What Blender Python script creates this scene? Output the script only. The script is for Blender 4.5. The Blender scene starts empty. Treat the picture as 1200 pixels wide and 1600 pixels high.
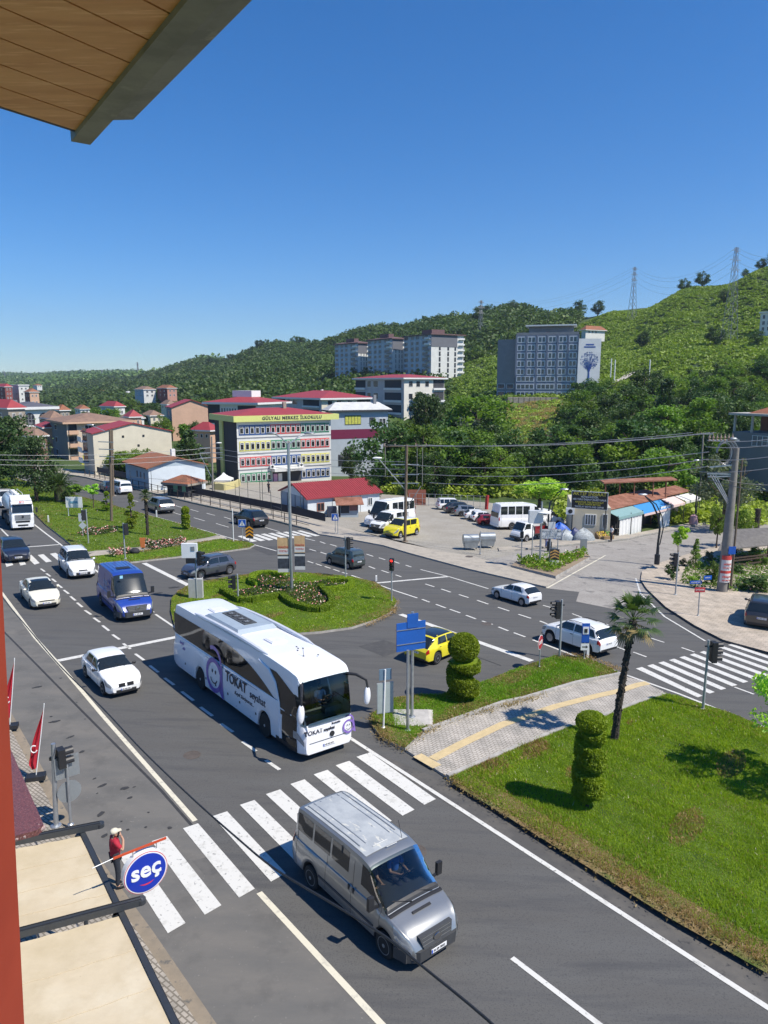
import bpy, bmesh, math, random
import numpy as np
from mathutils import Vector, Matrix, Euler
R=math.radians
random.seed(7); rng=np.random.default_rng(7)
sc=bpy.context.scene
COL=sc.collection
EYE=13.4; FPX=1110.0; PIT=math.atan(200/FPX)
cam_d=bpy.data.cameras.new("camera"); cam=bpy.data.objects.new("camera",cam_d); COL.objects.link(cam)
cam.location=(0,0,EYE); cam.rotation_euler=(R(90)-PIT,0,0)
cam_d.sensor_fit='HORIZONTAL'; cam_d.sensor_width=36; cam_d.lens=36*FPX/1200; cam_d.clip_start=.05; cam_d.clip_end=12000
sc.camera=cam
sc.render.resolution_x=768; sc.render.resolution_y=1024
sc.view_settings.view_transform='Standard'; sc.view_settings.look='None'; sc.view_settings.gamma=1; sc.view_settings.exposure=0.36
SUN_EL=R(53); SAZ=R(-25)   # azimuth of the sun measured from +x
SUN_V=Vector((math.cos(SUN_EL)*math.cos(SAZ),math.cos(SUN_EL)*math.sin(SAZ),math.sin(SUN_EL)))
w=bpy.data.worlds.new("World"); sc.world=w; w.use_nodes=True
nt=w.node_tree; nt.nodes.clear()
sky=nt.nodes.new('ShaderNodeTexSky'); sky.sky_type='NISHITA'; sky.sun_disc=False
sky.sun_elevation=SUN_EL; sky.sun_rotation=math.atan2(SUN_V.x,SUN_V.y); sky.altitude=0; sky.air_density=1.0; sky.dust_density=.15; sky.ozone_density=2.2
bg=nt.nodes.new('ShaderNodeBackground'); bg.inputs[1].default_value=.10
out=nt.nodes.new('ShaderNodeOutputWorld'); hsv=nt.nodes.new('ShaderNodeHueSaturation'); hsv.inputs['Saturation'].default_value=1.22; tn=nt.nodes.new('ShaderNodeMix'); tn.data_type='RGBA'; tn.blend_type='MULTIPLY'; tn.inputs['Factor'].default_value=1; tn.inputs['B'].default_value=(.68,.85,1.10,1); nt.links.new(sky.outputs[0],tn.inputs['A']); nt.links.new(tn.outputs['Result'],hsv.inputs['Color']); nt.links.new(hsv.outputs[0],bg.inputs[0]); nt.links.new(bg.outputs[0],out.inputs[0])
sd=bpy.data.lights.new("sun",'SUN'); sd.energy=4.9; sd.angle=R(.5); sd.color=(1,.935,.83)
sun=bpy.data.objects.new("sun",sd); COL.objects.link(sun); sun.rotation_euler=SUN_V.to_track_quat('Z','Y').to_euler(); sun.location=(40,-20,60)
GA,GB=-.03,-.035                      # the valley floor falls gently to the right and away
_c,_s=math.cos(PIT),math.sin(PIT)
def ray(px,py):
    X=(px-600)/FPX; Y=(800-py)/FPX
    return (X,_c+Y*_s,-_s+Y*_c)
def G(px,py,h=0.0):                   # point of the ground plane raised by h
    d=ray(px,py); t=(h-EYE)/(d[2]-GA*d[0]-GB*d[1])
    return Vector((d[0]*t,d[1]*t,EYE+d[2]*t))
def P(px,py,y):                       # point at world depth y
    d=ray(px,py); t=y/d[1]; return Vector((d[0]*t,y,EYE+d[2]*t))
def PZ(px,py,z):
    d=ray(px,py); t=(z-EYE)/d[2]; return Vector((d[0]*t,d[1]*t,z))
def gz(x,y): return GA*x+GB*y
GN=Vector((-GA,-GB,1)).normalized()
def HT(pt,px,py): return P(px,py,pt.y).z-pt.z   # height of something standing at pt whose top shows at row py
_m={}
def _mat(name):
    m=bpy.data.materials.new(name); m.use_nodes=True; m.node_tree.nodes.clear(); return m,m.node_tree
def mat(name,col,rough=.6,metal=0,var=.0,scale=3.0,bump=0.0,bscale=None,spec=.5,coat=0,col2=None,thr=None,emit=0,alpha=None,trans=0,detail=5,dist=.02,stretch=None):
    if name in _m: return _m[name]
    m,nt=_mat(name); N=nt.nodes; Lk=nt.links
    o=N.new('ShaderNodeOutputMaterial'); b=N.new('ShaderNodeBsdfPrincipled'); Lk.new(b.outputs[0],o.inputs[0])
    b.inputs['Base Color'].default_value=(*col,1); b.inputs['Roughness'].default_value=rough; b.inputs['Metallic'].default_value=metal
    b.inputs['Specular IOR Level'].default_value=spec; b.inputs['Coat Weight'].default_value=coat; b.inputs['Coat Roughness'].default_value=.04
    b.inputs['Transmission Weight'].default_value=trans
    if emit: b.inputs['Emission Color'].default_value=(*col,1); b.inputs['Emission Strength'].default_value=emit
    if var or bump or col2:
        tc=N.new('ShaderNodeTexCoord'); src=tc.outputs['Object']
        if stretch:
            mp=N.new('ShaderNodeMapping'); mp.inputs['Scale'].default_value=stretch; Lk.new(src,mp.inputs[0]); src=mp.outputs[0]
        nz=N.new('ShaderNodeTexNoise'); nz.inputs['Scale'].default_value=scale; nz.inputs['Detail'].default_value=detail; nz.inputs['Roughness'].default_value=.65; Lk.new(src,nz.inputs[0])
        if var or col2:
            rp=N.new('ShaderNodeValToRGB'); e=rp.color_ramp.elements
            c2=col2 if col2 else [min(1,c*(1+var)) for c in col]; c1=col if col2 else [c*(1-var) for c in col]
            e[0].position=.3 if thr is None else thr-.08; e[1].position=.7 if thr is None else thr+.08
            e[0].color=(*c1,1); e[1].color=(*c2,1); Lk.new(nz.outputs[0],rp.inputs[0]); Lk.new(rp.outputs[0],b.inputs['Base Color'])
        if bump:
            n2=N.new('ShaderNodeTexNoise'); n2.inputs['Scale'].default_value=bscale or scale*6; n2.inputs['Detail'].default_value=4; Lk.new(src,n2.inputs[0])
            bp=N.new('ShaderNodeBump'); bp.inputs['Strength'].default_value=bump; bp.inputs['Distance'].default_value=dist; Lk.new(n2.outputs[0],bp.inputs['Height']); Lk.new(bp.outputs[0],b.inputs['Normal'])
    _m[name]=m; return m
def layered(name,layers,rough=.9,bump=.3,bscale=40,dist=.01,wave=None,spec=.3):
    """layers: [(col)] then [(col,scale,pos,soft,(stretch))...] mixed over by thresholded noise"""
    if name in _m: return _m[name]
    m,nt=_mat(name); N=nt.nodes; Lk=nt.links
    o=N.new('ShaderNodeOutputMaterial'); b=N.new('ShaderNodeBsdfPrincipled'); Lk.new(b.outputs[0],o.inputs[0])
    b.inputs['Roughness'].default_value=rough; b.inputs['Specular IOR Level'].default_value=spec
    tc=N.new('ShaderNodeTexCoord'); cur=None
    for i,l in enumerate(layers):
        if i==0:
            rgb=N.new('ShaderNodeRGB'); rgb.outputs[0].default_value=(*l[0],1); cur=rgb.outputs[0]; continue
        col,scl,pos,soft=l[:4]; src=tc.outputs['Object']
        mp=N.new('ShaderNodeMapping'); mp.inputs['Location'].default_value=(i*17.3,i*5.1,i*3.7)
        if len(l)>4: mp.inputs['Rotation'].default_value=(0,0,l[5]); mp.inputs['Scale'].default_value=l[4]
        Lk.new(src,mp.inputs[0])
        nz=N.new('ShaderNodeTexNoise'); nz.inputs['Scale'].default_value=scl; nz.inputs['Detail'].default_value=6; nz.inputs['Roughness'].default_value=.62; Lk.new(mp.outputs[0],nz.inputs[0])
        rp=N.new('ShaderNodeValToRGB'); rp.color_ramp.elements[0].position=max(0,pos-soft); rp.color_ramp.elements[1].position=min(1,pos+soft); Lk.new(nz.outputs[0],rp.inputs[0])
        mx=N.new('ShaderNodeMix'); mx.data_type='RGBA'; Lk.new(rp.outputs[0],mx.inputs['Factor']); Lk.new(cur,mx.inputs['A']); mx.inputs['B'].default_value=(*col,1); cur=mx.outputs['Result']
    Lk.new(cur,b.inputs['Base Color'])
    if bump:
        n2=N.new('ShaderNodeTexNoise'); n2.inputs['Scale'].default_value=bscale; n2.inputs['Detail'].default_value=5; Lk.new(tc.outputs['Object'],n2.inputs[0])
        bp=N.new('ShaderNodeBump'); bp.inputs['Strength'].default_value=bump; bp.inputs['Distance'].default_value=dist; Lk.new(n2.outputs[0],bp.inputs['Height']); Lk.new(bp.outputs[0],b.inputs['Normal'])
    _m[name]=m; return m
def brickmat(name,c1,c2,mortar,scale,rot=0,bw=.5,rh=.25,msz=.03,rough=.9,bump=.4):
    if name in _m: return _m[name]
    m,nt=_mat(name); N=nt.nodes; Lk=nt.links
    o=N.new('ShaderNodeOutputMaterial'); b=N.new('ShaderNodeBsdfPrincipled'); Lk.new(b.outputs[0],o.inputs[0]); b.inputs['Roughness'].default_value=rough
    tc=N.new('ShaderNodeTexCoord'); mp=N.new('ShaderNodeMapping'); mp.inputs['Rotation'].default_value=(0,0,rot); Lk.new(tc.outputs['Object'],mp.inputs[0])
    br=N.new('ShaderNodeTexBrick'); br.inputs['Color1'].default_value=(*c1,1); br.inputs['Color2'].default_value=(*c2,1); br.inputs['Mortar'].default_value=(*mortar,1)
    br.inputs['Scale'].default_value=scale; br.inputs['Brick Width'].default_value=bw; br.inputs['Row Height'].default_value=rh; br.inputs['Mortar Size'].default_value=msz; Lk.new(mp.outputs[0],br.inputs[0])
    nz=N.new('ShaderNodeTexNoise'); nz.inputs['Scale'].default_value=1.3; nz.inputs['Detail'].default_value=6; Lk.new(tc.outputs['Object'],nz.inputs[0])
    rp=N.new('ShaderNodeValToRGB'); rp.color_ramp.elements[0].color=(.72,.72,.7,1); rp.color_ramp.elements[1].color=(1.15,1.12,1.08,1); rp.color_ramp.elements[0].position=.3; rp.color_ramp.elements[1].position=.7; Lk.new(nz.outputs[0],rp.inputs[0])
    mx=N.new('ShaderNodeMix'); mx.data_type='RGBA'; mx.blend_type='MULTIPLY'; mx.inputs['Factor'].default_value=1; Lk.new(br.outputs[0],mx.inputs['A']); Lk.new(rp.outputs[0],mx.inputs['B']); Lk.new(mx.outputs['Result'],b.inputs['Base Color'])
    bp=N.new('ShaderNodeBump'); bp.inputs['Strength'].default_value=bump; bp.inputs['Distance'].default_value=.01; bp.invert=True; Lk.new(br.outputs['Fac'],bp.inputs['Height']); Lk.new(bp.outputs[0],b.inputs['Normal'])
    _m[name]=m; return m
def leafmat(name,c1,c2,c3=None,scale=.5,tl=.35,rough=.55):
    """foliage: clumps of two or three greens, a little light coming through"""
    if name in _m: return _m[name]
    m,nt=_mat(name); N=nt.nodes; Lk=nt.links
    o=N.new('ShaderNodeOutputMaterial'); tc=N.new('ShaderNodeTexCoord'); oi=N.new('ShaderNodeObjectInfo')
    nz=N.new('ShaderNodeTexNoise'); nz.noise_dimensions='4D'; nz.inputs['Scale'].default_value=scale; nz.inputs['Detail'].default_value=8; nz.inputs['Roughness'].default_value=.75; Lk.new(tc.outputs['Object'],nz.inputs[0])
    ml=N.new('ShaderNodeMath'); ml.operation='MULTIPLY'; ml.inputs[1].default_value=50; Lk.new(oi.outputs['Random'],ml.inputs[0]); Lk.new(ml.outputs[0],nz.inputs['W'])
    rp=N.new('ShaderNodeValToRGB'); e=rp.color_ramp.elements; e[0].position=.33; e[0].color=(*c1,1); e[1].position=.62; e[1].color=(*c2,1)
    if c3: q=e.new(.76); q.color=(*c3,1)
    Lk.new(nz.outputs[0],rp.inputs[0])
    hs=N.new('ShaderNodeHueSaturation'); mr=N.new('ShaderNodeMapRange'); mr.inputs['To Min'].default_value=.75; mr.inputs['To Max'].default_value=1.25; Lk.new(oi.outputs['Random'],mr.inputs[0]); Lk.new(mr.outputs[0],hs.inputs['Value']); Lk.new(rp.outputs[0],hs.inputs['Color'])
    mh=N.new('ShaderNodeMapRange'); mh.inputs['To Min'].default_value=.485; mh.inputs['To Max'].default_value=.512; wn=N.new('ShaderNodeMath'); wn.operation='FRACT'; m7=N.new('ShaderNodeMath'); m7.operation='MULTIPLY'; m7.inputs[1].default_value=7.77; Lk.new(oi.outputs['Random'],m7.inputs[0]); Lk.new(m7.outputs[0],wn.inputs[0]); Lk.new(wn.outputs[0],mh.inputs[0]); Lk.new(mh.outputs[0],hs.inputs['Hue'])
    b=N.new('ShaderNodeBsdfPrincipled'); b.inputs['Roughness'].default_value=rough; b.inputs['Specular IOR Level'].default_value=.35; Lk.new(hs.outputs[0],b.inputs['Base Color'])
    t=N.new('ShaderNodeBsdfTranslucent'); g=N.new('ShaderNodeMix'); g.data_type='RGBA'; g.blend_type='MULTIPLY'; g.inputs['Factor'].default_value=1; g.inputs['B'].default_value=(1.5,1.6,.6,1); Lk.new(hs.outputs[0],g.inputs['A']); Lk.new(g.outputs['Result'],t.inputs[0])
    ms=N.new('ShaderNodeMixShader'); ms.inputs[0].default_value=tl; Lk.new(b.outputs[0],ms.inputs[1]); Lk.new(t.outputs[0],ms.inputs[2]); Lk.new(ms.outputs[0],o.inputs[0])
    _m[name]=m; return m
def carpaint(name,col,metal=0,rough=.3): return mat('paint '+name,col,rough,metal,var=.03,scale=2,coat=.8,spec=.5)
def glassy(name,col=(.015,.02,.022),rough=.04): return mat(name,col,rough,0,spec=.8,var=.15,scale=1.5)
WHITE=mat('white paint',(.78,.78,.76),.45,var=.06,scale=1.5); BLACK=mat('black plastic',(.02,.02,.022),.5,var=.2)
DGREY=mat('dark grey plastic',(.05,.052,.055),.6,var=.15); STEEL=mat('galvanised steel',(.42,.44,.46),.4,.7,var=.12,scale=6)
CONC=mat('concrete',(.42,.40,.37),.9,var=.18,scale=2.2,bump=.3,bscale=30); RUBBER=mat('tyre rubber',(.018,.018,.018),.85,var=.2,scale=8)
GLASS=glassy('vehicle glass'); WGLASS=mat('window glass',(.05,.065,.08),.1,col2=(.30,.32,.33),thr=.60,scale=.55,detail=2); CHROME=mat('chrome',(.6,.6,.6),.15,1,var=.05)
LAMP=mat('lamp glass',(.34,.36,.38),.12,.3,var=.15,scale=12,coat=.6); RED=mat('red lens',(.4,.01,.01),.2,var=.1,coat=.5); RIM=mat('alloy',(.38,.38,.4),.3,.8,var=.1)
BLUE=mat('sign blue',(.01,.09,.42),.4,var=.08,scale=2); WOOD=mat('weathered pole wood',(.16,.12,.085),.9,var=.3,scale=4,stretch=(6,6,.5),bump=.3)
BARK=mat('bark',(.09,.065,.045),.95,var=.35,scale=5,bump=.6,bscale=14,dist=.03)
class MB:
    def __init__(s): s.v=[]; s.f=[]; s.mi=[]; s.mats=[]; s.M=None
    def mid(s,m):
        if m is None: return 0
        if m not in s.mats: s.mats.append(m)
        return s.mats.index(m)
    def add(s,vs,fs,m=None):
        b=len(s.v); i=s.mid(m)
        if s.M is not None: vs=[s.M@Vector(v) for v in vs]
        s.v+= [tuple(v) for v in vs]; s.f+=[tuple(k+b for k in f) for f in fs]; s.mi+=[i]*len(fs); return s
    def poly(s,pts,m=None): return s.add(pts,[tuple(range(len(pts)))],m)
    def box(s,c,d,m=None,rz=0,mat4=None):
        x,y,z=[k/2 for k in d]; T=mat4 if mat4 is not None else Matrix.Translation(c)@Matrix.Rotation(rz,4,'Z')
        vs=[T@Vector((a*x,b*y,e*z)) for a in (-1,1) for b in (-1,1) for e in (-1,1)]
        return s.add(vs,[(0,1,3,2),(4,6,7,5),(0,4,5,1),(2,3,7,6),(0,2,6,4),(1,5,7,3)],m)
    def beam(s,a,b,wx,wz,m=None,up=(0,0,1)):
        a=Vector(a);b=Vector(b);d=(b-a); l=d.length; d.normalize(); u=Vector(up); sx=d.cross(u)
        if sx.length<1e-4: sx=Vector((1,0,0))
        sx.normalize(); u=sx.cross(d)
        vs=[p+sx*i*wx/2+u*j*wz/2 for p in (a,b) for i,j in ((-1,-1),(1,-1),(1,1),(-1,1))]
        return s.add(vs,[(0,1,2,3),(7,6,5,4),(0,4,5,1),(1,5,6,2),(2,6,7,3),(3,7,4,0)],m)
    def prism(s,pts,h,m=None,m2=None,down=0.0):
        n=len(pts); b=[Vector(p)-Vector((0,0,down)) for p in pts]; t=[Vector(p)+Vector((0,0,h)) for p in pts]
        s.add(t,[tuple(range(n))],m); s.add(b+t,[(i,(i+1)%n,n+(i+1)%n,n+i) for i in range(n)],m2 or m); return s
    def hull(s,b,t,m=None):
        n=len(b); return s.add(list(b)+list(t),[tuple(range(n-1,-1,-1)),tuple(range(n,2*n))]+[(i,(i+1)%n,n+(i+1)%n,n+i) for i in range(n)],m)
    def tube(s,pts,r,m=None,n=8,cap=True):
        pts=[Vector(p) for p in pts]; rs=r if isinstance(r,(list,tuple)) else [r]*len(pts); vs=[];fs=[]
        for i,p in enumerate(pts):
            d=(pts[min(i+1,len(pts)-1)]-pts[max(i-1,0)]).normalized(); u=Vector((0,0,1)) if abs(d.z)<.9 else Vector((1,0,0)); a=d.cross(u).normalized(); b=d.cross(a)
            for k in range(n): q=2*math.pi*k/n; vs.append(p+(a*math.cos(q)+b*math.sin(q))*rs[i])
        for i in range(len(pts)-1):
            for k in range(n): fs.append((i*n+k,i*n+(k+1)%n,(i+1)*n+(k+1)%n,(i+1)*n+k))
        if cap: fs.append(tuple(range(n))); fs.append(tuple(range((len(pts)-1)*n,len(pts)*n)))
        return s.add(vs,fs,m)
    def lathe(s,prof,c=(0,0,0),n=16,m=None,axis='Z'):
        vs=[];fs=[]
        for r,z in prof:
            for k in range(n):
                q=2*math.pi*k/n; a,b=r*math.cos(q),r*math.sin(q)
                v=(a,b,z) if axis=='Z' else ((a,z,b) if axis=='Y' else (z,a,b)); vs.append(Vector(v)+Vector(c))
        for i in range(len(prof)-1):
            for k in range(n): fs.append((i*n+k,i*n+(k+1)%n,(i+1)*n+(k+1)%n,(i+1)*n+k))
        fs.append(tuple(range(n-1,-1,-1))); fs.append(tuple(range((len(prof)-1)*n,len(prof)*n)))
        return s.add(vs,fs,m)
    def ball(s,c,r,m=None,n=12,k=8):
        rr=r if hasattr(r,'__len__') else (r,r,r)
        vs=[];fs=[]
        for i in range(k+1):
            t=math.pi*i/k
            for j in range(n): q=2*math.pi*j/n; vs.append((c[0]+rr[0]*math.sin(t)*math.cos(q),c[1]+rr[1]*math.sin(t)*math.sin(q),c[2]+rr[2]*math.cos(t)))
        for i in range(k):
            for j in range(n): fs.append((i*n+j,(i+1)*n+j,(i+1)*n+(j+1)%n,i*n+(j+1)%n))
        return s.add(vs,fs,m)
    def strip(s,pts,width,m=None,z=0.0):
        """flat band along a polyline lying on the ground"""
        pts=[Vector(p) for p in pts]; a=[];b=[]
        for i,p in enumerate(pts):
            d=(pts[min(i+1,len(pts)-1)]-pts[max(i-1,0)]); d.z=0; d.normalize(); q=Vector((-d.y,d.x,0))*width/2
            for l,sg in ((a,1),(b,-1)):
                v=p+q*sg; v.z=p.z+GA*(v.x-p.x)+GB*(v.y-p.y)+z; l.append(v)
        n=len(pts); return s.add(a+b,[(i,i+1,n+i+1,n+i) for i in range(n-1)],m)
    def build(s,name,m=None,parent=None,smooth=False,loc=None,rot=None,sharp=40):
        me=bpy.data.meshes.new(name); me.from_pydata(s.v,[],s.f)
        ms=s.mats if s.mats else [m or WHITE]
        for q in ms: me.materials.append(q)
        if len(ms)>1: me.polygons.foreach_set('material_index',s.mi)
        if smooth:
            me.polygons.foreach_set('use_smooth',[True]*len(me.polygons)); me.update()
            try: me.set_sharp_from_angle(angle=R(sharp))
            except Exception: pass
        me.update(); return link(name,me,parent,loc,rot)
def fixn(o):
    bm=bmesh.new(); bm.from_mesh(o.data); bmesh.ops.recalc_face_normals(bm,faces=bm.faces[:]); bm.to_mesh(o.data); bm.free(); return o
def link(name,me,parent=None,loc=None,rot=None):
    o=bpy.data.objects.new(name,me); COL.objects.link(o)
    if parent is not None: o.parent=parent
    if loc is not None: o.location=loc
    if rot is not None: o.rotation_euler=rot
    return o
def tag(o,label,cat,group=None,kind=None):
    if label: o['label']=label
    if cat: o['category']=cat
    if group: o['group']=group
    if kind: o['kind']=kind
    return o
def empty(name,loc=(0,0,0),rz=0,label=None,cat=None,group=None):
    o=bpy.data.objects.new(name,None); COL.objects.link(o); o.location=loc; o.rotation_euler=(0,0,rz); o.empty_display_size=.2
    return tag(o,label,cat,group)
def struct(o): o['kind']='structure'; return o
def children(o): return [c for c in ALLCH.get(o,[])]
def dup(o,parent=None):
    c=o.copy(); COL.objects.link(c); c.parent=parent
    for k in list(o.children): dup(k,c)
    return c
def dupthing(o,loc,rz=0,s=1.0,label=None,group=None):
    c=dup(o); c.location=loc; c.rotation_euler=(0,0,rz); c.scale=(s,s,s) if not hasattr(s,'__len__') else s
    if label: c['label']=label
    if group: c['group']=group
    return c
def fastmesh(name,verts,nper,m,parent=None,smooth=False):
    """verts (N*nper,3): N separate faces of nper corners"""
    n=len(verts); me=bpy.data.meshes.new(name); me.vertices.add(n); me.vertices.foreach_set('co',np.asarray(verts,dtype=np.float32).ravel())
    me.loops.add(n); me.loops.foreach_set('vertex_index',np.arange(n,dtype=np.int32)); f=n//nper
    me.polygons.add(f); me.polygons.foreach_set('loop_start',np.arange(0,n,nper,dtype=np.int32)); me.polygons.foreach_set('loop_total',np.full(f,nper,dtype=np.int32))
    ms=m if isinstance(m,list) else [m]
    for q in ms: me.materials.append(q)
    me.update(calc_edges=True); me.validate(); 
    return me
def text(s,size,m,parent,M,name='lettering',ext=.004,align='CENTER',bold=0,shear=0,sx=1.0,space=1.0):
    cu=bpy.data.curves.new(name,'FONT'); cu.body=s; cu.size=size; cu.extrude=ext; cu.align_x=align; cu.align_y='CENTER'; cu.offset=bold; cu.shear=shear; cu.resolution_u=3; cu.space_character=space
    t=bpy.data.objects.new(name,cu); COL.objects.link(t); dg=bpy.context.evaluated_depsgraph_get()
    me=bpy.data.meshes.new_from_object(t.evaluated_get(dg)); bpy.data.objects.remove(t); bpy.data.curves.remove(cu)
    me.materials.clear(); me.materials.append(m)
    me.transform(M@Matrix.Diagonal((sx,1,1,1))); return link(name,me,parent)
def frame(o,x,n):
    """matrix placing text: x = reading direction, n = facing direction"""
    x=Vector(x).normalized(); n=Vector(n); n=(n-x*n.dot(x)).normalized(); y=n.cross(x); M=Matrix((x,y,n)).transposed().to_4x4(); M.translation=Vector(o); return M
RD=Vector((math.cos(R(-51.8)),math.sin(R(-51.8)),0)); RP=Vector((-RD.y,RD.x,0))  # along the near road, and across it away from our house
def plane_row_z(u,d): return gz(u*d,d)
TC={-500:[(200,None),(420,690),(900,640),(1800,600),(3200,590),(4200,592)],
 0:[(210,None),(420,672),(900,628),(1800,602),(3200,588),(4200,590)],
 200:[(210,None),(380,655),(700,618),(1500,592),(2800,584),(4200,586)],
 330:[(200,None),(330,655),(520,612),(900,578),(1400,560),(4200,640)],
 440:[(190,None),(300,655),(450,606),(700,562),(950,537),(4200,660)],
 600:[(175,None),(260,655),(380,603),(560,548),(760,512),(4200,680)],
 700:[(165,None),(250,652),(370,606),(520,540),(700,497),(4200,690)],
 800:[(155,None),(215,668),(275,622),(400,562),(620,482),(4200,690)],
 880:[(140,None),(200,672),(265,622),(400,552),(560,492),(4200,690)],
 960:[(120,None),(180,676),(250,610),(360,545),(500,484),(4200,690)],
 1080:[(108,None),(160,690),(230,615),(330,520),(440,446),(4200,690)],
 1200:[(105,None),(150,700),(210,625),(300,520),(410,406),(4200,690)],
 1400:[(105,None),(150,690),(210,600),(300,480),(420,330),(4200,690)],
 1900:[(105,None),(150,690),(210,600),(300,480),(420,330),(4200,690)]}
_us=[];_kn=[]
for px in sorted(TC):
    u=(px-600)/FPX/1.015; _us.append(u); k=[]
    for d,r in TC[px]:
        if r is None: k.append((d,gz(u*d,d)))
        else: k.append((d,P(px,r,d).z))
    k.insert(0,(1,gz(u,1))); _kn.append(k)
_us=np.array(_us)
DS=np.concatenate([np.arange(1,120,4),np.arange(120,700,6),np.geomspace(700,4200,40)])
_tab=np.array([np.interp(DS,[a for a,b in k],[b for a,b in k]) for k in _kn])
for i in range(len(_tab)):   # round the knees
    q=_tab[i].copy()
    for _ in range(6): q[1:-1]=(q[:-2]+2*q[1:-1]+q[2:])/4
    first=_kn[i][1][0]
    wgt=np.clip((DS-first*.93)/(first*.2),0,1); _tab[i]=_tab[i]*(1-wgt)+q*wgt
def _n2(x,y):
    return (np.sin(x*.021+1.3)*np.cos(y*.017+.4)+.6*np.sin(x*.047+y*.031)+.35*np.sin(x*.11-y*.09+2)+.3*np.cos(y*.13+x*.06))
def terr(x,y):
    x=np.asarray(x,float); y=np.asarray(y,float); yy=np.maximum(y,1.0); u=x/yy
    u=np.clip(u,_us[0],_us[-1]); i=np.clip(np.searchsorted(_us,u)-1,0,len(_us)-2); f=(u-_us[i])/(_us[i+1]-_us[i]); f=f*f*(3-2*f)
    j=np.clip(np.searchsorted(DS,yy)-1,0,len(DS)-2); g=np.clip((yy-DS[j])/(DS[j+1]-DS[j]),0,1)
    z=(_tab[i,j]*(1-g)+_tab[i,j+1]*g)*(1-f)+(_tab[i+1,j]*(1-g)+_tab[i+1,j+1]*g)*f
    near=GA*x+GB*y
    a=np.clip((yy-85)/60,0,1); z=near*(1-a)+z*a
    z=np.maximum(z,-60)+_n2(x,y)*np.clip((yy-170)/200,0,1)*(1.0+yy/500)
    return z
def T(px,d):
    u=(px-600)/FPX/1.015; return Vector((u*d,d,float(terr(u*d,d))))
xs=[];nx=150
DD=np.concatenate([[-60,-30,-10],DS]); UU=np.linspace(-1.0,1.0,nx)
vv=[];ff=[]
for d in DD:
    for u in UU:
        x=u*max(d,70)*1.15 if d<140 else u*d*1.15
        vv.append((x,d,float(terr(x,d))-(.12 if d<175 else 0)))
for a in range(len(DD)-1):
    for b in range(nx-1): k=a*nx+b; ff.append((k,k+1,k+nx+1,k+nx))
tm=layered('hill ground',[((.05,.085,.02),),((.085,.12,.03),.03,.5,.12),((.03,.055,.016),.09,.55,.06),((.14,.12,.065),.05,.68,.03)],bump=.6,bscale=.8,dist=.6)
mb=MB(); mb.v=vv; mb.f=ff; struct(mb.build('terrain',tm,smooth=True,sharp=180))
RA=R(-51.8)
asphalt=layered('asphalt',[((.098,.095,.090),),((.108,.107,.103),.25,.52,.15,(1,5,1),-RA),((.077,.077,.078),.4,.60,.10,(.6,6,1),-RA),((.125,.122,.116),7,.70,.05),((.052,.053,.055),26,.62,.1)],rough=.88,bump=.35,bscale=60)
asph2=layered('old asphalt',[((.125,.122,.115),),((.16,.15,.135),.3,.52,.15,(1,3,1),-RA),((.098,.095,.09),.9,.64,.14),((.20,.19,.17),9,.68,.05),((.05,.05,.05),3.3,.74,.015)],rough=.92,bump=.35,bscale=60)
shoulder=layered('shoulder asphalt',[((.085,.082,.078),),((.12,.112,.10),1.2,.55,.12),((.05,.05,.05),6,.64,.05)],rough=.92,bump=.4,bscale=60)
sidemat=layered('pale side road',[((.27,.25,.225),),((.33,.31,.28),.5,.5,.15),((.17,.16,.15),.8,.63,.05),((.22,.2,.18),6,.6,.1)],rough=.93,bump=.3,bscale=40)
gravel=layered('gravel',[((.30,.275,.23),),((.36,.335,.29),.4,.5,.15),((.20,.185,.155),9,.58,.1),((.45,.43,.38),22,.64,.05)],rough=.95,bump=.8,bscale=22,dist=.03)
slabs=brickmat('pale paving slabs',(.42,.36,.29),(.46,.40,.33),(.28,.24,.2),1.0,R(38),.4,.4,.012)
kerbm=mat('kerb stone',(.36,.34,.31),.9,var=.25,scale=3,bump=.4,bscale=20); kerbd=mat('dark kerb',(.09,.085,.08),.9,var=.3,scale=2)
herring=brickmat('grey block paving',(.40,.375,.34),(.48,.45,.41),(.21,.19,.165),1.0,R(38)-R(0),.22,.13,.016)
brick2=brickmat('street block paving',(.33,.30,.26),(.40,.36,.31),(.18,.16,.13),1.0,R(38),.2,.12,.02)
line=layered('road paint',[((.60,.59,.55),),((.50,.49,.45),3,.6,.06),((.17,.17,.165),9,.645,.05)],rough=.7,bump=.1); 
grassm=layered('lawn soil and grass',[((.075,.125,.014),),((.11,.175,.018),.5,.5,.14),((.05,.09,.012),1.6,.58,.08),((.15,.145,.05),.28,.68,.06),((.11,.18,.03),9,.6,.08)],rough=.95,bump=1,bscale=30,dist=.05)
def gp(pts,h=0): return [G(x,y)+Vector((0,0,h)) for x,y in pts]
def sheet(name,pts,m,h): return struct(MB().poly(gp(pts,h),m).build(name))
def bigpoly(pts,h):
    return [Vector((x,y,gz(x,y)+h)) for x,y in pts]
W_=lambda px,py:(G(px,py).x,G(px,py).y)
ext=lambda a,b,k:(a[0]+(b[0]-a[0])*k,a[1]+(b[1]-a[1])*k)
far=[(-160,705),(-60,722),(40,733),(133,747),(247,774),(300,787),(427,815),(483,829),(537,842),(600,854),(640,866),(733,891),(853,919),(900,905),(1000,903),(1060,960),(1130,1003),(1200,1023),(1350,1060)]
L=[W_(*p) for p in far]; a=W_(1200,1023)
L+=[(a[0]+60*.616,a[1]-60*.788)]; b=W_(300,1592); L+=[(b[0]+45*.616,b[1]-45*.788),b,W_(217,1465),W_(95,1290),W_(19,1147)]
c=W_(19,1147); L+=[(c[0]-60*.606,c[1]+60*.795),W_(-300,760)]
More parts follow.
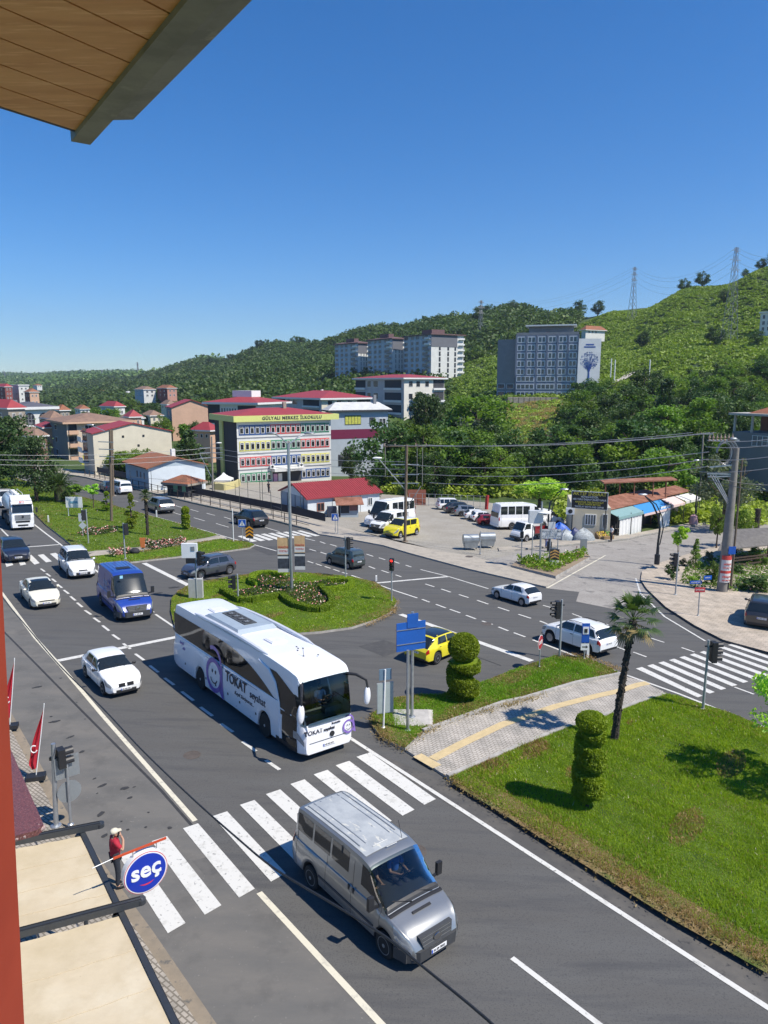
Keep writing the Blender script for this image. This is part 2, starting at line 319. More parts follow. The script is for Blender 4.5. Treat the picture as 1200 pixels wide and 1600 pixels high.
struct(MB().poly(bigpoly(L,0),asphalt).build('road'))
e=[W_(5,929),W_(55,997),W_(95,1041),W_(160,1118),W_(305,1283),W_(405,1395),W_(595,1600)]; e.append(ext(e[-2],e[-1],6)); e.insert(0,ext(e[0],e[1],-6))
k=[W_(19,1147),W_(95,1290),W_(217,1465),W_(300,1592)]; k.append(ext(k[-2],k[-1],8)); k.insert(0,ext(k[0],k[1],-5))
struct(MB().poly(bigpoly(e+k[::-1],.005),asph2).build('road_shoulder'))
struct(MB().poly(gp([(548,1160),(697,1221),(832,1303),(923,1358),(1053,1438),(1200,1520),(1330,1592),(1330,1655),(1200,1575)],.005),shoulder).build('road_shoulder'))
sheet('side_road',[(742,872),(780,863),(850,857),(980,844),(1000,839),(1110,818),(1200,799),(1330,770),(1330,805),(1200,836),(1100,861),(1047,877),(1023,885),(1001,900),(1003,912),(1020,932),(1002,930),(960,915),(905,925),(853,919),(868,907),(800,888)],sidemat,.006)
sheet('parking_lot',[(420,812),(400,792),(440,768),(560,770),(650,776),(760,785),(900,800),(985,822),(980,838),(850,851),(778,857),(733,870),(700,864),(640,849),(560,830),(500,815)],gravel,.012)
sheet('school_yard',[(200,757),(330,746),(440,750),(560,752),(560,769),(440,768),(420,800),(427,808),(300,781)],gravel,.008)
sheet('parking_lot',[(690,858),(733,864),(800,853),(806,866),(742,878)],gravel,.010)
def paved(name,pts,m,h=.13,km=None,structure=True):
    o=MB().prism(gp(pts),h,m,km or kerbm,.05).build(name); fixn(o); return struct(o)
paved('pavement',[(498,836),(537,842),(600,854),(640,866),(733,891),(853,919),(868,907),(800,889),(742,872),(700,865),(624,849),(560,832),(500,816),(430,799),(300,770),(247,762),(133,738),(40,724),(-60,712),(-60,720),(40,732),(133,746),(247,773),(300,786),(427,814),(483,828)],layered('pale paving',[((.38,.34,.28),),((.30,.27,.23),1.2,.55,.1),((.45,.41,.35),6,.62,.08)],rough=.95),.13)
cp=[(1023,884),(1047,876),(1100,860),(1200,835),(1330,806),(1400,1080),(1200,1022),(1130,1003),(1085,980),(1040,951),(1010,922),(1001,908),(1003,895)]
paved('pavement',cp,slabs,.14,kerbd)
paved('pavement',[(778,857),(850,851),(980,838),(1000,833),(1110,812),(1200,793),(1330,764),(1330,768),(1200,798),(1110,817),(1000,838),(980,843),(850,856),(780,862)],layered('pale paving',[((.4,.36,.3),)]),.12)
k2=[W_(19,1147),W_(95,1290),W_(217,1465),W_(300,1592)]; k2.append(ext(k2[-2],k2[-1],8)); k2.insert(0,ext(k2[0],k2[1],-8))
inn=[(x-4.5*.788,y-4.5*.616) for x,y in k2]
o=MB().prism(bigpoly(k2+inn[::-1],0),.12,brick2,kerbm,.05).build('pavement'); fixn(o); struct(o)
tan=layered('dusty gutter',[((.26,.215,.16),),((.2,.17,.13),1.5,.55,.12),((.12,.115,.105),4,.62,.05)],rough=.95)
g2=[(x+.36*.788,y+.36*.616) for x,y in k2]; struct(MB().poly(bigpoly(k2+g2[::-1],.009),tan).build('gutter'))
def island(name,pts,m=grassm,h=.15,inset=None): return paved(name,pts,m,h,kerbm)
IA=[(34,751),(130,778),(285,821),(342,838),(320,843),(230,856),(150,863),(128,866),(118,859),(103,846),(72,822),(45,795),(0,764),(-60,728),(-40,726)]
IB=[(131,873),(200,866),(345,844),(385,848),(398,853),(390,858),(330,866),(200,881),(160,884),(145,882)]
IC=[(267,957),(268,938),(280,925),(300,914),(350,905),(400,898),(450,896),(500,899),(548,903),(585,912),(609,926),(620,943),(612,958),(590,970),(550,983),(500,990),(460,993),(400,1003),(300,1010),(274,985)]
ID=[(579,1122),(583,1138),(600,1158),(633,1174),(660,1147),(720,1126),(786,1102),(820,1095),(900,1071),(969,1057),(942,1042),(915,1031),(870,1028),(843,1036),(795,1053),(750,1071),(690,1090),(650,1090),(612,1095)]
IE=[(699,1219),(820,1167),(872,1146),(940,1124),(997,1102),(1038,1089),(1057,1091),(1096,1104),(1137,1117),(1171,1131),(1220,1152),(1330,1200),(1330,1592),(1200,1518),(1053,1436),(923,1356),(832,1301)]
IF=[(799,888),(868,905),(922,874),(916,868),(860,878),(806,882)]
for i_,p_ in (('lawn',IA),('lawn',IB),('lawn',IC),('lawn',ID),('lawn',IE)): island(i_,p_)
island('lawn',IF,mat('dry soil',(.26,.2,.14),.95,var=.2),.28)
paved('footpath',[(131,872),(150,863),(230,857),(330,842),(346,838),(354,842),(230,862)],layered('pale paving',[((.4,.36,.3),)]),.1)
PP=[(634,1175),(661,1148),(720,1127),(786,1103),(820,1096),(900,1072),(969,1058),(1000,1066),(1036,1083),(1037,1089),(997,1101),(940,1123),(872,1145),(820,1166),(700,1218)]
paved('footpath',PP,herring,.10)
mb=MB(); ds=layered('dry verge',[((.20,.135,.06),),((.11,.13,.03),1.6,.55,.12),((.30,.22,.11),5,.60,.08),((.08,.12,.02),.7,.62,.08)],rough=.95,bump=1,bscale=30,dist=.05)
mb.strip([G(x,y)+Vector((0,0,.157)) for x,y in [(722,1222),(780,1256),(845,1296),(933,1350),(1062,1429),(1210,1511)]],1.1,ds); mb.strip([G(x,y)+Vector((0,0,.157)) for x,y in [(592,1128),(606,1148),(640,1163)]],.9,ds); struct(mb.build('dry_verge'))
mb=MB()
tac=mat('yellow tactile paving',(.54,.42,.23),.85,var=.12,scale=4,bump=.5,bscale=28)
mb.strip([G(x,y)+Vector((0,0,.113)) for x,y in [(676,1190),(719,1167),(786,1135),(819,1124),(868,1107),(930,1091),(966,1083),(997,1073),(1012,1070)]],.42,tac)
mb.strip([G(x,y)+Vector((0,0,.117)) for x,y in [(652,1184),(683,1202)]],.45,tac)
struct(mb.build('tactile_strip'))
mb=MB()
for pl in ([(661,1147),(720,1126),(786,1102),(820,1095),(900,1071),(969,1057)],[(699,1219),(820,1167),(872,1146),(940,1124),(997,1102),(1038,1089)]):
    g=gp(pl)
    for a,b in zip(g,g[1:]): mb.beam(a+Vector((0,0,.12)),b+Vector((0,0,.12)),.16,.2,kerbm)
struct(mb.build('kerb'))
mb=MB(); Z=.012
def ln(pts,wd,z=Z): mb.strip([G(x,y) for x,y in pts],wd,line,z)
yl=layered('cream edge paint',[((.62,.58,.46),),((.45,.42,.35),4,.6,.08),((.2,.19,.17),20,.72,.04)],rough=.75,bump=.1)
mb.strip([G(*p) for p in [(-25,893),(5,929),(55,997),(95,1041),(160,1118),(305,1283)]],.17,yl,Z)
mb.strip([G(*p) for p in [(405,1395),(595,1600),(690,1702)]],.17,yl,Z)
ln([(72,834),(103,857),(160,899)],.16); ln([(0,775),(35,805),(72,834)],.16)
ln([(545,1152),(680,1239),(1200,1575),(1300,1640)],.17); ln([(232,951),(240,957)],.15); ln([(243,960),(277,983)],.15)
ln([(0,825),(41,866)],.15); ln([(-10,860),(15,857),(92,851)],.3); ln([(91,1032.5),(276,995.5)],.38)
c8=[(95,195,120,213),(130,225,155,243),(165,258,190,278),(198,292,228,315),(238,328,270,352),(280,368,312,394),(322,408,355,435),(370,455,410,482),(425,502,465,530),(480,550,522,583),(543,607,588,638),(610,663,655,697),(685,727,740,767),(775,800,830,843),(868,878,928,922),(975,963,1050,1020)]
for x0,y0,x1,y1 in c8: ln([(40+x0/4,840+y0/4),(40+x1/4,840+y1/4)],.15)
for a in [(313,1105,332,1119),(345,1131,364,1144),(379,1159,400,1174),(415,1188,437,1203),(800,1497,940,1604)]: ln([(a[0],a[1]),(a[2],a[3])],.15)
ln([(225,880),(301,918)],.42); ln([(626,960),(831,1033)],.42)
ln([(20,743),(33,748),(130,777),(285,819),(350,838),(432,861)],.15); ln([(549,899),(620,924),(652,934.5)],.16)
ln([(832.5,1000),(867,1013),(972,1052.6),(1060,1084),(1136,1114),(1172,1128),(1260,1162)],.16)
c5=[(398,122,438,137),(470,148,522,167),(543,174,597,193),(627,205,678,224),(711,235,765,253),(796,266,847,286),(876,296,936,318),(415,42,462,57),(498,68,547,85),(590,97,640,113),(685,127,743,147),(793,163,852,183),(900,200,965,221),(1012,235,1050,250)]
for x0,y0,x1,y1 in c5: ln([(540+x0/3.333,900+y0/3.333),(540+x1/3.333,900+y1/3.333)],.15)
c43=[(288,782,340,800),(362,805,415,823),(443,830,493,847),(520,855,575,875),(597,882,645,897),(305,675,365,693),(405,702,458,720),(835,828,890,850),(948,865,1015,887),(1073,905,1125,922),(815,720,875,740),(925,752,982,770),(1060,785,1108,803),(1165,818,1215,835),(270,580,355,600),(400,608,447,625),(490,632,550,650)]
for x0,y0,x1,y1 in c43: ln([(430+x0/5.714,740+y0/5.714),(430+x1/5.714,740+y1/5.714)],.15)
for a in [(894,959,910,965),(933,971,951,977),(848.5,946,866,951),(1016,997,1038,1004),(1065,1012,1085,1019),(959,1009,977,1016),(989.4,1019,1010,1026.6),(1147.7,1073.8,1178,1085),(271,801,286,805.5),(302.5,809,320,814),(337.5,818,357.5,824),(409,822.5,437,831),(274,790,284,793),(297.5,796,310,799.5),(322.5,802,336,805.5),(350,808,361,811.5),(232,783,244,786),(205,781,216,784),(172,772,182,775),(60,742,70,745),(228,789,240,792)]: ln([(a[0],a[1]),(a[2],a[3])],.13)
ln([(589,911),(701,901)],.3); ln([(657,890),(701,901),(763,920)],.15)
mb.strip([G(*p) for p in [(855,919),(946,868)]],.14,yl,.016); ln([(993.5,904),(1000.5,927.5),(1038.5,964),(1102,1002)],.14,.02)
def zebra(TL0,TR0,BR0,BL0,TL1,TR1,BR1,BL1,n,lo=0,hi=None):
    A=[G(*p) for p in (TL0,TR0,BR0,BL0)]; B=[G(*p) for p in (TL1,TR1,BR1,BL1)]
    for i in range(lo,hi if hi is not None else n):
        t=i/(n-1); q=[a.lerp(b,t) for a,b in zip(A,B)]
        for v in q: v.z=gz(v.x,v.y)+Z+.003
        mb.poly(q,line)
zebra((237,1315),(261,1307),(346,1415),(320,1430),(557,1183),(578,1176),(681,1249),(663,1258),9,-1,9)
zebra((371,838),(378,837),(402,845.5),(394,847),(464,829.6),(470,829),(500,837),(493,838),9)
zebra((993.5,1045),(1003,1042.5),(1098,1087.5),(1090,1090),(1093,1019.5),(1100,1017.5),(1202,1055),(1194,1057),7,0,10)
for q in [[(25,870),(32,869),(41,882),(32,884)],[(40,869),(49,867),(62,880),(54,882.5)],[(59,867.5),(68,866),(81,877.5),(72,879)],[(78,865.5),(87,864),(102,875),(92,877)],[(6,873),(14,872),(21,883),(10,886)]]:
    mb.poly([G(x,y)+Vector((0,0,Z+.003)) for x,y in q],line)
struct(mb.build('road_markings'))
mb=MB(); dk=mat('tar patch',(.035,.035,.036),.8,var=.25,scale=5); 
def blob(px,py,r,ax=1.0,m=dk,z=.018,rot=0.0,n=14):
    c=G(px,py); pts=[]
    for k in range(n):
        q=2*math.pi*k/n; rr=r*.75*(.75+.4*random.random()); x=rr*math.cos(q)*ax; y=rr*math.sin(q); X=c.x+x*math.cos(rot)-y*math.sin(rot); Y=c.y+x*math.sin(rot)+y*math.cos(rot); pts.append((X,Y,gz(X,Y)+z))
    mb.poly(pts,m)
for px,py,r,ax in [(58,1074,.12,3),(85,1128,.13,2.5),(80,1120,.08,1),(110,1152,.08,3),(128,1175,.1,1.5),(95,1060,.05,2),(160,1228,.11,2),(195,1232,.12,1.8),(203,1247,.1,1.5),(152,1240,.05,1),(158,1272,.12,2),(164,1306,.1,1.5),(200,1297,.07,1),(228,1293,.06,1),(265,1294,.1,1),(148,1217,.05,2),(133,1124,.05,1),(190,1284,.05,1),(232,1270,.05,1),(120,1098,.05,1),(272,918,.25,2.2),(246,927,.2,2.5),(104,851,.35,1.5),(180,1300,.06,1.4),(210,1230,.05,2)]: blob(px,py,r,ax,rot=R(20+random.random()*60))
for pl,wd in (([(-10,968),(60,1040),(130,1110),(250,1235),(330,1325)],.10),([(620,985),(700,1010),(780,1040)],.06)):
    mb.strip([G(x+random.uniform(-3,3),y) for x,y in pl],wd,dk,.008)
struct(mb.build('tar_stains'))
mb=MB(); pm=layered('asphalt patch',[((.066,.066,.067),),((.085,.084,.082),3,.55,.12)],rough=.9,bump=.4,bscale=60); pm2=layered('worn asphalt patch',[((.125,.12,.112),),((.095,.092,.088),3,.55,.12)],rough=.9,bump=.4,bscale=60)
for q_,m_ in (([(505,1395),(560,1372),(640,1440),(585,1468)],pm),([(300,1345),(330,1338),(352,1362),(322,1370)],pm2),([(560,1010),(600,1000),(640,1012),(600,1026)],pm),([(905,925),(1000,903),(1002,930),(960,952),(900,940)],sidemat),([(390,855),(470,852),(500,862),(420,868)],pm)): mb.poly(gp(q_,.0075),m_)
struct(mb.build('road_patches'))
for px,py,lb in ((300,1180,'round iron manhole cover in the near carriageway beside the coach shadow'),(760,975,'round iron manhole cover in the far carriageway'),(650,1330,'round iron manhole cover in the lane beside the silver van')):
    mb=MB(); mb.lathe([(.33,0),(.33,.006),(.28,.008),(.28,.004)],(0,0,0),18,mat('iron cover',(.12,.1,.085),.7,.3,var=.2)); tag(mb.build('manhole_cover',loc=G(px,py)+Vector((0,0,.008))),lb,'manhole cover')
mb=MB(); c=G(733,872)+Vector((0,0,.136)); mb.lathe([(.36,0),(.36,.012),(.3,.012),(.3,.008)],c,18,mat('iron cover',(.12,.1,.085),.7,.3,var=.2)); tag(mb.build('manhole_cover'),'round iron manhole cover set in the pale paving near the skips','manhole cover')
def smooth_interp(kn,x,s=.05):
    xs=[a for a,b in kn]; zs=[b for a,b in kn]; x=np.asarray(x,float)
    return (np.interp(x-s,xs,zs)+2*np.interp(x,xs,zs)+np.interp(x+s,xs,zs))/4
class Body:
    """x forward from the rear bumper (0) to the nose (L); y to the vehicle's left; z up"""
    def __init__(s,L,W,sill,r,xa,belt,roof,wk=None,tum=.80,nose=.16,ss=.05,arch=1.14,zlow=None):
        s.L,s.W,s.sill,s.r,s.xa,s.belt,s.roof,s.tum,s.ss,s.arch=L,W,sill,r,xa,belt,roof,tum,ss,arch
        s.wk=wk or [(0,.86),(.12,.95),(.5,1),(L-.7,1),(L-.28,.94),(L-.06,.78),(L,.70)]
        s.zlow=zlow or [(0,sill+.12),(.15,sill),(L-.25,sill-.02),(L,sill+.06)]
    def ring(s,x):
        w=s.W/2*float(smooth_interp(s.wk,x,.03)); zb=float(np.interp(x,[a for a,b in s.zlow],[b for a,b in s.zlow]))
        zu=zb; Rr=s.r*s.arch
        for xw in s.xa:
            d=abs(x-xw)
            if d<Rr: zb=max(zb,s.r+math.sqrt(Rr*Rr-d*d))
        zs=float(smooth_interp(s.belt,x,s.ss)); zr=max(zs+.015,float(smooth_interp(s.roof,x,s.ss)))
        g=min(1,max(0,(zr-zs-.02)/.35)); wr=w*(.90*(1-g)+s.tum*g); h=zr-zs
        a=zs-zb
        pts=[(0,zb),(.5*w,zb),(.90*w,zb),(.975*w,zb+min(.07,a*.2)),(w*1.0,zb+.35*a),(w*1.0,zb+.62*a),(w*.985,zs-.12*a),(w*.96,zs-.01),(w*.93,zs+.01)]
        w0=w*.925
        pts+=[(w0+(wr-w0)*.45,zs+.015+(h-.015)*.46),(wr,zs+.015+(h-.015)*.86),(wr*.965,zr-.02*g-.004),(wr*.86,zr+.005*g),(wr*.6,zr+.02),(wr*.3,zr+.028),(0,zr+.03)]
        return pts
    def surf(s,x,t):
        r=s.ring(min(max(x,0),s.L)); i=int(min(max(math.floor(t),0),len(r)-2)); f=t-i
        return Vector((x,r[i][0]*(1-f)+r[i+1][0]*f,r[i][1]*(1-f)+r[i+1][1]*f))
    NT=16
    def body(s,paint,under=BLACK,low=None,hole=None,extra=(),test=None):
        st=set(np.round(np.linspace(0,s.L,34),3)); 
        for xw in s.xa:
            for k in np.linspace(-1,1,15): st.add(round(xw+k*s.r*s.arch*1.0,3))
            st.add(round(xw+s.r*s.arch*1.012,3)); st.add(round(xw-s.r*s.arch*1.012,3))
        st|=set(extra); st=[x for x in sorted(st) if 0<=x<=s.L]; mb=MB(); n=s.NT; V=[]
        for x in st:
            r=s.ring(x); V+=[(x,y,z) for y,z in r]+[(x,-y,z) for y,z in r[-2:0:-1]]
        m=2*n-2
        for i in range(len(st)-1):
            for k in range(m):
                kk=(k+1)%m; t_=min(k,m-1-k)
                if hole and hole[0]-1e-4<=st[i] and st[i+1]<=hole[1]+1e-4 and t_>=hole[2]: continue
                if test and all(test(V[q_]) for q_ in (i*m+k,(i+1)*m+k,(i+1)*m+kk,i*m+kk)): continue
                f=(i*m+k,(i+1)*m+k,(i+1)*m+kk,i*m+kk); t=min(k,m-1-k)
                mb.f.append(f); mb.mi.append(1 if t<2 else (2 if (low and t<3) else 0))
        mb.f.append(tuple(range(m-1,-1,-1))); mb.mi.append(0); b=(len(st)-1)*m; mb.f.append(tuple(range(b,b+m))); mb.mi.append(0)
        mb.v=V; mb.mats=[paint,under]+([low] if low else []); return mb
    def patch(s,x0,x1,t0,t1,side=1,off=.006,nx=8,nt=4,x0t=None,x1t=None,m=None,mb=None,thick=True):
        """panel lying on the body between stations x0..x1 and ring levels t0..t1; x0t,x1t let the ends slant"""
        x0t=x0 if x0t is None else x0t; x1t=x1 if x1t is None else x1t; mb=mb or MB(); vs=[]
        for j in range(nt+1):
            v=j/nt; t=t0+(t1-t0)*v; a=x0+(x0t-x0)*v; b=x1+(x1t-x1)*v
            for i in range(nx+1):
                x=a+(b-a)*i/nx; p=s.surf(x,t); e=.01
                dx=s.surf(min(x+e,s.L),t)-s.surf(max(x-e,0),t); dt=s.surf(x,min(t+.05,s.NT-1))-s.surf(x,max(t-.05,0)); nn=dt.cross(dx) if False else dx.cross(dt)
                if nn.length>1e-9: nn.normalize()
                if nn.y<-0.001 and t<14: nn=-nn
                if nn.z<0 and t>=11: nn=-nn
                p=p+nn*off; vs.append((p.x,p.y*side,p.z))
        fs=[(j*(nx+1)+i,j*(nx+1)+i+1,(j+1)*(nx+1)+i+1,(j+1)*(nx+1)+i) for j in range(nt) for i in range(nx)]
        if side<0: fs=[f[::-1] for f in fs]
        return mb.add(vs,fs,m)
    def top(s,x0,x1,t0,off=.006,m=None,mb=None,nx=8,bow=0.0):
        """panel across the whole width (windscreen, rear window, roof things)"""
        mb=mb or MB(); ts=list(np.linspace(t0,s.NT-1,7)); vs=[]
        row=[(t,1) for t in ts]+[(t,-1) for t in ts[::-1][1:]]
        for i in range(nx+1):
            x=x0+(x1-x0)*i/nx
            for t,sd in row:
                xx=x-bow*(abs(s.surf(x,t).y)/(s.W/2))**2; p=s.surf(xx,t); e=.01; dx=s.surf(min(xx+e,s.L),t)-s.surf(max(xx-e,0),t); n_=Vector((-dx.z,0,dx.x)); 
                if n_.length>1e-9: n_.normalize()
                if n_.z<0: n_=-n_
                vs.append((p.x+n_.x*off,p.y*sd,p.z+n_.z*off))
        k=len(row); fs=[(i*k+j,(i+1)*k+j,(i+1)*k+j+1,i*k+j+1) for i in range(nx) for j in range(k-1)]
        return mb.add(vs,fs,m)
def seam(B,x,sd,parent):
    q=MB(); q.tube([(x,sd*(p.y+.001),p.z) for p in [B.surf(x,t) for t in np.arange(3.2,10.1,.5)]],.006,BLACK,4); return q.build('door_seam',parent=parent)
def wheel(parent,x,y,r,w=.2,rim=RIM,spokes=5,cap=None,name='wheel'):
    sd=1 if y>0 else -1
    o=bpy.data.objects.new(name,None); COL.objects.link(o); o.parent=parent; o.location=(x,y,r); o.empty_display_size=.1
    t=MB(); t.lathe([(r*.60,-w/2),(r*.9,-w/2),(r*.98,-w*.38),(r,-w*.2),(r,w*.2),(r*.98,w*.38),(r*.9,w/2),(r*.64,w/2),(r*.60,w*.30)],n=24,m=RUBBER,axis='Y'); t.build('tyre',parent=o,smooth=True)
    q=MB(); yo=sd*w*.42
    q.lathe([(r*.655,0),(r*.655,sd*.02),(r*.60,sd*.018),(r*.58,-sd*.035)],c=(0,yo,0),n=24,m=rim,axis='Y'); q.lathe([(r*.58,-.004),(r*.58,.004)],c=(0,yo-sd*.035,0),n=18,m=BLACK,axis='Y')
    for k in range(spokes):
        a=2*math.pi*k/spokes; c=Vector((math.cos(a)*r*.33,yo-sd*.004,math.sin(a)*r*.33)); q.box((0,0,0),(r*.56,.02,r*(.5/spokes+.1)),rim,mat4=Matrix.Translation(c)@Matrix.Rotation(-a,4,'Y'))
    q.lathe([(r*.15,-.02),(r*.15,.02),(r*.08,.03)] if sd>0 else [(r*.08,-.03),(r*.15,-.02),(r*.15,.02)],c=(0,yo,0),n=12,m=rim,axis='Y'); q.build('rim',parent=o)
    return o
def placeveh(root,pf,pr,side,xf,xr,yw,smin=.8,smax=1.12,lift=0.0):
    """stand a vehicle with the wheels we can see (front pf, rear pr; side +1 = its left wheels) on the ground"""
    A=G(*pf);B=G(*pr)
    if side is None: side=0
    d=A-B; fw=Vector((d.x,d.y,0)).normalized(); wbm=math.hypot(d.x,d.y); s=min(max(wbm/(xf-xr),smin),smax)
    up=GN; f3=d.normalized(); l3=up.cross(f3).normalized(); up=f3.cross(l3)
    Mx=Matrix((f3,l3,up)).transposed(); mid=(A+B)/2; org=mid-s*(f3*((xf+xr)/2)+l3*side*yw)
    if lift: org+=Vector((0,0,lift))
    root.rotation_euler=Mx.to_euler(); root.location=org; root.scale=(s,s,s); return s
def plate(parent,x,z,sgn,w=.5,chars='34 AB 123',yo=0):
    o=MB().box((x,yo,z),(.014,w,.11),mat('number plate',(.78,.78,.78),.4,var=.04)).build('number_plate',parent=parent)
    b=MB().box((x+sgn*.003,yo+sgn*(-.0)+(w/2-.025)*(1 if sgn>0 else -1)*(-1),z),(.012,.04,.10),mat('plate blue',(.01,.06,.45),.4,var=.05)); b.build('plate_band',parent=o)
    if chars: text(chars,.085,BLACK,o,frame((x+sgn*.010,yo,z),(0,sgn,0),(sgn,0,0)),ext=.002,bold=.002)
    return o
def mirror(parent,x,y,z,m,s=1.0,arm=.08):
    sd=1 if y>0 else -1; mb=MB(); mb.beam((x,y-sd*.04,z-.02),(x-.02,y+sd*arm,z),.04*s,.05*s,BLACK); mb.ball((x-.03,y+sd*(arm+.06*s),z+.02),(.055*s,.10*s,.075*s),m,10,6); return mb.build('side_mirror',parent=parent,smooth=True)
def basic(name,label,cat,B,paint,win,ws,rw,hl,tl,grille,wheels,low=None,rails=False,mirr=None,plates=(None,None),group=None,roofcol=None,rim=RIM,sp=5,bump_f=None,bump_r=None,doors=(),handles=(),glass=None,rimname=None,sunroof=None,fog=False,mm=None,lip=True):
    """a car from its lofted body and the panels named in its spec"""
    glass=glass or GLASS; r0=empty(name,label=label,cat=cat,group=group); b=B.body(paint,low=low).build('body',parent=r0,smooth=True,sharp=32)
    for k,wn in enumerate(win):
        for sd in (1,-1): B.patch(*wn[:2],8.35 if len(wn)<5 else wn[4],10.05 if len(wn)<6 else wn[5],side=sd,x0t=wn[2],x1t=wn[3],m=glass,off=.006).build('side_window',parent=r0,smooth=True)
    if ws: B.top(ws[0],ws[1],9.2,m=glass,off=.007,bow=ws[2] if len(ws)>2 else 0.0).build('windscreen',parent=r0,smooth=True)
    if ws:   # wipers
        for y0 in (.5,-.05): MB().beam((ws[1]-.02,B.W/2*y0,B.surf(ws[1]-.02,13).z+.03),(ws[1]-.02-.22,B.W/2*y0-.45,B.surf(ws[1]-.24,13).z+.02),.02,.02,BLACK).build('wiper',parent=r0)
    if rw: B.top(rw[0],rw[1],9.6,m=glass,off=.007).build('rear_window',parent=r0,smooth=True)
    for sd in (1,-1):
        if hl: B.patch(hl[0],hl[1],hl[2],hl[3],side=sd,m=LAMP,off=.008,x0t=hl[4] if len(hl)>4 else None).build('headlight',parent=r0,smooth=True)
        if tl: B.patch(tl[0],tl[1],tl[2],tl[3],side=sd,m=RED,off=.008).build('taillight',parent=r0,smooth=True)
        for xw in B.xa: wheel(r0,xw,sd*(B.W/2-.11),B.r,.2,rim,sp)
        if mirr: mirror(r0,mirr[0],sd*(B.W/2*.95),mirr[1],mm or paint,mirr[2] if len(mirr)>2 else 1.0)
        for x in handles: p=B.surf(x,6.2); MB().box((x,sd*(p.y+.012),p.z),(.17,.025,.03),paint if not low else BLACK).build('door_handle',parent=r0)
        if doors:
            for dx in doors: seam(B,dx,sd,r0)
    L=B.L
    if grille:
        for z,h,w_,m in grille:
            xg=L-.035; q=MB(); q.box((xg+.03,0,z),(.035,w_,h),m)
            q.box((xg+.052,0,z+h*.2),(.008,w_*.96,max(.012,h*.12)),CHROME if m is BLACK else BLACK); q.build('grille',parent=r0)
    if lip: MB().box((L-.09,0,B.sill+.04),(.2,B.W*.72,.06),BLACK).build('front_bumper',parent=r0); MB().box((.07,0,B.sill+.16),(.17,B.W*.78,.12),BLACK).build('rear_bumper',parent=r0)
    if rails:
        for sd in (1,-1):
            xa_=[ws[0]-.1 if ws else L*.55,.45]; p=[B.surf(x,12) for x in np.linspace(xa_[0],xa_[1],6)]
            MB().tube([(v.x,sd*v.y,v.z+(.055 if 0<i<5 else .0)) for i,v in enumerate(p)],.018,STEEL if rails is True else rails,6).build('roof_rail',parent=r0)
    if plates[0]: plate(r0,L+.012,B.sill+.26 if len(plates)<3 else plates[2],1,chars=plates[0])
    if plates[1]: plate(r0,-.01,B.sill+.5 if len(plates)<4 else plates[3],-1,chars=plates[1])
    if sunroof: B.top(sunroof[0],sunroof[1],12.2,m=glass,off=.006).build('sunroof',parent=r0,smooth=True)
    if roofcol: B.top(ws[0]-.02,roofcol[1],11.2,m=roofcol[0],off=.005).build('roof_panel',parent=r0,smooth=True)
    return r0
def hatch(L=4.1,W=1.74,H=1.48,wb=2.54,r=.31,hood=.98,belt=.93,xr=.62,ck=1.0,rake=.75,sill=.24,tailx=.12,roofx=None,tum=.76,nosez=.66,rr=.72,third=0):
    """two-box shape: ck = cowl to nose, rake = windscreen run, rr = where the tailgate reaches the roof"""
    xf=L-.82; xb=xf-wb; c=L-ck
    be=[(0,.80),(.06,belt),(xb,belt+.02),(c-.3,belt-.02),(c,hood),(L-.45,hood-.09),(L-.12,nosez+.06),(L,nosez-.12)]
    ro=[(0,.5),(tailx,belt+.03),(rr,H-.07),(rr+.45,H-.01),(c-rake-.55,H),(c-rake,H-.035),(c,hood),(c+.05,.5),(L,.4)]
    return Body(L,W,sill,r,(xb,xf),be,ro,tum=tum,ss=.06),xf,xb,c
def mk_hatch(name,label,cat,paint,p,pf,pr,side,rails=False,low=None,smin=.8,smax=1.12,**k):
    B,xf,xb,c=hatch(**p); H=p.get('H',1.48); rk=p.get('rake',.75); rr=p.get('rr',.72); tx=p.get('tailx',.12)
    win=[(xb+.75+ .25,c-.28,xb+.75+.25,c-rk+.02),(xb+.05,xb+.75+.17,rr+.35,xb+.75+.17)]
    if p.get('third'): win=[(xb+1.05,c-.28,xb+1.05,c-rk+.02),(xb+.12,xb+.97,xb+.12,xb+.97),(.35,xb+.03,rr+.1,xb+.03)]
    o=basic(name,label,cat,B,paint,win,(c-rk+.03,c-.03,.0),(tx+.02,rr-.04),(B.L-.52,B.L-.06,5.0,6.6),(.01,.2,5.3,7.4),
        k.pop('grille',[(.40,.16,B.W*.5,BLACK),(.62,.07,B.W*.3,BLACK)]),None,low=low,rails=rails,mirr=(c-.35,B.surf(c-.35,8).z+.06),doors=(c-.16,xb+.98,xb+.05),handles=(xb+1.1,xb+.2),**k)
    placeveh(o,pf,pr,side,xf,xb,B.W/2-.05,smin,smax); return o
WCAR=carpaint('white',(.80,.80,.79)); SIL=carpaint('silver',(.33,.335,.33),.7,.34); GRY=carpaint('grey',(.12,.125,.15),.55,.3); BLK=carpaint('black',(.012,.012,.014)); CREAM=carpaint('cream',(.78,.74,.60))
DBL=carpaint('dark blue',(.015,.022,.045)); YEL=carpaint('yellow',(.72,.62,.02)); VBLUE=carpaint('blue',(.02,.055,.30)); GRN=carpaint('grey green',(.09,.11,.105),.5)
RAILB=BLACK
mk_hatch('hatchback_car','white hatchback beside the stop line, just left of the coach','car',WCAR,dict(L=4.32,W=1.78,H=1.44,wb=2.69,r=.33,ck=1.32,rake=.78,hood=.97,belt=.93,rr=.66),(161,1086),(134,1059),-1,plates=('06 KB 318',None,.42),grille=[(.36,.11,.95,BLACK)],mm=BLACK)
o_=bpy.data.objects['hatchback_car']
for sd in (1,-1): MB().box((4.32-.01,sd*.20,.63),(.07,.30,.15),BLACK).build('grille',parent=o_)
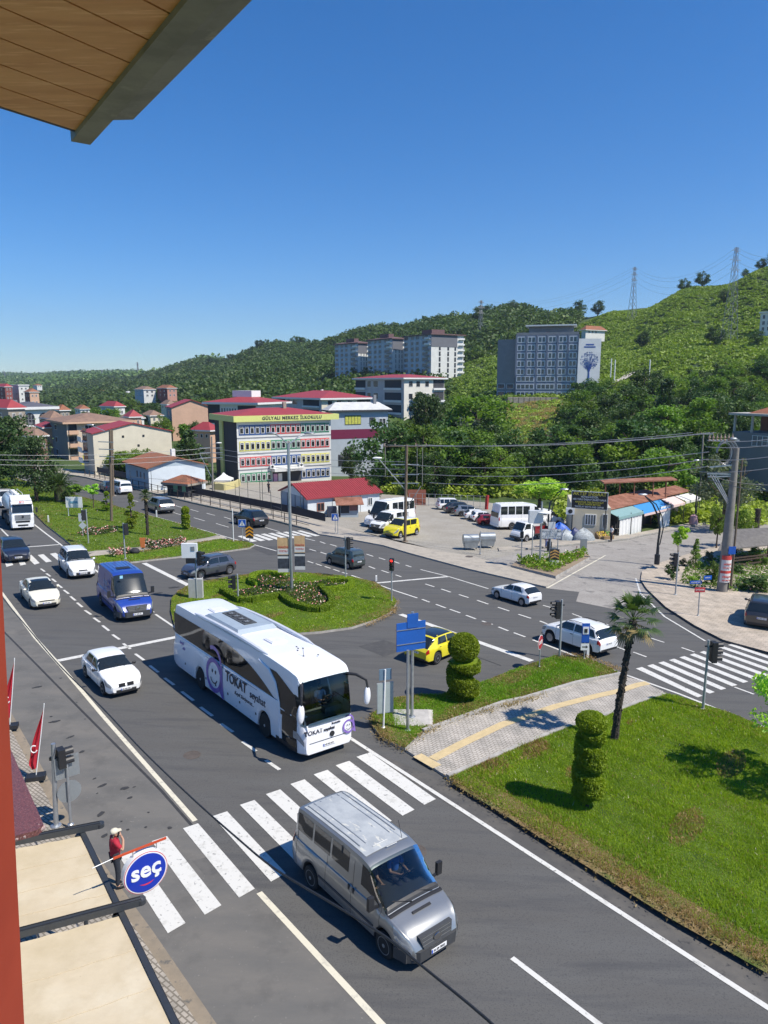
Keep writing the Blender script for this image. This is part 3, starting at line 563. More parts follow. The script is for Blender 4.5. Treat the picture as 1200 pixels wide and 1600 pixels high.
def sedan(L,W,H,wb,r,paint,name,label,pf,pr,side,**k):
    xf=L-.88; xb=xf-wb; c=L-1.22; belt=.95
    B=Body(L,W,.22,r,(xb,xf),[(0,.78),(.05,1.0),(.55,1.04),(xb+.4,.97),(c-.3,.95),(c,1.0),(L-.5,.88),(L-.1,.70),(L,.56)],[(0,.4),(.55,1.04),(1.15,H-.10),(1.6,H-.01),(c-1.25,H),(c-.75,H-.04),(c,1.0),(c+.05,.5),(L,.4)],tum=.74,ss=.08)
    o=basic(name,label,'car',B,paint,[(xb+1.1,c-.28,xb+1.1,c-.72),(xb+.05,xb+1.02,xb+.35,xb+1.02)],(c-.72,c-.03),(.6,1.12),(L-.62,L-.05,5.2,6.7),(.01,.3,5.3,7.2),[(.34,.14,1.1,BLACK),(.58,.06,.9,BLACK)],None,mirr=(c-.35,1.05),doors=(c-.16,xb+1.05,xb+.1),handles=(xb+1.15,xb+.2),**k)
    placeveh(o,pf,pr,side,xf,xb,W/2-.05); return o
sedan(4.62,1.81,1.48,2.70,.32,CREAM,'sedan_car','cream sedan with a dark sunroof in the left lane beside the blue van',(47,950),(34.5,935),-1,plates=('34 FL 527',None,.44),sunroof=(2.2,2.75))
mk_hatch('passenger_car','white people carrier with roof rails driving over the far left zebra crossing','car',WCAR,dict(L=4.5,W=1.78,H=1.68,wb=2.81,r=.32,ck=1.05,rake=.85,hood=1.08,belt=1.0,rr=.45,third=1),(106,903),(94,890),-1,rails=True,plates=('61 LD 204',None,.42))
mk_hatch('passenger_car','dark blue car cut by the left edge beside the far zebra crossing','car',DBL,dict(L=4.4,W=1.8,H=1.47,wb=2.65,r=.32,ck=1.15,hood=.96),(8.5,881.5),(-6,866),-1,plates=('28 DS 091',None,.44))
mk_hatch('suv_car','dark grey hatchback with a driver at the window, crossing between the median islands','car',GRY,dict(L=4.1,W=1.8,H=1.56,wb=2.6,r=.34,ck=1.05,hood=1.0,belt=.97,sill=.28,rr=.5),(314.5,905.5),(359,897.5),1,rails=RAILB,low=BLACK,plates=('55 SW 410',None,.45))
mk_hatch('hatchback_car','small white hatchback seen from behind on the far carriageway','car',WCAR,dict(L=4.03,W=1.73,H=1.47,wb=2.54,r=.31,ck=1.15,rake=.95,hood=.95,rr=.6,belt=.95),(776,935.4),(814.5,947),1,plates=(None,'52 PG 207'))
mk_hatch('suv_car','white off-roader with black roof rails beside the blue bus stop sign','car',WCAR,dict(L=4.34,W=1.82,H=1.66,wb=2.67,r=.36,ck=1.1,rake=.75,hood=1.1,belt=1.08,sill=.33,rr=.5,third=1,nosez=.8),(858.6,1004.5),(916,1025),1,rails=RAILB,low=DGREY,plates=(None,'52 DU 633'))
mk_hatch('suv_car','black SUV on the far carriageway just before the zebra crossing','car',BLK,dict(L=4.45,W=1.84,H=1.66,wb=2.7,r=.35,ck=1.1,hood=1.08,belt=1.06,sill=.28,rr=.75,nosez=.8),(366,818),(391,825),1,plates=(None,'34 BK 880'),smin=.9)
mk_hatch('suv_car','silver SUV on the far carriageway behind the small trees','car',SIL,dict(L=4.5,W=1.86,H=1.66,wb=2.7,r=.35,ck=1.1,hood=1.08,belt=1.06,sill=.3,rr=.6,nosez=.8),(228,797),(246,803),1,plates=(None,'06 PE 308'),smin=.88,low=BLACK)
mk_hatch('passenger_car','white multi-van on the far carriageway beside the twin wooden poles','car',WCAR,dict(L=4.9,W=1.92,H=1.9,wb=3.0,r=.33,ck=.95,rake=.7,hood=1.15,belt=1.05,rr=.25,third=1),(170,769),(183,772.5),1,plates=(None,'52 VT 12'),smin=.9)
mk_hatch('passenger_car','small dark car half hidden behind the wooden pole on the far carriageway','car',DBL,dict(L=4.1,W=1.72,H=1.5,wb=2.5,r=.31),(156,766.5),(165,770.5),1,smin=.85)
mk_hatch('estate_car','grey green family van with a big rear window on the far carriageway','car',GRN,dict(L=4.25,W=1.72,H=1.80,wb=2.72,r=.31,ck=.95,rake=.72,hood=1.12,belt=1.05,rr=.22,tum=.82),(515,881.5),(543.5,889.5),1,rails=True,plates=(None,'52 DB 77'))
y_=mk_hatch('suv_car','bright yellow SUV with a black roof partly hidden by the spiral topiary','car',YEL,dict(L=4.5,W=1.86,H=1.63,wb=2.68,r=.37,ck=1.1,hood=1.06,belt=1.06,sill=.28,rr=.85,nosez=.8),(724,1021),(683,1038),-1,roofcol=(BLK,.95),low=BLACK,plates=(None,'61 SP 909'),sp=10,smin=.85)
mk_hatch('suv_car','dark grey SUV parked on the corner pavement by the right edge','car',carpaint('graphite',(.06,.062,.066),.6),dict(L=4.45,W=1.84,H=1.66,wb=2.65,r=.35,ck=1.1,hood=1.08,belt=1.05,sill=.28,rr=.5,nosez=.8),(1170,954),(1161,984),1,plates=(None,'52 AC 019'),rails=RAILB,smin=.85)
mk_hatch('passenger_car','white car following the tanker at the left edge','car',WCAR,dict(L=4.5,W=1.8,H=1.75,wb=2.7,r=.32,ck=1.0,hood=1.1,rr=.4,third=1),(1.5,796),(-8,786),-1,plates=('61 WB 51',None,.42))
mk_hatch('pickup_truck','yellow and white delivery car parked behind the wooden power pole','car',YEL,dict(L=3.96,W=1.72,H=1.72,wb=2.51,r=.31,ck=.95,rake=.7,hood=1.08,belt=1.02,rr=.2,tum=.84),(625,841.5),(651,836.5),1,roofcol=(WCAR,.12),smin=.85,low=BLACK)
def parked(name,label,paint,p,pf,pr,side,**k): return mk_hatch(name,label,'car',paint,p,pf,pr,side,smin=.85,**k)
parked('parked_car','dark car behind the white minibus, its tail beside the wooden pole',carpaint('graphite',(.06,.062,.066)),dict(L=4.3,W=1.75,H=1.47,wb=2.6,r=.31),(622,804),(643,801.5),1)
parked('passenger_car','white van parked farthest back in the row under the trees',WCAR,dict(L=4.6,W=1.85,H=1.86,wb=2.9,r=.32,ck=.9,hood=1.12,rr=.2,third=1),(716,797),(697,797),-1)
parked('pickup_truck','black pickup parked second in the row under the trees',carpaint('graphite',(.06,.062,.066)),dict(L=4.9,W=1.85,H=1.75,wb=3.0,r=.36,hood=1.12,belt=1.08,rr=.9),(734,803),(709,803),-1,low=BLACK)
parked('suv_car','silver SUV parked third in the row under the trees',SIL,dict(L=4.5,W=1.82,H=1.68,wb=2.65,r=.36,hood=1.1,belt=1.05,rr=.6),(745,808),(723,807.5),-1,low=BLACK)
parked('hatchback_car','pearl white car parked fourth in the row under the trees',WCAR,dict(L=4.2,W=1.74,H=1.47,wb=2.54,r=.3),(760,813),(737,812.5),-1)
parked('hatchback_car','small white car parked fifth in the row beside the red one',WCAR,dict(L=3.9,W=1.7,H=1.5,wb=2.45,r=.3,rr=.45),(768,816),(748,816),-1)
parked('parked_car','dark red car parked between the white cars and the white minibus',carpaint('dark red',(.22,.012,.015)),dict(L=4.1,W=1.72,H=1.5,wb=2.5,r=.3,rr=.45),(779,822),(757,821.5),-1)
def screenmat(name,tint):
    m,nt_=_mat(name); o_=nt_.nodes.new('ShaderNodeOutputMaterial'); g_=nt_.nodes.new('ShaderNodeBsdfGlossy'); g_.inputs['Roughness'].default_value=.03; t_=nt_.nodes.new('ShaderNodeBsdfTransparent'); t_.inputs[0].default_value=(*tint,1); fr=nt_.nodes.new('ShaderNodeFresnel'); fr.inputs[0].default_value=1.5; mx=nt_.nodes.new('ShaderNodeMixShader'); nt_.links.new(fr.outputs[0],mx.inputs[0]); nt_.links.new(t_.outputs[0],mx.inputs[1]); nt_.links.new(g_.outputs[0],mx.inputs[2]); nt_.links.new(mx.outputs[0],o_.inputs[0]); return m
SCREEN=screenmat('van windscreen',(.55,.6,.6))
def van(name,label,paint,L,H,wb,pf,pr,side,W=1.98,r=.345,win=3,low=DGREY,hi=0,fr=1,smin=.85,smax=1.12,cat='van',roofm=None,plates=(None,None),glassside=True,interior=False):
    xf=L-.92; xb=xf-wb; c=L-.86; hood=1.16; rk=.86
    be=[(0,1.05),(.03,1.18),(c-.55,1.16),(c-.1,1.10),(c,hood),(L-.35,1.0),(L-.14,.86),(L-.02,.62),(L,.55)]
    ro=[(0,1.2),(.05,H-.30),(.12,H-.07),(.4,H-.02),(L*.45,H),(c-rk-.35,H-.02),(c-rk,H-.10),(c,hood+.01),(c+.05,.5),(L,.4)]
    B=Body(L,W,.30,r,(xb,xf),be,ro,tum=.86,ss=.05,wk=[(0,.93),(.06,.98),(.5,1),(L-.8,1),(L-.35,.95),(L-.08,.82),(L,.74)])
    glass=GLASS; r0=empty(name,label=label,cat=cat); B.body(paint,low=low,hole=(c-rk+.06,c-.06,9) if interior else None,extra=(c-rk+.06,c-.06)).build('body',parent=r0,smooth=True,sharp=32)
    dx=c-rk-.48
    for sd in (1,-1):
        B.patch(c-1.02-.10,c-.34,8.55,10.0,side=sd,x0t=c-1.12,x1t=c-rk+.02,m=glass).build('side_window',parent=r0,smooth=True)
        if glassside:
            n=win; a0,b0=.22,dx-.24
            for k in range(n):
                a=a0+(b0-a0)*k/n; b=a0+(b0-a0)*(k+1)/n-.09; B.patch(a,b,8.6,10.0,side=sd,m=glass).build('side_window',parent=r0,smooth=True)
        for d in (c-.25,dx-.10,dx-1.28,.28): seam(B,d,sd,r0)
        q=MB()
        for t_ in (4.25,): 
            a=[B.surf(x,t_) for x in np.linspace(xb+r*1.2,xf-r*1.2,6)]
            for u,v in zip(a,a[1:]): q.beam((u.x,sd*(u.y+.008),u.z),(v.x,sd*(v.y+.008),v.z),.06,.02,low,up=(0,1,0))
        q.build('side_moulding',parent=r0)
        for hx in (dx-.02,dx-.22): p=B.surf(hx,7); MB().box((hx,sd*(p.y+.015),p.z-.05),(.06,.03,.14),BLACK).build('door_handle',parent=r0)
        B.patch(L-.56,L-.055,5.1,7.2,side=sd,m=LAMP,off=.01,x0t=L-.62).build('headlight',parent=r0,smooth=True)
        B.patch(.005,.10,5.6,8.3,side=sd,m=RED,off=.008).build('taillight',parent=r0,smooth=True)
        for xw in (xb,xf): wheel(r0,xw,sd*(W/2-.12),r,.21,mat('steel wheel',(.26,.27,.28),.45,.5,var=.15),7)
        m_=MB(); m_.beam((c-.38,sd*W*.46,1.22),(c-.36,sd*(W*.5+.16),1.28),.05,.07,BLACK); m_.box((c-.36,sd*(W/2+.2),1.42),(.10,.17,.36),BLACK); m_.build('side_mirror',parent=r0)
    B.top(c-rk+.0,c-.01,9.0,m=SCREEN if interior else glass,off=.010).build('windscreen',parent=r0,smooth=True)
    if interior:
        u=MB(); im=mat('van interior',(.035,.037,.04),.85,var=.15); u.box((c-.35,0,1.02),(.7,1.75,.2),im); u.box((c-1.3,0,.9),(1.6,1.8,.06),im); u.box((c-2.0,0,1.45),(.06,1.75,1.15),im)
        for y in (.46,-.46): u.box((c-1.45,y,1.1),(.5,.5,.14),im); u.box((c-1.72,y,1.4),(.12,.48,.62),im)
        u.build('cab_interior',parent=r0); u=MB(); u.M=Matrix.Translation((c-.82,.46,1.32))@Matrix.Rotation(R(-55),4,'Y'); u.tube([(.2*math.cos(k*.35),.2*math.sin(k*.35),0) for k in range(19)],.016,BLACK,6); u.build('steering_wheel',parent=r0)
    for y0 in (.62,-.1): MB().beam((c+.0,y0,hood+.06),(c-.16,y0-.55,hood+.20),.022,.02,BLACK).build('wiper',parent=r0)
    B.top(c-.13,c+.10,8.6,m=BLACK,off=.016).build('cowl',parent=r0)
    p=B.surf(c+.33,15); MB().box((0,0,0),(.07,.62,.02),BLACK,mat4=Matrix.Translation((c+.26,0,p.z+.04))@Matrix.Rotation(R(16),4,'Y')).build('bonnet_vent',parent=r0)
    MB().hull([Vector((L-.16,y,.30)) for y in (-.86,.86)]+[Vector((L+.06,y,.32)) for y in (.60,-.60)],[Vector((L-.17,y,.60)) for y in (-.90,.90)]+[Vector((L+.07,y,.62)) for y in (.62,-.62)],low).build('front_bumper',parent=r0)
    for sd in (1,-1):
        m_=MB(); m_.beam((L-.15,sd*.87,.46),(L-.52,sd*.975,.46),.06,.30,low); m_.build('bumper_corner',parent=r0)
    g=MB(); g.hull([Vector((L-.06,y,.60)) for y in (-.46,.46)]+[Vector((L+.05,y,.60)) for y in (.46,-.46)],[Vector((L-.16,y,.90)) for y in (-.56,.56)]+[Vector((L-.05,y,.90)) for y in (.56,-.56)],low)
    for z in (.68,.76,.84): g.box((L+.035-(z-.6)*.34,0,z),(.03,.98,.035),SIL if low is DGREY else CHROME)
    g.build('grille',parent=r0); e=MB(); e.lathe([(.09,0),(.09,.02),(.07,.025)],c=(L+.015,0,.76),n=16,m=CHROME,axis='X'); em=e.build('emblem',parent=r0,smooth=True); em.scale=(1,1.5,1) 
    q=MB(); q.box((.0,0,.42),(.12,W*.86,.22),low); q.build('rear_bumper',parent=r0)
    MB().box((-.02,0,1.5),(.02,1.5,.5),glass).build('rear_window',parent=r0)
    q=MB()
    for y in (-.62,-.42,-.2,0,.2,.42,.62):
        a=[(x,y,B.surf(x,14).z+.006) for x in np.linspace(.35,c-rk-.7,6)]; 
        for u,v in zip(a,a[1:]): q.beam(u,v,.03,.012,roofm or paint)
    q.build('roof_ribs',parent=r0)
    if plates[0]: plate(r0,L+.085,.47,1,chars=plates[0],w=.52)
    if plates[1]: plate(r0,-.08,.62,-1,chars=plates[1])
    s_=placeveh(r0,pf,pr,side,xf,xb,W/2-.05,smin,smax); return r0,B,c
peel=layered('worn silver roof',[((.34,.36,.37),),((.42,.44,.44),2,.5,.1),((.56,.55,.49),4.0,.615,.02,(.6,1.8,1),0.0)],rough=.4,bump=.1,spec=.6)
v1,Bv,cv=van('minibus_van','silver minibus van with a peeling roof on the near zebra crossing',SIL,5.25,2.12,3.3,(600,1496),(486,1388),-1,plates=('34 EF 7092',None),cat='van',interior=True)
Bv.top(.3,cv-1.15,12.0,m=peel,off=.012,nx=14).build('roof_panel',parent=v1,smooth=True)
q=MB(); q.box((3.05,-.1,2.155),(.02,.5,.012),mat('roof sealant',(.6,.6,.57),.6,var=.1)); q.box((3.3,.1,2.153),(.02,.36,.012),mat('roof sealant',(.6,.6,.57))); q.tube([(3.2,.55,2.13),(2.95,.62,2.5)],.008,BLACK,5); q.build('roof_aerial',parent=v1)
v2,B2,c2=van('delivery_van','blue panel van with a roof hatch between the cream sedan and the median','van' and VBLUE,5.3,2.42,3.3,(181,969),(158,946),-1,plates=('61 AFR 55',None),glassside=False,cat='van')
B2.top(2.2,2.7,13.5,m=BLACK,off=.03).build('roof_hatch',parent=v2)
text('FARK',.34,mat('faded lettering',(.35,.38,.5),.6,var=.1),v2,frame((2.5,-1.0,1.72),(1,0,0),(0,-1,.05)),ext=.006); text('KARGO',.2,mat('faded lettering',(.35,.38,.5)),v2,frame((2.4,-1.0,1.42),(1,0,0),(0,-1,.02)),ext=.006)
MB().box((4.02,-.5,2.3),(.02,.16,.16),mat('sticker',(.3,.6,.75),.5,var=.1)).build('sticker',parent=v2)
v3,_,_=van('minibus','long white minibus with dark windows parked nose out beside the red roofed shed',WCAR,6.4,2.65,3.9,(592,826),(640,818),1,cat='minibus',win=4,low=WCAR,W=2.0)
v4,_,_=van('delivery_van','small white van parked between the white minibus and the yellow car',WCAR,4.6,1.98,2.8,(603,834),(632,828),1,cat='van',win=2,low=BLACK,W=1.75,r=.3)
v5,_,_=van('minibus','white minibus parked tail towards us in front of the red car',WCAR,6.0,2.6,3.6,(800,821),(858,823),1,cat='minibus',win=4,low=WCAR,W=2.0)
placeveh(v5,(858,826.5),(789,828.5),-1,5.08,1.48,.95,.8,1.15)
v6,_,_=van('delivery_van','white van parked behind the dropside truck under the trees',WCAR,5.0,2.1,3.0,(872,822),(838,822),-1,cat='van',win=2,low=WCAR)
def droptruck():
    r0=empty('dropside_truck',label='small white truck with a loaded dropside bed beside the traffic sensors',cat='truck'); L=5.2;c=L-.35
    B=Body(1.9,1.7,.34,.33,(1.0,),[(0,1.1),(1.3,1.1),(1.75,.95),(1.9,.7)],[(0,1.2),(.08,1.95),(.9,1.98),(1.15,1.93),(1.62,1.12),(1.9,.4)],tum=.88,wk=[(0,.97),(1.5,1),(1.9,.85)])
    cb=B.body(WCAR).build('cab',parent=r0,smooth=True,sharp=32); cb.location=(3.3,0,0)
    for sd in (1,-1):
        o=B.patch(.45,1.35,8.5,10,side=sd,x1t=1.12,m=GLASS).build('side_window',parent=r0,smooth=True); o.location=(3.3,0,0)
        o=B.patch(1.55,1.82,5.2,6.8,side=sd,m=LAMP,off=.01).build('headlight',parent=r0); o.location=(3.3,0,0)
        wheel(r0,4.3,sd*.74,.33); wheel(r0,1.1,sd*.74,.33,.26)
        MB().box((1.6,sd*.86,1.0),(3.2,.04,.4),carpaint('dark red',(.22,.012,.015))).build('bed_side',parent=r0)
    o=B.top(1.16,1.6,9.4,m=GLASS,off=.008).build('windscreen',parent=r0,smooth=True); o.location=(3.3,0,0)
    mb=MB(); mb.box((1.65,0,.75),(3.3,1.72,.1),DGREY); mb.box((1.65,0,.5),(3.4,.7,.16),BLACK); mb.box((.02,0,1.0),(.04,1.7,.4),DGREY); mb.box((3.2,0,1.15),(.05,1.7,.75),DGREY); mb.build('load_bed',parent=r0)
    MB().box((5.2,0,.42),(.08,1.6,.22),DGREY).build('front_bumper',parent=r0)
    placeveh(r0,(822.5,846.5),(857,843),1,4.3,1.1,.8,.75,1.1)
droptruck()
def tanker():
    r0=empty('tanker_truck',label='white tanker lorry approaching in the right lane of the near carriageway',cat='truck'); L=11.0
    xf=L-1.35
    B=Body(2.3,2.5,.42,.50,(.98,),[(0,2.0),(1.9,2.0),(2.15,1.9),(2.3,1.5)],[(0,2.0),(.02,3.55),(.8,3.6),(1.7,3.2),(1.95,3.0),(2.22,2.05),(2.3,1.2)],tum=.94,wk=[(0,.98),(2.0,1),(2.3,.93)],ss=.03,arch=1.1,zlow=[(0,.8),(.3,.45),(2.3,.36)])
    dx=L-2.3; cb=B.body(WCAR).build('cab',parent=r0,smooth=True,sharp=32); cb.location=(dx,0,0)
    o=MB().hull([Vector((L-.17,y,2.12)) for y in (-1.08,1.08)]+[Vector((L-.02,y,2.12)) for y in (1.08,-1.08)],[Vector((L-.36,y,2.98)) for y in (-1.04,1.04)]+[Vector((L-.28,y,2.98)) for y in (1.04,-1.04)],GLASS).build('windscreen',parent=r0)
    MB().box((L-.22,0,3.07),(.25,2.2,.08),mat('sun visor',(.05,.06,.08),.3,var=.1)).build('sun_visor',parent=r0)
    for sd in (1,-1):
        o=B.patch(1.35,2.0,8.6,9.8,side=sd,m=GLASS).build('side_window',parent=r0,smooth=True); o.location=(dx,0,0)
        m_=MB(); m_.beam((L-.2,sd*1.2,2.6),(L-.1,sd*1.5,2.6),.04,.04,BLACK); m_.box((L-.12,sd*1.52,2.35),(.14,.2,.6),BLACK); m_.build('side_mirror',parent=r0)
        MB().box((L-.01,sd*.98,.74),(.1,.42,.26),LAMP).build('headlight',parent=r0)
        for x in (xf,): wheel(r0,x,sd*1.1,.5,.3,RIM,8)
        for x in (xf-3.1,xf-4.45,1.2): wheel(r0,x,sd*1.02,.5,.5,RIM,8)
        mb=MB(); mb.beam((xf-.9,sd*1.05,.75),(3.0,sd*1.05,.75),.4,.5,DGREY); mb.build('side_tank',parent=r0)
    g=MB(); g.box((L+.0,0,1.55),(.06,1.7,.62),mat('grille silver',(.5,.5,.5),.4,.4,var=.08))
    for z in (1.3,1.42,1.54,1.66,1.78): g.box((L+.035,0,z),(.03,1.6,.035),BLACK)
    g.box((L+.03,0,1.05),(.06,1.5,.22),BLACK); g.box((L+.04,0,.62),(.06,1.1,.18),BLACK); g.build('grille',parent=r0)
    MB().hull([Vector((L-.3,y,.34)) for y in (-1.25,1.25)]+[Vector((L+.05,y,.36)) for y in (1.1,-1.1)],[Vector((L-.3,y,.95)) for y in (-1.25,1.25)]+[Vector((L+.04,y,.92)) for y in (1.15,-1.15)],WCAR).build('front_bumper',parent=r0)
    e=MB(); e.lathe([(.13,0),(.13,.02),(.1,.03)],c=(L+.05,0,1.62),n=16,m=BLACK,axis='X'); e.build('emblem',parent=r0)
    text('BETA',.26,mat('red lettering',(.5,.03,.03),.5,var=.05),r0,frame((L-.42,0,3.32),(0,1,0),(1,0,.35)),ext=.01,bold=.008)
    MB().hull([Vector((L-2.2,y,3.5)) for y in (-1.15,1.15)]+[Vector((L-.9,y,3.45)) for y in (1.1,-1.1)],[Vector((L-2.25,y,3.95)) for y in (-1.1,1.1)]+[Vector((L-1.6,y,3.8)) for y in (1.0,-1.0)],WCAR).build('roof_deflector',parent=r0)
    t=MB(); t.M=Matrix.Translation((0,0,2.35))@Matrix.Diagonal((1,1,1.05,1)); prof=[(.3,.0),(.8,.12),(1.14,.45),(1.2,.8),(1.2,L-4.0),(1.12,L-3.5),(.8,L-3.2),(.3,L-3.1)]
    t.lathe(prof,n=28,m=mat('tank paint',(.70,.74,.76),.35,.2,var=.08,scale=.8,coat=.4),axis='X'); t.build('tank',parent=r0,smooth=True)
    q=MB(); q.box((4.0,0,3.66),(5.6,.7,.06),STEEL)
    for s_ in (1,-1): q.tube([(1.4,s_*.55,3.55),(1.6,s_*.55,3.9),(6.6,s_*.55,3.9),(6.8,s_*.55,3.55)],.025,WHITE,6)
    for x in (2,4,6): q.lathe([(.28,0),(.28,.12),(.2,.16)],c=(x,0,3.69),n=14,m=WHITE)
    q.build('walkway',parent=r0)
    mb=MB(); mb.box((4.2,0,.95),(8.4,.9,.3),BLACK); mb.box((.4,0,.9),(.5,2.3,.4),DGREY); mb.build('chassis',parent=r0)
    plate(r0,L+.08,.42,1,chars='52 BT 440',yo=0)
    placeveh(r0,(24,836.5),(4,811),-1,xf,xf-4.0,1.2,.87,.87); return r0
tanker()
def coach():
    r0=empty('coach_bus',label='white touring coach with a purple smiling logo crossing the junction',cat='bus')
    L,W,H=12.1,2.5,3.5; xf=L-2.85; xb=xf-6.05; r=.50; belt=2.0
    WB=mat('coach white',(.80,.80,.82),.28,0,var=.03,scale=.7,coat=.7); PUR=mat('purple vinyl',(.20,.12,.42),.4,var=.06,scale=2,coat=.4); CG=glassy('coach glass',(.018,.017,.016),.05)
    DRK=mat('coach lettering',(.03,.03,.045),.4,var=.1)
    B=Body(L,W,.30,r,(xb,xf),[(0,1.3),(.04,belt-.1),(L-.35,belt-.1),(L-.08,1.35),(L,1.0)],[(0,2.2),(.05,H-.35),(.2,H-.10),(.6,H-.03),(L-2.6,H-.03),(L-1.0,H-.12),(L-.55,H-.20),(L-.34,H-.42),(L-.22,H-.8),(L-.08,2.0),(L-.02,1.4),(L,1.0)],
        wk=[(0,.93),(.1,.98),(.6,1),(L-.8,1),(L-.3,.955),(L-.08,.88),(L,.83)],tum=.965,ss=.08,arch=1.12,zlow=[(0,.42),(.6,.30),(L-.4,.27),(L,.33)])
    B.body(WB,extra=[L-k*.03 for k in range(1,30)],test=lambda v: v[0]>L-.75 and 1.46<v[2]<3.10 and abs(v[1])<1.17).build('body',parent=r0,smooth=True,sharp=35)
    for sd in (1,-1):
        mb=MB(); n=60; top=[];bot=[]
        for i in range(n+1):
            x=.12+(L-1.95-.12)*i/n
            zt=3.02-.0*x-(max(0,(x-5.2)/(L-1.95-5.2))**2.2)*1.25; zb_=1.98-.10*(x/L)
            if zt<zb_+.01: zt=zb_+.01
            top.append((x,zt)); bot.append((x,zb_))
        def side(x,z):
            lo,hi=3.0,11.0
            for _ in range(22):
                m_=(lo+hi)/2
                if B.surf(x,m_).z<z: lo=m_
                else: hi=m_
            return B.surf(x,lo).y
        def sq(pts_t,pts_b,m,off,name,nz=4):
            q=MB(); vs=[]
            for (xt,zt),(xb_,zb_) in zip(pts_t,pts_b):
                for k in range(nz+1): f=k/nz; x=xb_+(xt-xb_)*f; z=zb_+(zt-zb_)*f; vs.append((x,sd*(side(x,z)+off),z))
            fs=[(i*(nz+1)+k,(i+1)*(nz+1)+k,(i+1)*(nz+1)+k+1,i*(nz+1)+k+1) for i in range(len(pts_t)-1) for k in range(nz)]
            q.add(vs,fs,m); return q.build(name,parent=r0,smooth=True)
        cuts=[0,9,18,27,36,45,60]
        for a,b in zip(cuts,cuts[1:]): sq(top[a:b+1],bot[a:b+1],CG,.008,'side_window')
        sq([(x,3.05-max(0,(x-(L-1.9)))*.42) for x in np.linspace(L-2.5,L-.62,8)],[(x,2.38-max(0,(L-1.75-x))*-.9 if x<L-1.75 else 1.5) for x in np.linspace(L-2.0,L-.42,8)],CG,.010,'side_window')
        if sd<0:
            d=sq([(x,1.62) for x in np.linspace(L-1.42,L-.42,5)],[(x,.5) for x in np.linspace(L-1.42,L-.40,5)],CG,.012,'door')
            sq([(x,.50) for x in np.linspace(L-1.9,L-.40,5)],[(x,.34) for x in np.linspace(L-1.9,L-.40,5)],BLACK,.012,'door_step')
        else: sq([(x,2.3) for x in np.linspace(L-1.42,L-.55,5)],[(x,1.5) for x in np.linspace(L-1.42,L-.45,5)],CG,.012,'driver_window')
        q=MB(); pr=[(L-3.3,3.16),(L-2.5,2.98),(L-2.05,2.60),(L-1.75,2.0),(L-1.62,1.2),(L-1.56,.5)]
        q.tube([(x,sd*(side(x,z)+.01),z) for x,z in pr],[.05,.06,.06,.05,.045,.04],WB,8); q.build('pillar_trim',parent=r0,smooth=True)
        for x in (1.15,2.2,4.25,5.55,6.85,8.1,L-1.5):
            if abs(x-xf)<.6: continue
            MB().beam((x,sd*(side(x,.45)+.002),.45),(x,sd*(side(x,1.85)+.002),1.85),.012,.006,DGREY,up=(0,1,0)).build('luggage_door_seam',parent=r0)
        q=MB()
        for x0,x1 in ((xb+.6,xf-.6),): q.beam((x0,sd*(side(x0,1.78)+.002),1.80),(x1,sd*(side(x1,1.78)+.002),1.80),.006,.012,DGREY,up=(0,1,0))
        q.build('luggage_door_seam',parent=r0)
        for x in (1.6,3.9,4.9,6.1,7.2,8.6): MB().box((x,sd*(side(x,.75)+.004),.78),(.10,.01,.10),BLACK).build('door_catch',parent=r0)
        for xw in (xb,xf):
            wheel(r0,xw,sd*(W/2-.19),r,.30,mat('coach rim',(.55,.56,.58),.3,.6,var=.08),10)
        pts=[(x,sd*(1.10 if 3.0<x<9.0 else 1.08),3.46+.10*math.sin(min(1,max(0,(x-2.4)/7.0))*math.pi)) for x in np.linspace(2.4,9.3,12)]
        MB().tube(pts,[.03]+[.10]*10+[.03],mat('roof fairing',(.62,.64,.68),.35,var=.05,coat=.4),8).build('roof_fairing',parent=r0,smooth=True)
        B.patch(L-.62,L-.06,4.1,4.75,side=sd,m=LAMP,off=.012).build('headlight',parent=r0,smooth=True)
        MB().ball((L-.05,sd*.86,.52),(.05,.09,.07),LAMP,10,6).build('fog_light',parent=r0)
        mb=MB(); mb.tube([(L-.5,sd*.98,3.0),(L-.05,sd*1.25,3.02),(L+.30,sd*1.48,2.86),(L+.36,sd*1.52,2.55)],[.07,.06,.05,.045],BLACK,8); mb.build('mirror_arm',parent=r0,smooth=True)
        MB().ball((L+.34,sd*1.52,2.22),(.11,.15,.38),WB,12,10).build('side_mirror',parent=r0,smooth=True)
    q=MB(); vs=[]; nx,ny=12,16
    for i in range(nx+1):
        z=1.42+(3.12-1.42)*i/nx
        for j in range(ny+1):
            v=-1+2*j/ny; hw=1.16
            lo,hi=L-1.4,L
            y=v*hw
            def inside(x):
                rr=B.ring(x); 
                ysl=[p for p in rr[3:]]
                zt=rr[-1][1]
                if z>zt: return False
                yy=max([a_[0]+(b_[0]-a_[0])*((z-a_[1])/(b_[1]-a_[1]) if abs(b_[1]-a_[1])>1e-6 else 0) for a_,b_ in zip(ysl,ysl[1:]) if min(a_[1],b_[1])-1e-6<=z<=max(a_[1],b_[1])+1e-6] or [0])
                return abs(y)<=yy
            for _ in range(20):
                m_=(lo+hi)/2
                if inside(m_): lo=m_
                else: hi=m_
            vs.append((lo+.012+.02*(1-v*v),y,z))
    fs=[(i*(ny+1)+j,i*(ny+1)+j+1,(i+1)*(ny+1)+j+1,(i+1)*(ny+1)+j) for i in range(nx) for j in range(ny)]
    WS=screenmat('coach windscreen',(.78,.84,.81))
    q.add(vs,fs,WS); wo=q.build('windscreen',parent=r0,smooth=True)
    return r0,B,L,W,H,WB,PUR,DRK,CG,side,xf,xb,r,WS
cb,cB,cL,cW,cH,WB,PUR,DRK,CG,cside,cxf,cxb,cr,WS=coach()
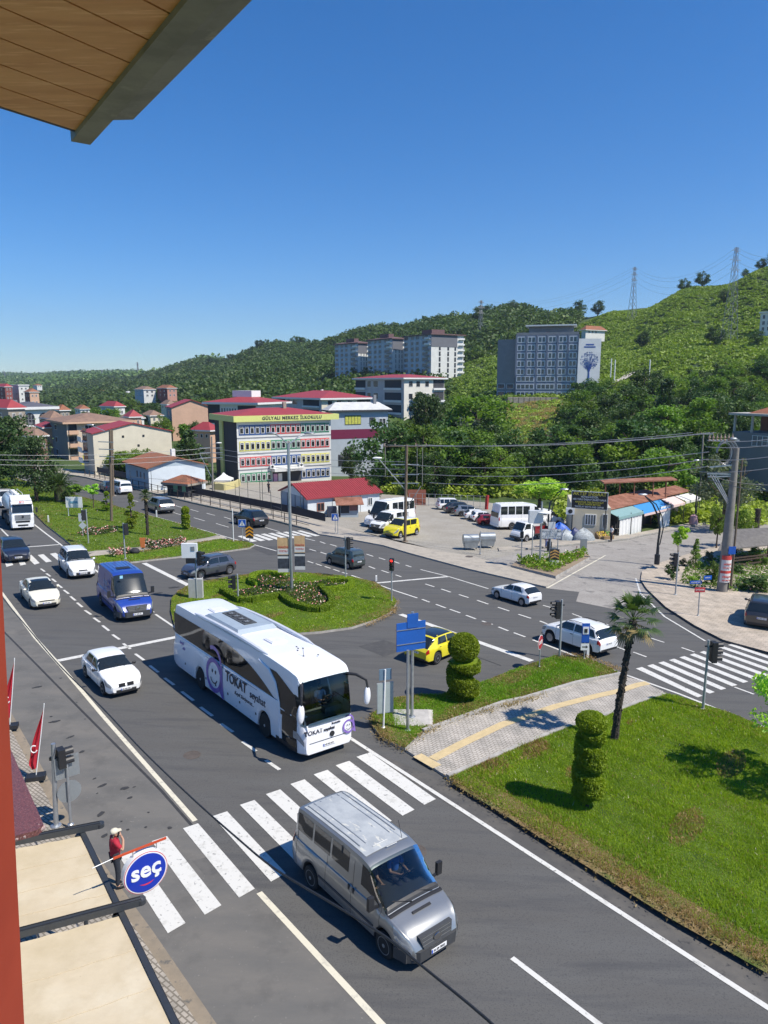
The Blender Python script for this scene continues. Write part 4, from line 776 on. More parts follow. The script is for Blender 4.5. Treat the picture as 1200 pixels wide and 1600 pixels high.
def coach2():
    r0=cb; L=cL
    s=-1
    xs_=L+.012
    text('TOKAT',.24,DRK,r0,frame((L-.02,-.72,1.17),(0,1,0),(1,0,.12)),ext=.03,bold=.006)
    text('seyahat',.17,DRK,r0,frame((L+.0,-.02,1.16),(0,1,0),(1,0,.12)),ext=.03,bold=.001)
    text('İyi yolculuklar',.07,DRK,r0,frame((L+.01,.30,1.33),(0,1,0),(1,0,.12)),ext=.03)
    e=MB(); e.lathe([(.11,0),(.11,.03),(.09,.035)],c=(L+.0,.12,.92),n=18,m=BLACK,axis='X'); e.build('emblem',parent=r0)
    plate(r0,L+.02,.56,1,chars='60 HE 2071',w=.56)
    q=MB(); q.beam((L+.01,-.9,.76),(L+.01,.9,.76),.012,.02,DGREY); q.build('bumper_seam',parent=r0)
    def face(c,x,n,R_,name='smiling_logo'):
        M=frame(c,x,n); q=MB(); q.M=M; N=30; vs=[];fs=[]
        def ringp(cx,cy,ro,ri,a0,a1,k=N,wob=0):
            v=[];f=[]
            for i in range(k+1):
                a=a0+(a1-a0)*i/k; v+=[(cx+ro*math.cos(a),cy+ro*math.sin(a),0),(cx+ri*math.cos(a),cy+ri*math.sin(a),0)]
            for i in range(k): f.append((2*i,2*i+2,2*i+3,2*i+1))
            q.add(v,f,PUR if wob==0 else DRK)
        ringp(0,0,R_,R_*.74,R(20),R(350)); ringp(0,R_*.72,R_*1.0,R_*.78,R(10),R(120),16)   # bowl and the top hook of the letter a
        q.poly([(R_*.70,-R_*.75,0),(R_*1.0,-R_*1.0,0),(R_*1.22,-R_*1.05,0),(R_*.99,R_*.85,0),(R_*.76,R_*.85,0)],PUR)
        q.M=M@Matrix.Translation((0,0,.002))
        ringp(0,-R_*.02,R_*.48,R_*.40,R(205),R(335),14,1)
        for ex in (-.2,.2): q.add([(R_*ex+R_*.07*math.cos(k*.7),R_*.22+R_*.12*math.sin(k*.7),0) for k in range(9)],[tuple(range(9))],DRK)
        return q.build(name,parent=r0)
    face((L+.035,.88,1.02),(0,1,0),(1,0,.1),.27)
    face((4.75,-(cW/2+.012),1.20),(1,0,0),(0,-1,0),.80)
    face((4.75,(cW/2+.012),1.20),(-1,0,0),(0,1,0),.80)
    for sd in (-1,1):
        xd=(1,0,0) if sd<0 else (-1,0,0); y=sd*(cW/2+.010)
        text('TOKAT',.62,DRK,r0,frame((6.85,y,1.55),xd,(0,sd,0)),ext=.006,bold=.012,sx=.92)
        text('seyahat',.46,DRK,r0,frame((8.75,y,1.47),xd,(0,sd,0)),ext=.006,bold=.002,sx=.95)
        text('Keyif Sürüyoruz...',.24,DRK,r0,frame((7.6,y,1.08),xd,(0,sd,0)),ext=.006,shear=.3)
        text('keyif',.24,PUR,r0,frame((1.2,y,1.72),xd,(0,sd,0)),ext=.006,shear=.3); text('sür',.24,PUR,r0,frame((1.45,y,1.50),xd,(0,sd,0)),ext=.006,shear=.3)
    z=cH-.01; AC=mat('roof unit grey',(.30,.36,.42),.5,var=.08,scale=2)
    u=MB(); u.hull([Vector((3.1,-.98,z)),Vector((6.5,-.98,z)),Vector((6.5,.98,z)),Vector((3.1,.98,z))],[Vector((3.4,-.86,z+.17)),Vector((6.3,-.86,z+.17)),Vector((6.3,.86,z+.17)),Vector((3.4,.86,z+.17))],AC); ac=u.build('air_conditioner',parent=r0)
    u=MB(); u.box((4.75,0,z+.185),(2.2,.62,.03),mat('dark mesh',(.06,.065,.07),.7,var=.2))
    u.build('fan_deck',parent=ac)
    for k in range(4):
        q=MB(); q.lathe([(.215,0),(.215,.03),(.17,.035),(.17,.01)],c=(4.0+k*.5,0,z+.2),n=18,m=DGREY)
        for a in range(5): q.box((0,0,0),(.15,.05,.008),mat('fan blade',(.2,.22,.24),.5,var=.1),mat4=Matrix.Translation((4.0+k*.5,0,z+.216))@Matrix.Rotation(a*1.257,4,'Z')@Matrix.Translation((.08,0,0)))
        q.build('fan',parent=ac)
    for x in (2.6,8.0):
        u=MB(); u.box((x,0,z+.035),(.72,.72,.05),WB); u.box((x,0,z+.065),(.6,.6,.02),mat('hatch white',(.7,.7,.72),.4,var=.05)); u.build('roof_hatch',parent=r0)
    u=MB(); u.tube([(L-1.9,.0,z-.03),(L-1.95,0,z+.28)],.01,BLACK,5); u.lathe([(.04,0),(.04,.03)],c=(L-1.9,0,z-.04),n=8,m=BLACK); u.build('aerial',parent=r0)
    u=MB()
    for dx,dy in ((-2.9,.3),(-2.7,.25),(-2.6,.42),(-2.5,.1),(-1.6,.5)): u.box((L+dx,dy,z+.02),(.07,.04,.03),DGREY)
    u.build('roof_fittings',parent=r0)
    u=MB(); u.box((L-.42,0,3.17),(.10,2.1,.10),BLACK)
    cabm=mat('cab interior',(.10,.11,.11),.8,var=.2)
    u=MB(); u.box((L-1.0,0,1.35),(.5,2.2,.25),cabm); u.box((L-.75,.62,1.58),(.3,.8,.25),cabm); u.box((L-1.6,.0,1.0),(1.3,2.2,.05),cabm); u.box((L-1.55,.6,1.35),(.5,.5,.1),cabm); u.box((L-1.85,.6,1.75),(.12,.5,.75),cabm); u.box((L-2.4,0,2.0),(.05,2.3,1.6),cabm); u.build('cabin_interior',parent=r0)
    u=MB(); u.M=Matrix.Translation((L-1.06,.6,1.82))@Matrix.Rotation(R(-60),4,'Y'); u.tube([(.24*math.cos(k*.35),.24*math.sin(k*.35),0) for k in range(19)],.018,BLACK,6); u.build('steering_wheel',parent=r0,smooth=True)
    MB().box((L-.85,-.75,1.50),(.3,.4,.02),WHITE).build('paper_sheet',parent=r0)
    placeveh(r0,(413,1152),(313,1077),-1,cxf,cxb,cW/2-.04,.85,1.12)
coach2()
L_DEC=leafmat('broad leaves',(0.069,0.124,0.020),(0.170,0.275,0.037),(0.313,0.433,0.066),scale=.45)
L_DARK=leafmat('dark leaves',(0.031,0.065,0.016),(0.071,0.134,0.030),(0.145,0.218,0.041),scale=.45,tl=.25)
L_LIGHT=leafmat('light leaves',(0.184,0.308,0.038),(0.368,0.554,0.072),(0.588,0.739,0.131),scale=.5)
L_GREY=leafmat('grey green leaves',(0.078,0.101,0.062),(0.155,0.194,0.124),(0.248,0.279,0.186),scale=.6)
L_CON=leafmat('needles',(0.028,0.055,0.018),(0.062,0.112,0.029),(0.113,0.182,0.040),scale=.6,tl=.15)
L_CYP=leafmat('cedar sprays',(0.084,0.167,0.025),(0.155,0.270,0.036),(0.241,0.372,0.048),scale=.8,tl=.25)
L_TOP=leafmat('clipped thuja',(0.117,0.195,0.010),(0.247,0.338,0.016),(0.390,0.481,0.026),scale=2.2,tl=.3)
L_HEDGE=leafmat('clipped hedge',(0.130,0.221,0.013),(0.247,0.351,0.019),(0.364,0.468,0.033),scale=3,tl=.3)
L_FLOW=leafmat('rose leaves',(.03,.055,.015),(.06,.10,.025),scale=3)
PINK=mat('rose petals',(.62,.24,.22),.7,var=.3,scale=8); PALEF=mat('pale petals',(.72,.62,.5),.7,var=.2,scale=8)
DRYG=leafmat('dry grass',(.22,.16,.06),(.36,.25,.11),scale=2,tl=.3)
def leaves(C,size,r,aspect=.6,up=.35):
    """one small pointed leaf quad at every centre"""
    n=len(C); nrm=r.normal(size=(n,3)); nrm[:,2]+=up; nrm/=np.linalg.norm(nrm,axis=1)[:,None]
    a=r.normal(size=(n,3)); a-=nrm*(a*nrm).sum(1)[:,None]; a/=np.linalg.norm(a,axis=1)[:,None]; b=np.cross(nrm,a)
    s=(size if hasattr(size,'__len__') else np.full(n,size))*r.uniform(.65,1.35,n); s=s[:,None]
    return np.stack([C-a*s,C-b*s*aspect+nrm*s*.12,C+a*s,C+b*s*aspect-nrm*s*.1],1).reshape(-1,3)
def clumpy(r,n,ncl,rad,h,z0,shape='round',clr=.32,shell=.55):
    """leaf centres gathered in clumps inside a crown of half-width rad and height h starting at z0"""
    out=[]
    for _ in range(ncl):
        v=r.normal(size=3); v/=np.linalg.norm(v); q=shell+(1-shell)*r.random()
        if shape=='round': c=np.array([v[0]*rad*q*.82,v[1]*rad*q*.82,z0+h*.5+v[2]*h*.42*q])
        elif shape=='cone':
            t=r.random()**1.3; a=r.uniform(0,6.28); rr=rad*(1-t)*(.45+.5*r.random()); c=np.array([rr*math.cos(a),rr*math.sin(a),z0+h*t])
        elif shape=='column':
            t=r.random(); a=r.uniform(0,6.28); rr=rad*(math.sin(min(1,t*1.15+.12)*math.pi)**.5)*(.4+.5*r.random()); c=np.array([rr*math.cos(a),rr*math.sin(a),z0+h*t])
        elif shape=='umbrella':
            a=r.uniform(0,6.28); rr=rad*math.sqrt(r.random())*.9; c=np.array([rr*math.cos(a),rr*math.sin(a),z0+h*(.45+.45*(1-(rr/rad)**2)*r.random()+.1*r.random())])
        k=n//ncl; sc=clr*rad*r.uniform(.6,1.2) if shape!='cone' else clr*rad*(1.1-.6*((c[2]-z0)/h))
        p=r.normal(size=(k,3)); p/=np.linalg.norm(p,axis=1)[:,None]; p*=(r.random((k,1))**.45)*sc; p[:,2]*=.7; out.append(p+c)
    return np.concatenate(out)
def trunk_mesh(h,r0,r,seed,limbs=5,rad=2,z0=.4):
    rr=random.Random(seed); mb=MB(); lean=rr.uniform(-.05,.05)*h
    ax=[(0,0,-.4),(0,0,0),(lean*.3,lean*.2,h*.3),(lean*.6,-lean*.2,h*.6),(lean,0,h*.92)]
    mb.tube(ax,[r0*1.3,r0*1.1,r0*.85,r0*.6,r0*.15],BARK,7)
    for k in range(limbs):
        a=6.28*k/limbs+rr.random(); t=z0+(.8-z0)*k/max(1,limbs-1); p=Vector((lean*t,0,h*t)); e=p+Vector((math.cos(a)*rad*.7,math.sin(a)*rad*.7,h*.2)); mb.tube([p,(p+e)/2+Vector((0,0,-.05*h)),e],[r0*.45,r0*.3,r0*.08],BARK,5)
    return mb
PROTO={}
def make_proto(kind,var):
    r=np.random.default_rng(hash((kind,var))%1000 if False else (sum(map(ord,kind))*7+var)); key=(kind,var)
    if kind=='round': C=clumpy(r,3400,34,.42,.74,.24); m=[L_DEC,L_DARK,L_LIGHT][var%3]; s=.024; tr=trunk_mesh(.8,.035,r,var,5,.4)
    elif kind=='dense': C=clumpy(r,4200,40,.48,.92,.06); m=[L_DARK,L_DEC,L_DARK][var%3]; s=.025; tr=trunk_mesh(.8,.03,r,var,5,.4)
    elif kind=='cone': C=clumpy(r,3600,60,.30,.92,.08,'cone',.38); m=[L_CON,L_CYP][var%2]; s=.020; tr=trunk_mesh(.95,.025,r,var,4,.1)
    elif kind=='column': C=clumpy(r,3000,40,.14,.86,.08,'column',.45); m=[L_CYP,L_TOP][var%2]; s=.017; tr=trunk_mesh(.8,.02,r,var,3,.05)
    elif kind=='cedar': 
        out=[]
        for k in range(9):
            t=.22+.72*k/9; rr=.46*(1-t)**.7
            for _ in range(7):
                a=r.uniform(0,6.28); q=rr*r.uniform(.4,1.0); c=np.array([q*math.cos(a),q*math.sin(a),t+r.uniform(-.03,.03)]); p=r.normal(size=(60,3))*np.array([.075,.075,.018]); out.append(p+c)
        C=np.concatenate(out); m=[L_CON,L_CYP][var%2]; s=.021; tr=trunk_mesh(.95,.03,r,var,5,.3)
    elif kind=='umbrella': C=clumpy(r,5200,60,.62,.62,.38,'umbrella',.22); m=L_CYP if var%2 else L_CON; s=.024; tr=trunk_mesh(.75,.035,r,var,6,.45)
    elif kind=='sapling': C=clumpy(r,900,12,.20,.5,.48,clr=.42); m=[L_DEC,L_LIGHT][var%2]; s=.030; tr=trunk_mesh(.8,.014,r,var,3,.12)
    elif kind=='bush': C=clumpy(r,1300,14,.5,.95,.02,clr=.42); m=[L_DEC,L_DARK,L_LIGHT,L_GREY][var%4]; s=.045; tr=trunk_mesh(.5,.03,r,var,3,.3)
    elif kind=='olive': C=clumpy(r,2400,30,.5,.75,.25,clr=.26); m=L_GREY; s=.022; tr=trunk_mesh(.8,.035,r,var,5,.4)
    me=fastmesh('crown',leaves(C,s,r,up=1.0),4,m)
    PROTO[key]=(me,tr)
    t=tr.build('trunk',BARK,smooth=True); PROTO[key]=(me,t.data); bpy.data.objects.remove(t)
    return PROTO[key]
def tree(kind,var,base,h,wr=1.0,name='tree',label=None,cat='tree',group=None,rz=None):
    if (kind,var) not in PROTO: make_proto(kind,var)
    me,tr=PROTO[(kind,var)]; e=empty(name,base,rz if rz is not None else random.uniform(0,6.28),label,cat,group); e.scale=(h*wr,h*wr,h)
    link('crown',me,e); link('trunk',tr,e); return e
def tpx(kind,var,px,top,d,wpx=None,h=None,base=None,**k):
    """tree whose top shows at (px,top) standing at depth d on the terrain (or on base)"""
    b=T(px,d) if base is None else base; q=P(px,top,b.y); x=q.x; b=Vector((x,b.y,float(terr(x,b.y)))) if base is None else b
    hh=max(1.0,q.z-b.z) if h is None else h; W0={'round':.84,'dense':.96,'cone':.6,'column':.28,'cedar':.92,'umbrella':1.24,'sapling':.4,'bush':1.0,'olive':1.0}[kind]
    wr=1.0
    if wpx: wr=(wpx/FPX*b.y)/(W0*hh)
    return tree(kind,var,b,hh,wr,**k)
V=[ # kind,var,px,top,depth,width px,name,label
('dense',0,598,650,118,112,'pine_tree','broad dark stone pine right of the school, in front of the grey annexe'),
('round',1,668,600,170,60,'tree','slim dark tree with thin foliage in front of the white apartment block'),
('round',0,748,602,165,125,'tree','wide spreading tree on the slope left of the hotel wall'),
('round',0,700,655,140,90,'tree','loose leafy tree between the stone pine and the spreading tree'),
('dense',1,760,706,118,120,'tree','bright green weeping tree behind the parked cars'),
('dense',0,680,700,112,70,'tree','dark tree at the gate behind the car park'),
('round',2,846,745,100,90,'tree','light green walnut tree standing over the dropside truck'),
('dense',2,905,700,118,90,'tree','green tree behind the advertising board of the shops'),
('cone',0,1045,582,150,72,'conifer_tree','tall dark conifer on the slope above the shops'),
('dense',0,960,610,172,70,'tree','dark round tree right of the hotel below the pale track'),
('round',0,905,618,178,70,'tree','dark tree at the end of the hotel retaining wall'),
('dense',0,1000,640,150,80,'tree','dark bushy tree left of the tall conifer'),
('round',1,870,655,150,90,'tree','broad tree on the slope below the hotel wall'),
('dense',1,800,690,125,80,'tree','green tree above the green sports fence'),
('round',0,1100,640,130,80,'tree','tree right of the tall conifer'),
('round',0,1045,690,105,110,'tree','leafy tree directly behind the shops'),
('dense',2,980,712,105,80,'tree','green tree behind the rusty shop roof'),
('olive',0,1140,706,84,120,'olive_tree','grey green olive tree behind the concrete transformer pole'),
('dense',0,1150,640,140,80,'tree','dark tree left of the unfinished house'),
('cone',0,1110,668,112,40,'conifer_tree','small dark conifer between the shops and the olive tree'),
('column',0,286,660,118,40,'cypress_tree','tall twin-topped evergreen left of the school'),
('cone',0,296,664,116,62,'conifer_tree','wide evergreen spreading at the foot of the school side wall'),
('cone',0,312,690,119,50,'conifer_tree','lower evergreen touching the dark school wall'),
('dense',0,575,742,96,44,'tree','small reddish tree at the gable of the red roofed shed'),
('dense',0,548,690,128,40,'tree','dark tree beneath the stone pine'),
('bush',3,735,640,150,60,'tree','grey green shrub tree on the slope'),
('cedar',0,10,640,108,110,'cedar_tree','tall dark cedar at the left edge'),
('cedar',0,48,672,92,90,'cedar_tree','layered cedar second from the left edge'),
('cedar',0,82,716,94,55,'cedar_tree','small layered cedar beside the date palm'),
('dense',0,-14,652,100,90,'tree','dark tree cut by the left edge'),
]
for i,(kd,vr,px,tp,d,wp,nm,lb) in enumerate(V): tpx(kd,vr,px,tp,d,wp,name=nm,label=lb)
for kd,vr,px,by,ty,wp,nm,lb in [
 ('sapling',1,146,795,752,26,'young_tree','young tree with a round crown right of the white notice board'),
 ('sapling',0,118,790,755,24,'young_tree','young tree just right of the date palm'),
 ('column',1,207,828,768,20,'thuja_tree','slim clipped tree on a thin stem beside the stubby palm'),
 ('column',1,168,800,766,18,'thuja_tree','narrow clipped tree behind the twin wooden poles'),
 ('bush',1,108,786,762,26,'shrub','round dark shrub behind the date palm'),
 ('column',0,81,766,744,16,'thuja_tree','small dark clipped tree left of the date palm'),
 ('cone',1,1086,888,843,26,'conifer_tree','small conical conifer in the corner garden'),
 ('bush',1,1050,908,874,26,'round_bush','round clipped bush at the tip of the corner garden'),
 ('bush',1,1067,886,872,14,'round_bush','small dark ball bush behind the round clipped one'),
 ('bush',2,1082,912,897,24,'shrub','low light green shrub beside the street name post'),
 ('bush',0,1112,915,876,26,'shrub','loose leafy shrub left of the concrete pole'),
 ('bush',1,1154,898,882,26,'shrub','dark low shrub under the shelter'),
 ('column',0,1178,880,846,20,'conifer_tree','small conical conifer in front of the wooden shelter'),
 ('bush',3,1107,880,858,20,'shrub','brownish shrub near the pale side road'),
 ('bush',3,1153,862,850,18,'shrub','pale shrub behind the wooden shelter'),
 ('sapling',1,1058,893,812,30,'young_tree','thin sapling with sparse leaves by the traffic light of the corner garden'),
 ('round',0,1157,856,786,46,'tree','small weeping tree right of the concrete pole'),
 ('round',0,1119,858,785,32,'tree','small weeping tree left of the concrete pole'),
 ('bush',0,1190,884,868,26,'shrub','dark shrub cut by the right edge in the corner garden'),
 ('bush',1,1175,925,895,60,'hedge','dark clipped hedge in the shade at the right edge'),
 ]:
    b=G(px,by); h=HT(b,px,ty); W0={'sapling':.4,'column':.28,'bush':1.0,'cone':.6,'round':.84}[kd]; tree(kd,vr,b,h,(wp/FPX*b.y)/(W0*h),name=nm,label=lb,cat='tree' if 'tree' in nm else 'shrub')
b=G(1262,1235); 
r_=np.random.default_rng(5); C=clumpy(r_,4200,46,2.5,3.6,1.6,clr=.2,shell=.4); e=empty('tree',b,0,'leafy young tree reaching in from the right edge over the lawn','tree'); link('crown',fastmesh('crown',leaves(C,.085,r_),4,L_LIGHT),e); trunk_mesh(4,.09,None,3,6,2.2,.3).build('trunk',BARK,e,smooth=True)
FROND=leafmat('palm fronds',(.045,.085,.02),(.085,.14,.035),(.15,.19,.06),scale=.9,tl=.3,rough=.4); DEADF=mat('dry fronds',(.22,.17,.07),.9,var=.3); PTR=mat('palm trunk',(.045,.036,.028),.95,var=.4,scale=9,bump=1,bscale=18,dist=.05)
def fan_palm(px,by,ty,label,name='fan_palm',lean=(0,0),rcrown=1.0,ptop=None):
    b=G(px,by); h=HT(b,px,ty)-rcrown*.75; e=empty(name,b,0,label,'palm tree'); mb=MB(); top=Vector((lean[0],lean[1],h)); pts=[];rs=[]
    for k in range(14):
        t=k/13; pts.append((top.x*t**1.4,top.y*t**1.4,h*t-.1*(k==0))); rs.append((.15-.05*t+(.05 if t>.85 else 0))*(1+.12*(k%2)))
    mb.tube(pts,rs,PTR,9)
    rr=random.Random(int(px))
    for _ in range(160):
        t=rr.random(); a=rr.uniform(0,6.28); z=h*t; x,y=top.x*t**1.4+math.cos(a)*.12,top.y*t**1.4+math.sin(a)*.12; mb.box((0,0,0),(.10,.05,.09),PTR,mat4=Matrix.Translation((x,y,z))@Matrix.Rotation(a,4,'Z')@Matrix.Rotation(-.6,4,'Y'))
    mb.build('trunk',parent=e)
    q=MB(); d=MB()
    for k in range(34):
        a=k*2.4; el=R(78-k*3.5); dry=k>27; n_=top+Vector((0,0,.1-.35*(k/44))); st=rcrown*rr.uniform(.45,.6)*(.7 if dry else 1)
        dv=Vector((math.cos(a)*math.cos(el),math.sin(a)*math.cos(el),math.sin(el))); c=n_+dv*st; tgt=d if dry else q
        tgt.tube([n_,c],[.014,.008],None,4)
        sidev=dv.cross(Vector((0,0,1))).normalized(); upv=sidev.cross(dv)
        for j in range(15):
            f=(j-7)/7*1.35; ld=(dv*math.cos(f)+sidev*math.sin(f)).normalized(); ln_=rcrown*rr.uniform(.42,.56)*(1-.25*abs(f)); p1=c+ld*ln_*.55+upv*.02; p2=c+ld*ln_-Vector((0,0,.10*rcrown*rr.random()+.06)); w_=ld.cross(upv).normalized()*.024*rcrown
            tgt.add([c-w_*.4,c+w_*.4,p1+w_,p1-w_],[(0,1,2,3)]); tgt.add([p1-w_,p1+w_,p2],[(0,1,2)])
    q.build('crown',FROND,e); d.build('dry_fronds',DEADF,e); return e
fan_palm(960,1160,936,'tall slim fan palm with a dark trunk on the lawn by the paved path',lean=(.55,.25),rcrown=1.3)
fan_palm(231,838,766,'stubby fan palm on the far median lawn',rcrown=.75)
b=G(1180,845); e=empty('palm_stump',b,0,'dead palm trunk stump with cut leaf bases by the side road','palm trunk'); mb=MB(); h=HT(b,1181,795); mb.tube([(0,0,0),(.02,0,h*.5),(0,0,h)],[.26,.22,.30],PTR,9)
for k in range(90):
    a=k*2.4; z=h*(.1+.9*k/90); mb.box((0,0,0),(.28,.06,.05),PTR,mat4=Matrix.Translation((math.cos(a)*.25,math.sin(a)*.25,z))@Matrix.Rotation(a,4,'Z')@Matrix.Rotation(-.7,4,'Y'))
mb.build('trunk',parent=e)
def date_palm(px,by,ty,label):
    b=G(px,by); h=HT(b,px,ty); th=h*.42; e=empty('date_palm',b,0,label,'palm tree'); mb=MB(); mb.tube([(0,0,-.1),(0,0,.3),(0,0,th*.7),(0,0,th),(0,0,th+.3)],[.6,.66,.5,.62,.3],mat('date palm trunk',(.17,.12,.085),.95,var=.4,scale=5,bump=1,bscale=8,dist=.08),12)
    mb.build('trunk',parent=e,smooth=True); q=MB(); rr=random.Random(3)
    for k in range(46):
        a=k*2.4; el=R(80-k*2.1); ln_=h*.62*rr.uniform(.85,1.05); pts=[]; p=Vector((0,0,th+.2)); dv=Vector((math.cos(a)*math.cos(el),math.sin(a)*math.cos(el),math.sin(el)))
        for j in range(7): pts.append(p.copy()); p+=dv*ln_/6; dv=(dv+Vector((0,0,-.17))).normalized()
        q.tube(pts,[.03]*6+[.01],None,4)
        for j in range(1,25):
            t=j/24*5.99; i=int(t); f=t-i; c=pts[i].lerp(pts[i+1],f); d_=(pts[i+1]-pts[i]).normalized(); sv=d_.cross(Vector((0,0,1))).normalized(); L_=.42*math.sin(min(1,j/24+.15)*math.pi*.9)+.12
            for sg in (1,-1): tip=c+(sv*sg+d_*.6+Vector((0,0,.15))).normalized()*L_; q.add([c-d_*.03,c+d_*.03,tip],[(0,1,2)])
    q.build('crown',FROND,e); return e
date_palm(96,785,729,'thick date palm with a fat trunk on the far median')
def spiral(px,by,ty,wpx,label,n=16000,turns=4.0,ball=.3,stem=.25,ls=.042,name='spiral_topiary',cone=0.0,rot=0.0,groove=.34):
    b=G(px,by); h=HT(b,px,ty); Rm=wpx/2/FPX*math.hypot(b.y,EYE-b.z)*1.0; e=empty(name,b,0,label,'topiary'); r=np.random.default_rng(int(px)); z=stem+(h-stem)*r.random(n)**.9; a=r.uniform(0,6.28,n); t=(z-stem)/(h-stem)
    def rad(t,a):
        ph=(t/(1-ball)*turns+a/6.283+rot)%1.0; g=np.abs(ph-.5)*2; body=Rm*(.90+.10*np.sin(t*3))*(1-cone*t); 
        rr=body*(1-groove*np.clip(1-(1-g)*2.2,0,1)); tb=np.clip((t-(1-ball))/ball,0,1); bl=Rm*(.92-.25*cone)*np.sqrt(np.clip(1-(2*tb-.95)**2*.98,0,1)); rr=np.where(t>(1-ball),np.maximum(bl,rr*(1-tb)*.4),rr)
        return rr*np.clip(t*9+.25,0,1)
    rr=rad(t,a)*(r.uniform(.86,1.03,n)); C=np.stack([rr*np.cos(a),rr*np.sin(a),z],1); me=fastmesh('foliage',leaves(C,ls,r,.5,.2),4,L_TOP); link('foliage',me,e)
    mb=MB(); N=28; K=60; vs=[(max(.03,float(rad(np.array(k/K),np.array(6.2832*j/N)))*.84)*math.cos(6.2832*j/N),max(.03,float(rad(np.array(k/K),np.array(6.2832*j/N)))*.84)*math.sin(6.2832*j/N),stem+(h-stem)*k/K) for k in range(K+1) for j in range(N)]
    mb.add(vs,[(k*N+j,k*N+(j+1)%N,(k+1)*N+(j+1)%N,(k+1)*N+j) for k in range(K) for j in range(N)],L_TOP); mb.build('inner_foliage',parent=e,smooth=True)
    MB().tube([(0,0,-.1),(0,0,h*.8)],[.07,.04],BARK,7).build('trunk',parent=e); return e
spiral(723,1097,989,50,'fat spiral topiary with a round head in front of the yellow SUV',n=26000,turns=1.7,groove=.5,ball=.40,ls=.045,stem=.1)
spiral(917,1266,1113,50,'tall spiral topiary alone on the near lawn',n=30000,turns=2.6,ball=.20,stem=.32,cone=.22,ls=.04,groove=.42)
spiral(291,829,791,13,'small spiral topiary on the far median lawn',n=2600,turns=3,ball=.35,ls=.09,stem=.2)
def hedge(px_pts,w,h,label,n=300,name='hedge'):
    pts=[G(x,y) for x,y in px_pts]; seg=list(zip(pts,pts[1:])); tot=sum((b-a).length for a,b in seg); r=np.random.default_rng(int(px_pts[0][0])); C=[]
    mb=MB()
    for a,b in seg:
        k=int(n*(b-a).length*2); d=(b-a).normalized(); s=Vector((-d.y,d.x,0)); u=r.random(k); v=r.uniform(-1,1,k); q=r.random(k); face=r.random(k)<.5
        v=np.where(face,v,np.sign(v)*r.uniform(.9,1.05,k)); zz=np.where(face,h*r.uniform(.92,1.05,k),h*q)
        C.append(np.array([[*(a+(b-a)*float(u[i])+s*float(v[i])*w/2+Vector((0,0,.13+float(zz[i]))))] for i in range(k)]))
        mb.beam(a+Vector((0,0,.13+h*.46)),b+Vector((0,0,.13+h*.46)),w*.9,h*.9,L_HEDGE)
    C=np.concatenate(C); o=link(name,fastmesh(name,leaves(C,.045,r,.6,.5),4,L_HEDGE)); tag(o,label,'hedge'); i_=mb.build('inner_foliage',parent=o); return o
hp=lambda L: [(360+x/4.615,880+y/4.615) for x,y in L]
hedge(hp([(-60,225),(0,262),(70,300),(150,300),(260,280),(370,262),(410,300),(470,335),(560,360),(640,368),(700,360),(735,320),(725,275),(690,240),(650,200)]),.42,.42,'long curved clipped hedge round the lower edge of the rose bed')
hedge(hp([(690,225),(760,215),(840,205),(878,180),(860,155),(780,150),(700,150)]),.4,.4,'short clipped hedge round the right lobe of the rose bed')
hedge(hp([(400,120),(300,105),(220,105),(160,125),(150,165),(200,185)]),.45,.45,'clipped hedge round the upper left lobe of the rose bed')
def bed(name,poly,n,h,label,cat,flower=.12,ls=.06,lm=None,z0=.13,fm=None,kind='stuff'):
    pts=[G(x,y) for x,y in poly]; xs=[p.x for p in pts]; ys=[p.y for p in pts]; r=np.random.default_rng(len(poly)*n%97); X=r.uniform(min(xs),max(xs),n*3); Y=r.uniform(min(ys),max(ys),n*3)
    ins=inpoly(X,Y,pts); X=X[ins][:n]; Y=Y[ins][:n]; k=len(X); hh=h*(.6+.4*np.sin(X*3.1)*np.cos(Y*2.7)); Z=GA*X+GB*Y+z0+hh*r.random(k)**.6; C=np.stack([X,Y,Z],1); fl=r.random(k)<flower
    C[fl,2]+=hh[fl]*.25
    me=fastmesh(name,leaves(C,ls,r,.7,.6),4,[lm or L_FLOW,fm or PINK,PALEF]); me.polygons.foreach_set('material_index',np.where(fl,np.where(r.random(k)<.6,1,2),0).astype(np.int32)); return tag(link(name,me),None,None,kind=kind)
def inpoly(X,Y,pts):
    c=np.zeros(len(X),bool); n=len(pts)
    for i in range(n):
        a,b=pts[i],pts[(i+1)%n]; 
        if a.y==b.y: continue
        c^=((a.y>Y)!=(b.y>Y))&(X<(b.x-a.x)*(Y-a.y)/(b.y-a.y)+a.x)
    return c
bed('rose_bed',hp([(-40,230),(100,210),(170,190),(190,120),(260,85),(420,110),(470,160),(640,150),(780,140),(860,160),(850,195),(690,215),(700,290),(640,330),(520,320),(400,250),(260,265),(80,280)]),8000,.3,None,None,.08)
bed('flower_bed',[(120,836),(137,828),(180,826),(187,833),(160,838),(130,840)],1500,.3,None,None,.16,.08)
bed('flower_bed',[(223,850),(290,845),(292,853),(240,862),(222,860)],1800,.4,None,None,.28,.08)
bed('flower_bed',[(170,863),(200,861),(210,867),(175,872)],700,.4,None,None,.3,.08)
bed('weeds',[(806,881),(858,880),(912,868),(918,873),(872,895),(864,900),(820,892)],3200,.9,None,None,.03,.09,L_HEDGE,.3)
bed('garden_plants',[(1062,912),(1072,890),(1130,872),(1200,860),(1200,930),(1120,925),(1075,920)],4500,.4,None,None,.02,.09,L_DEC,.14)
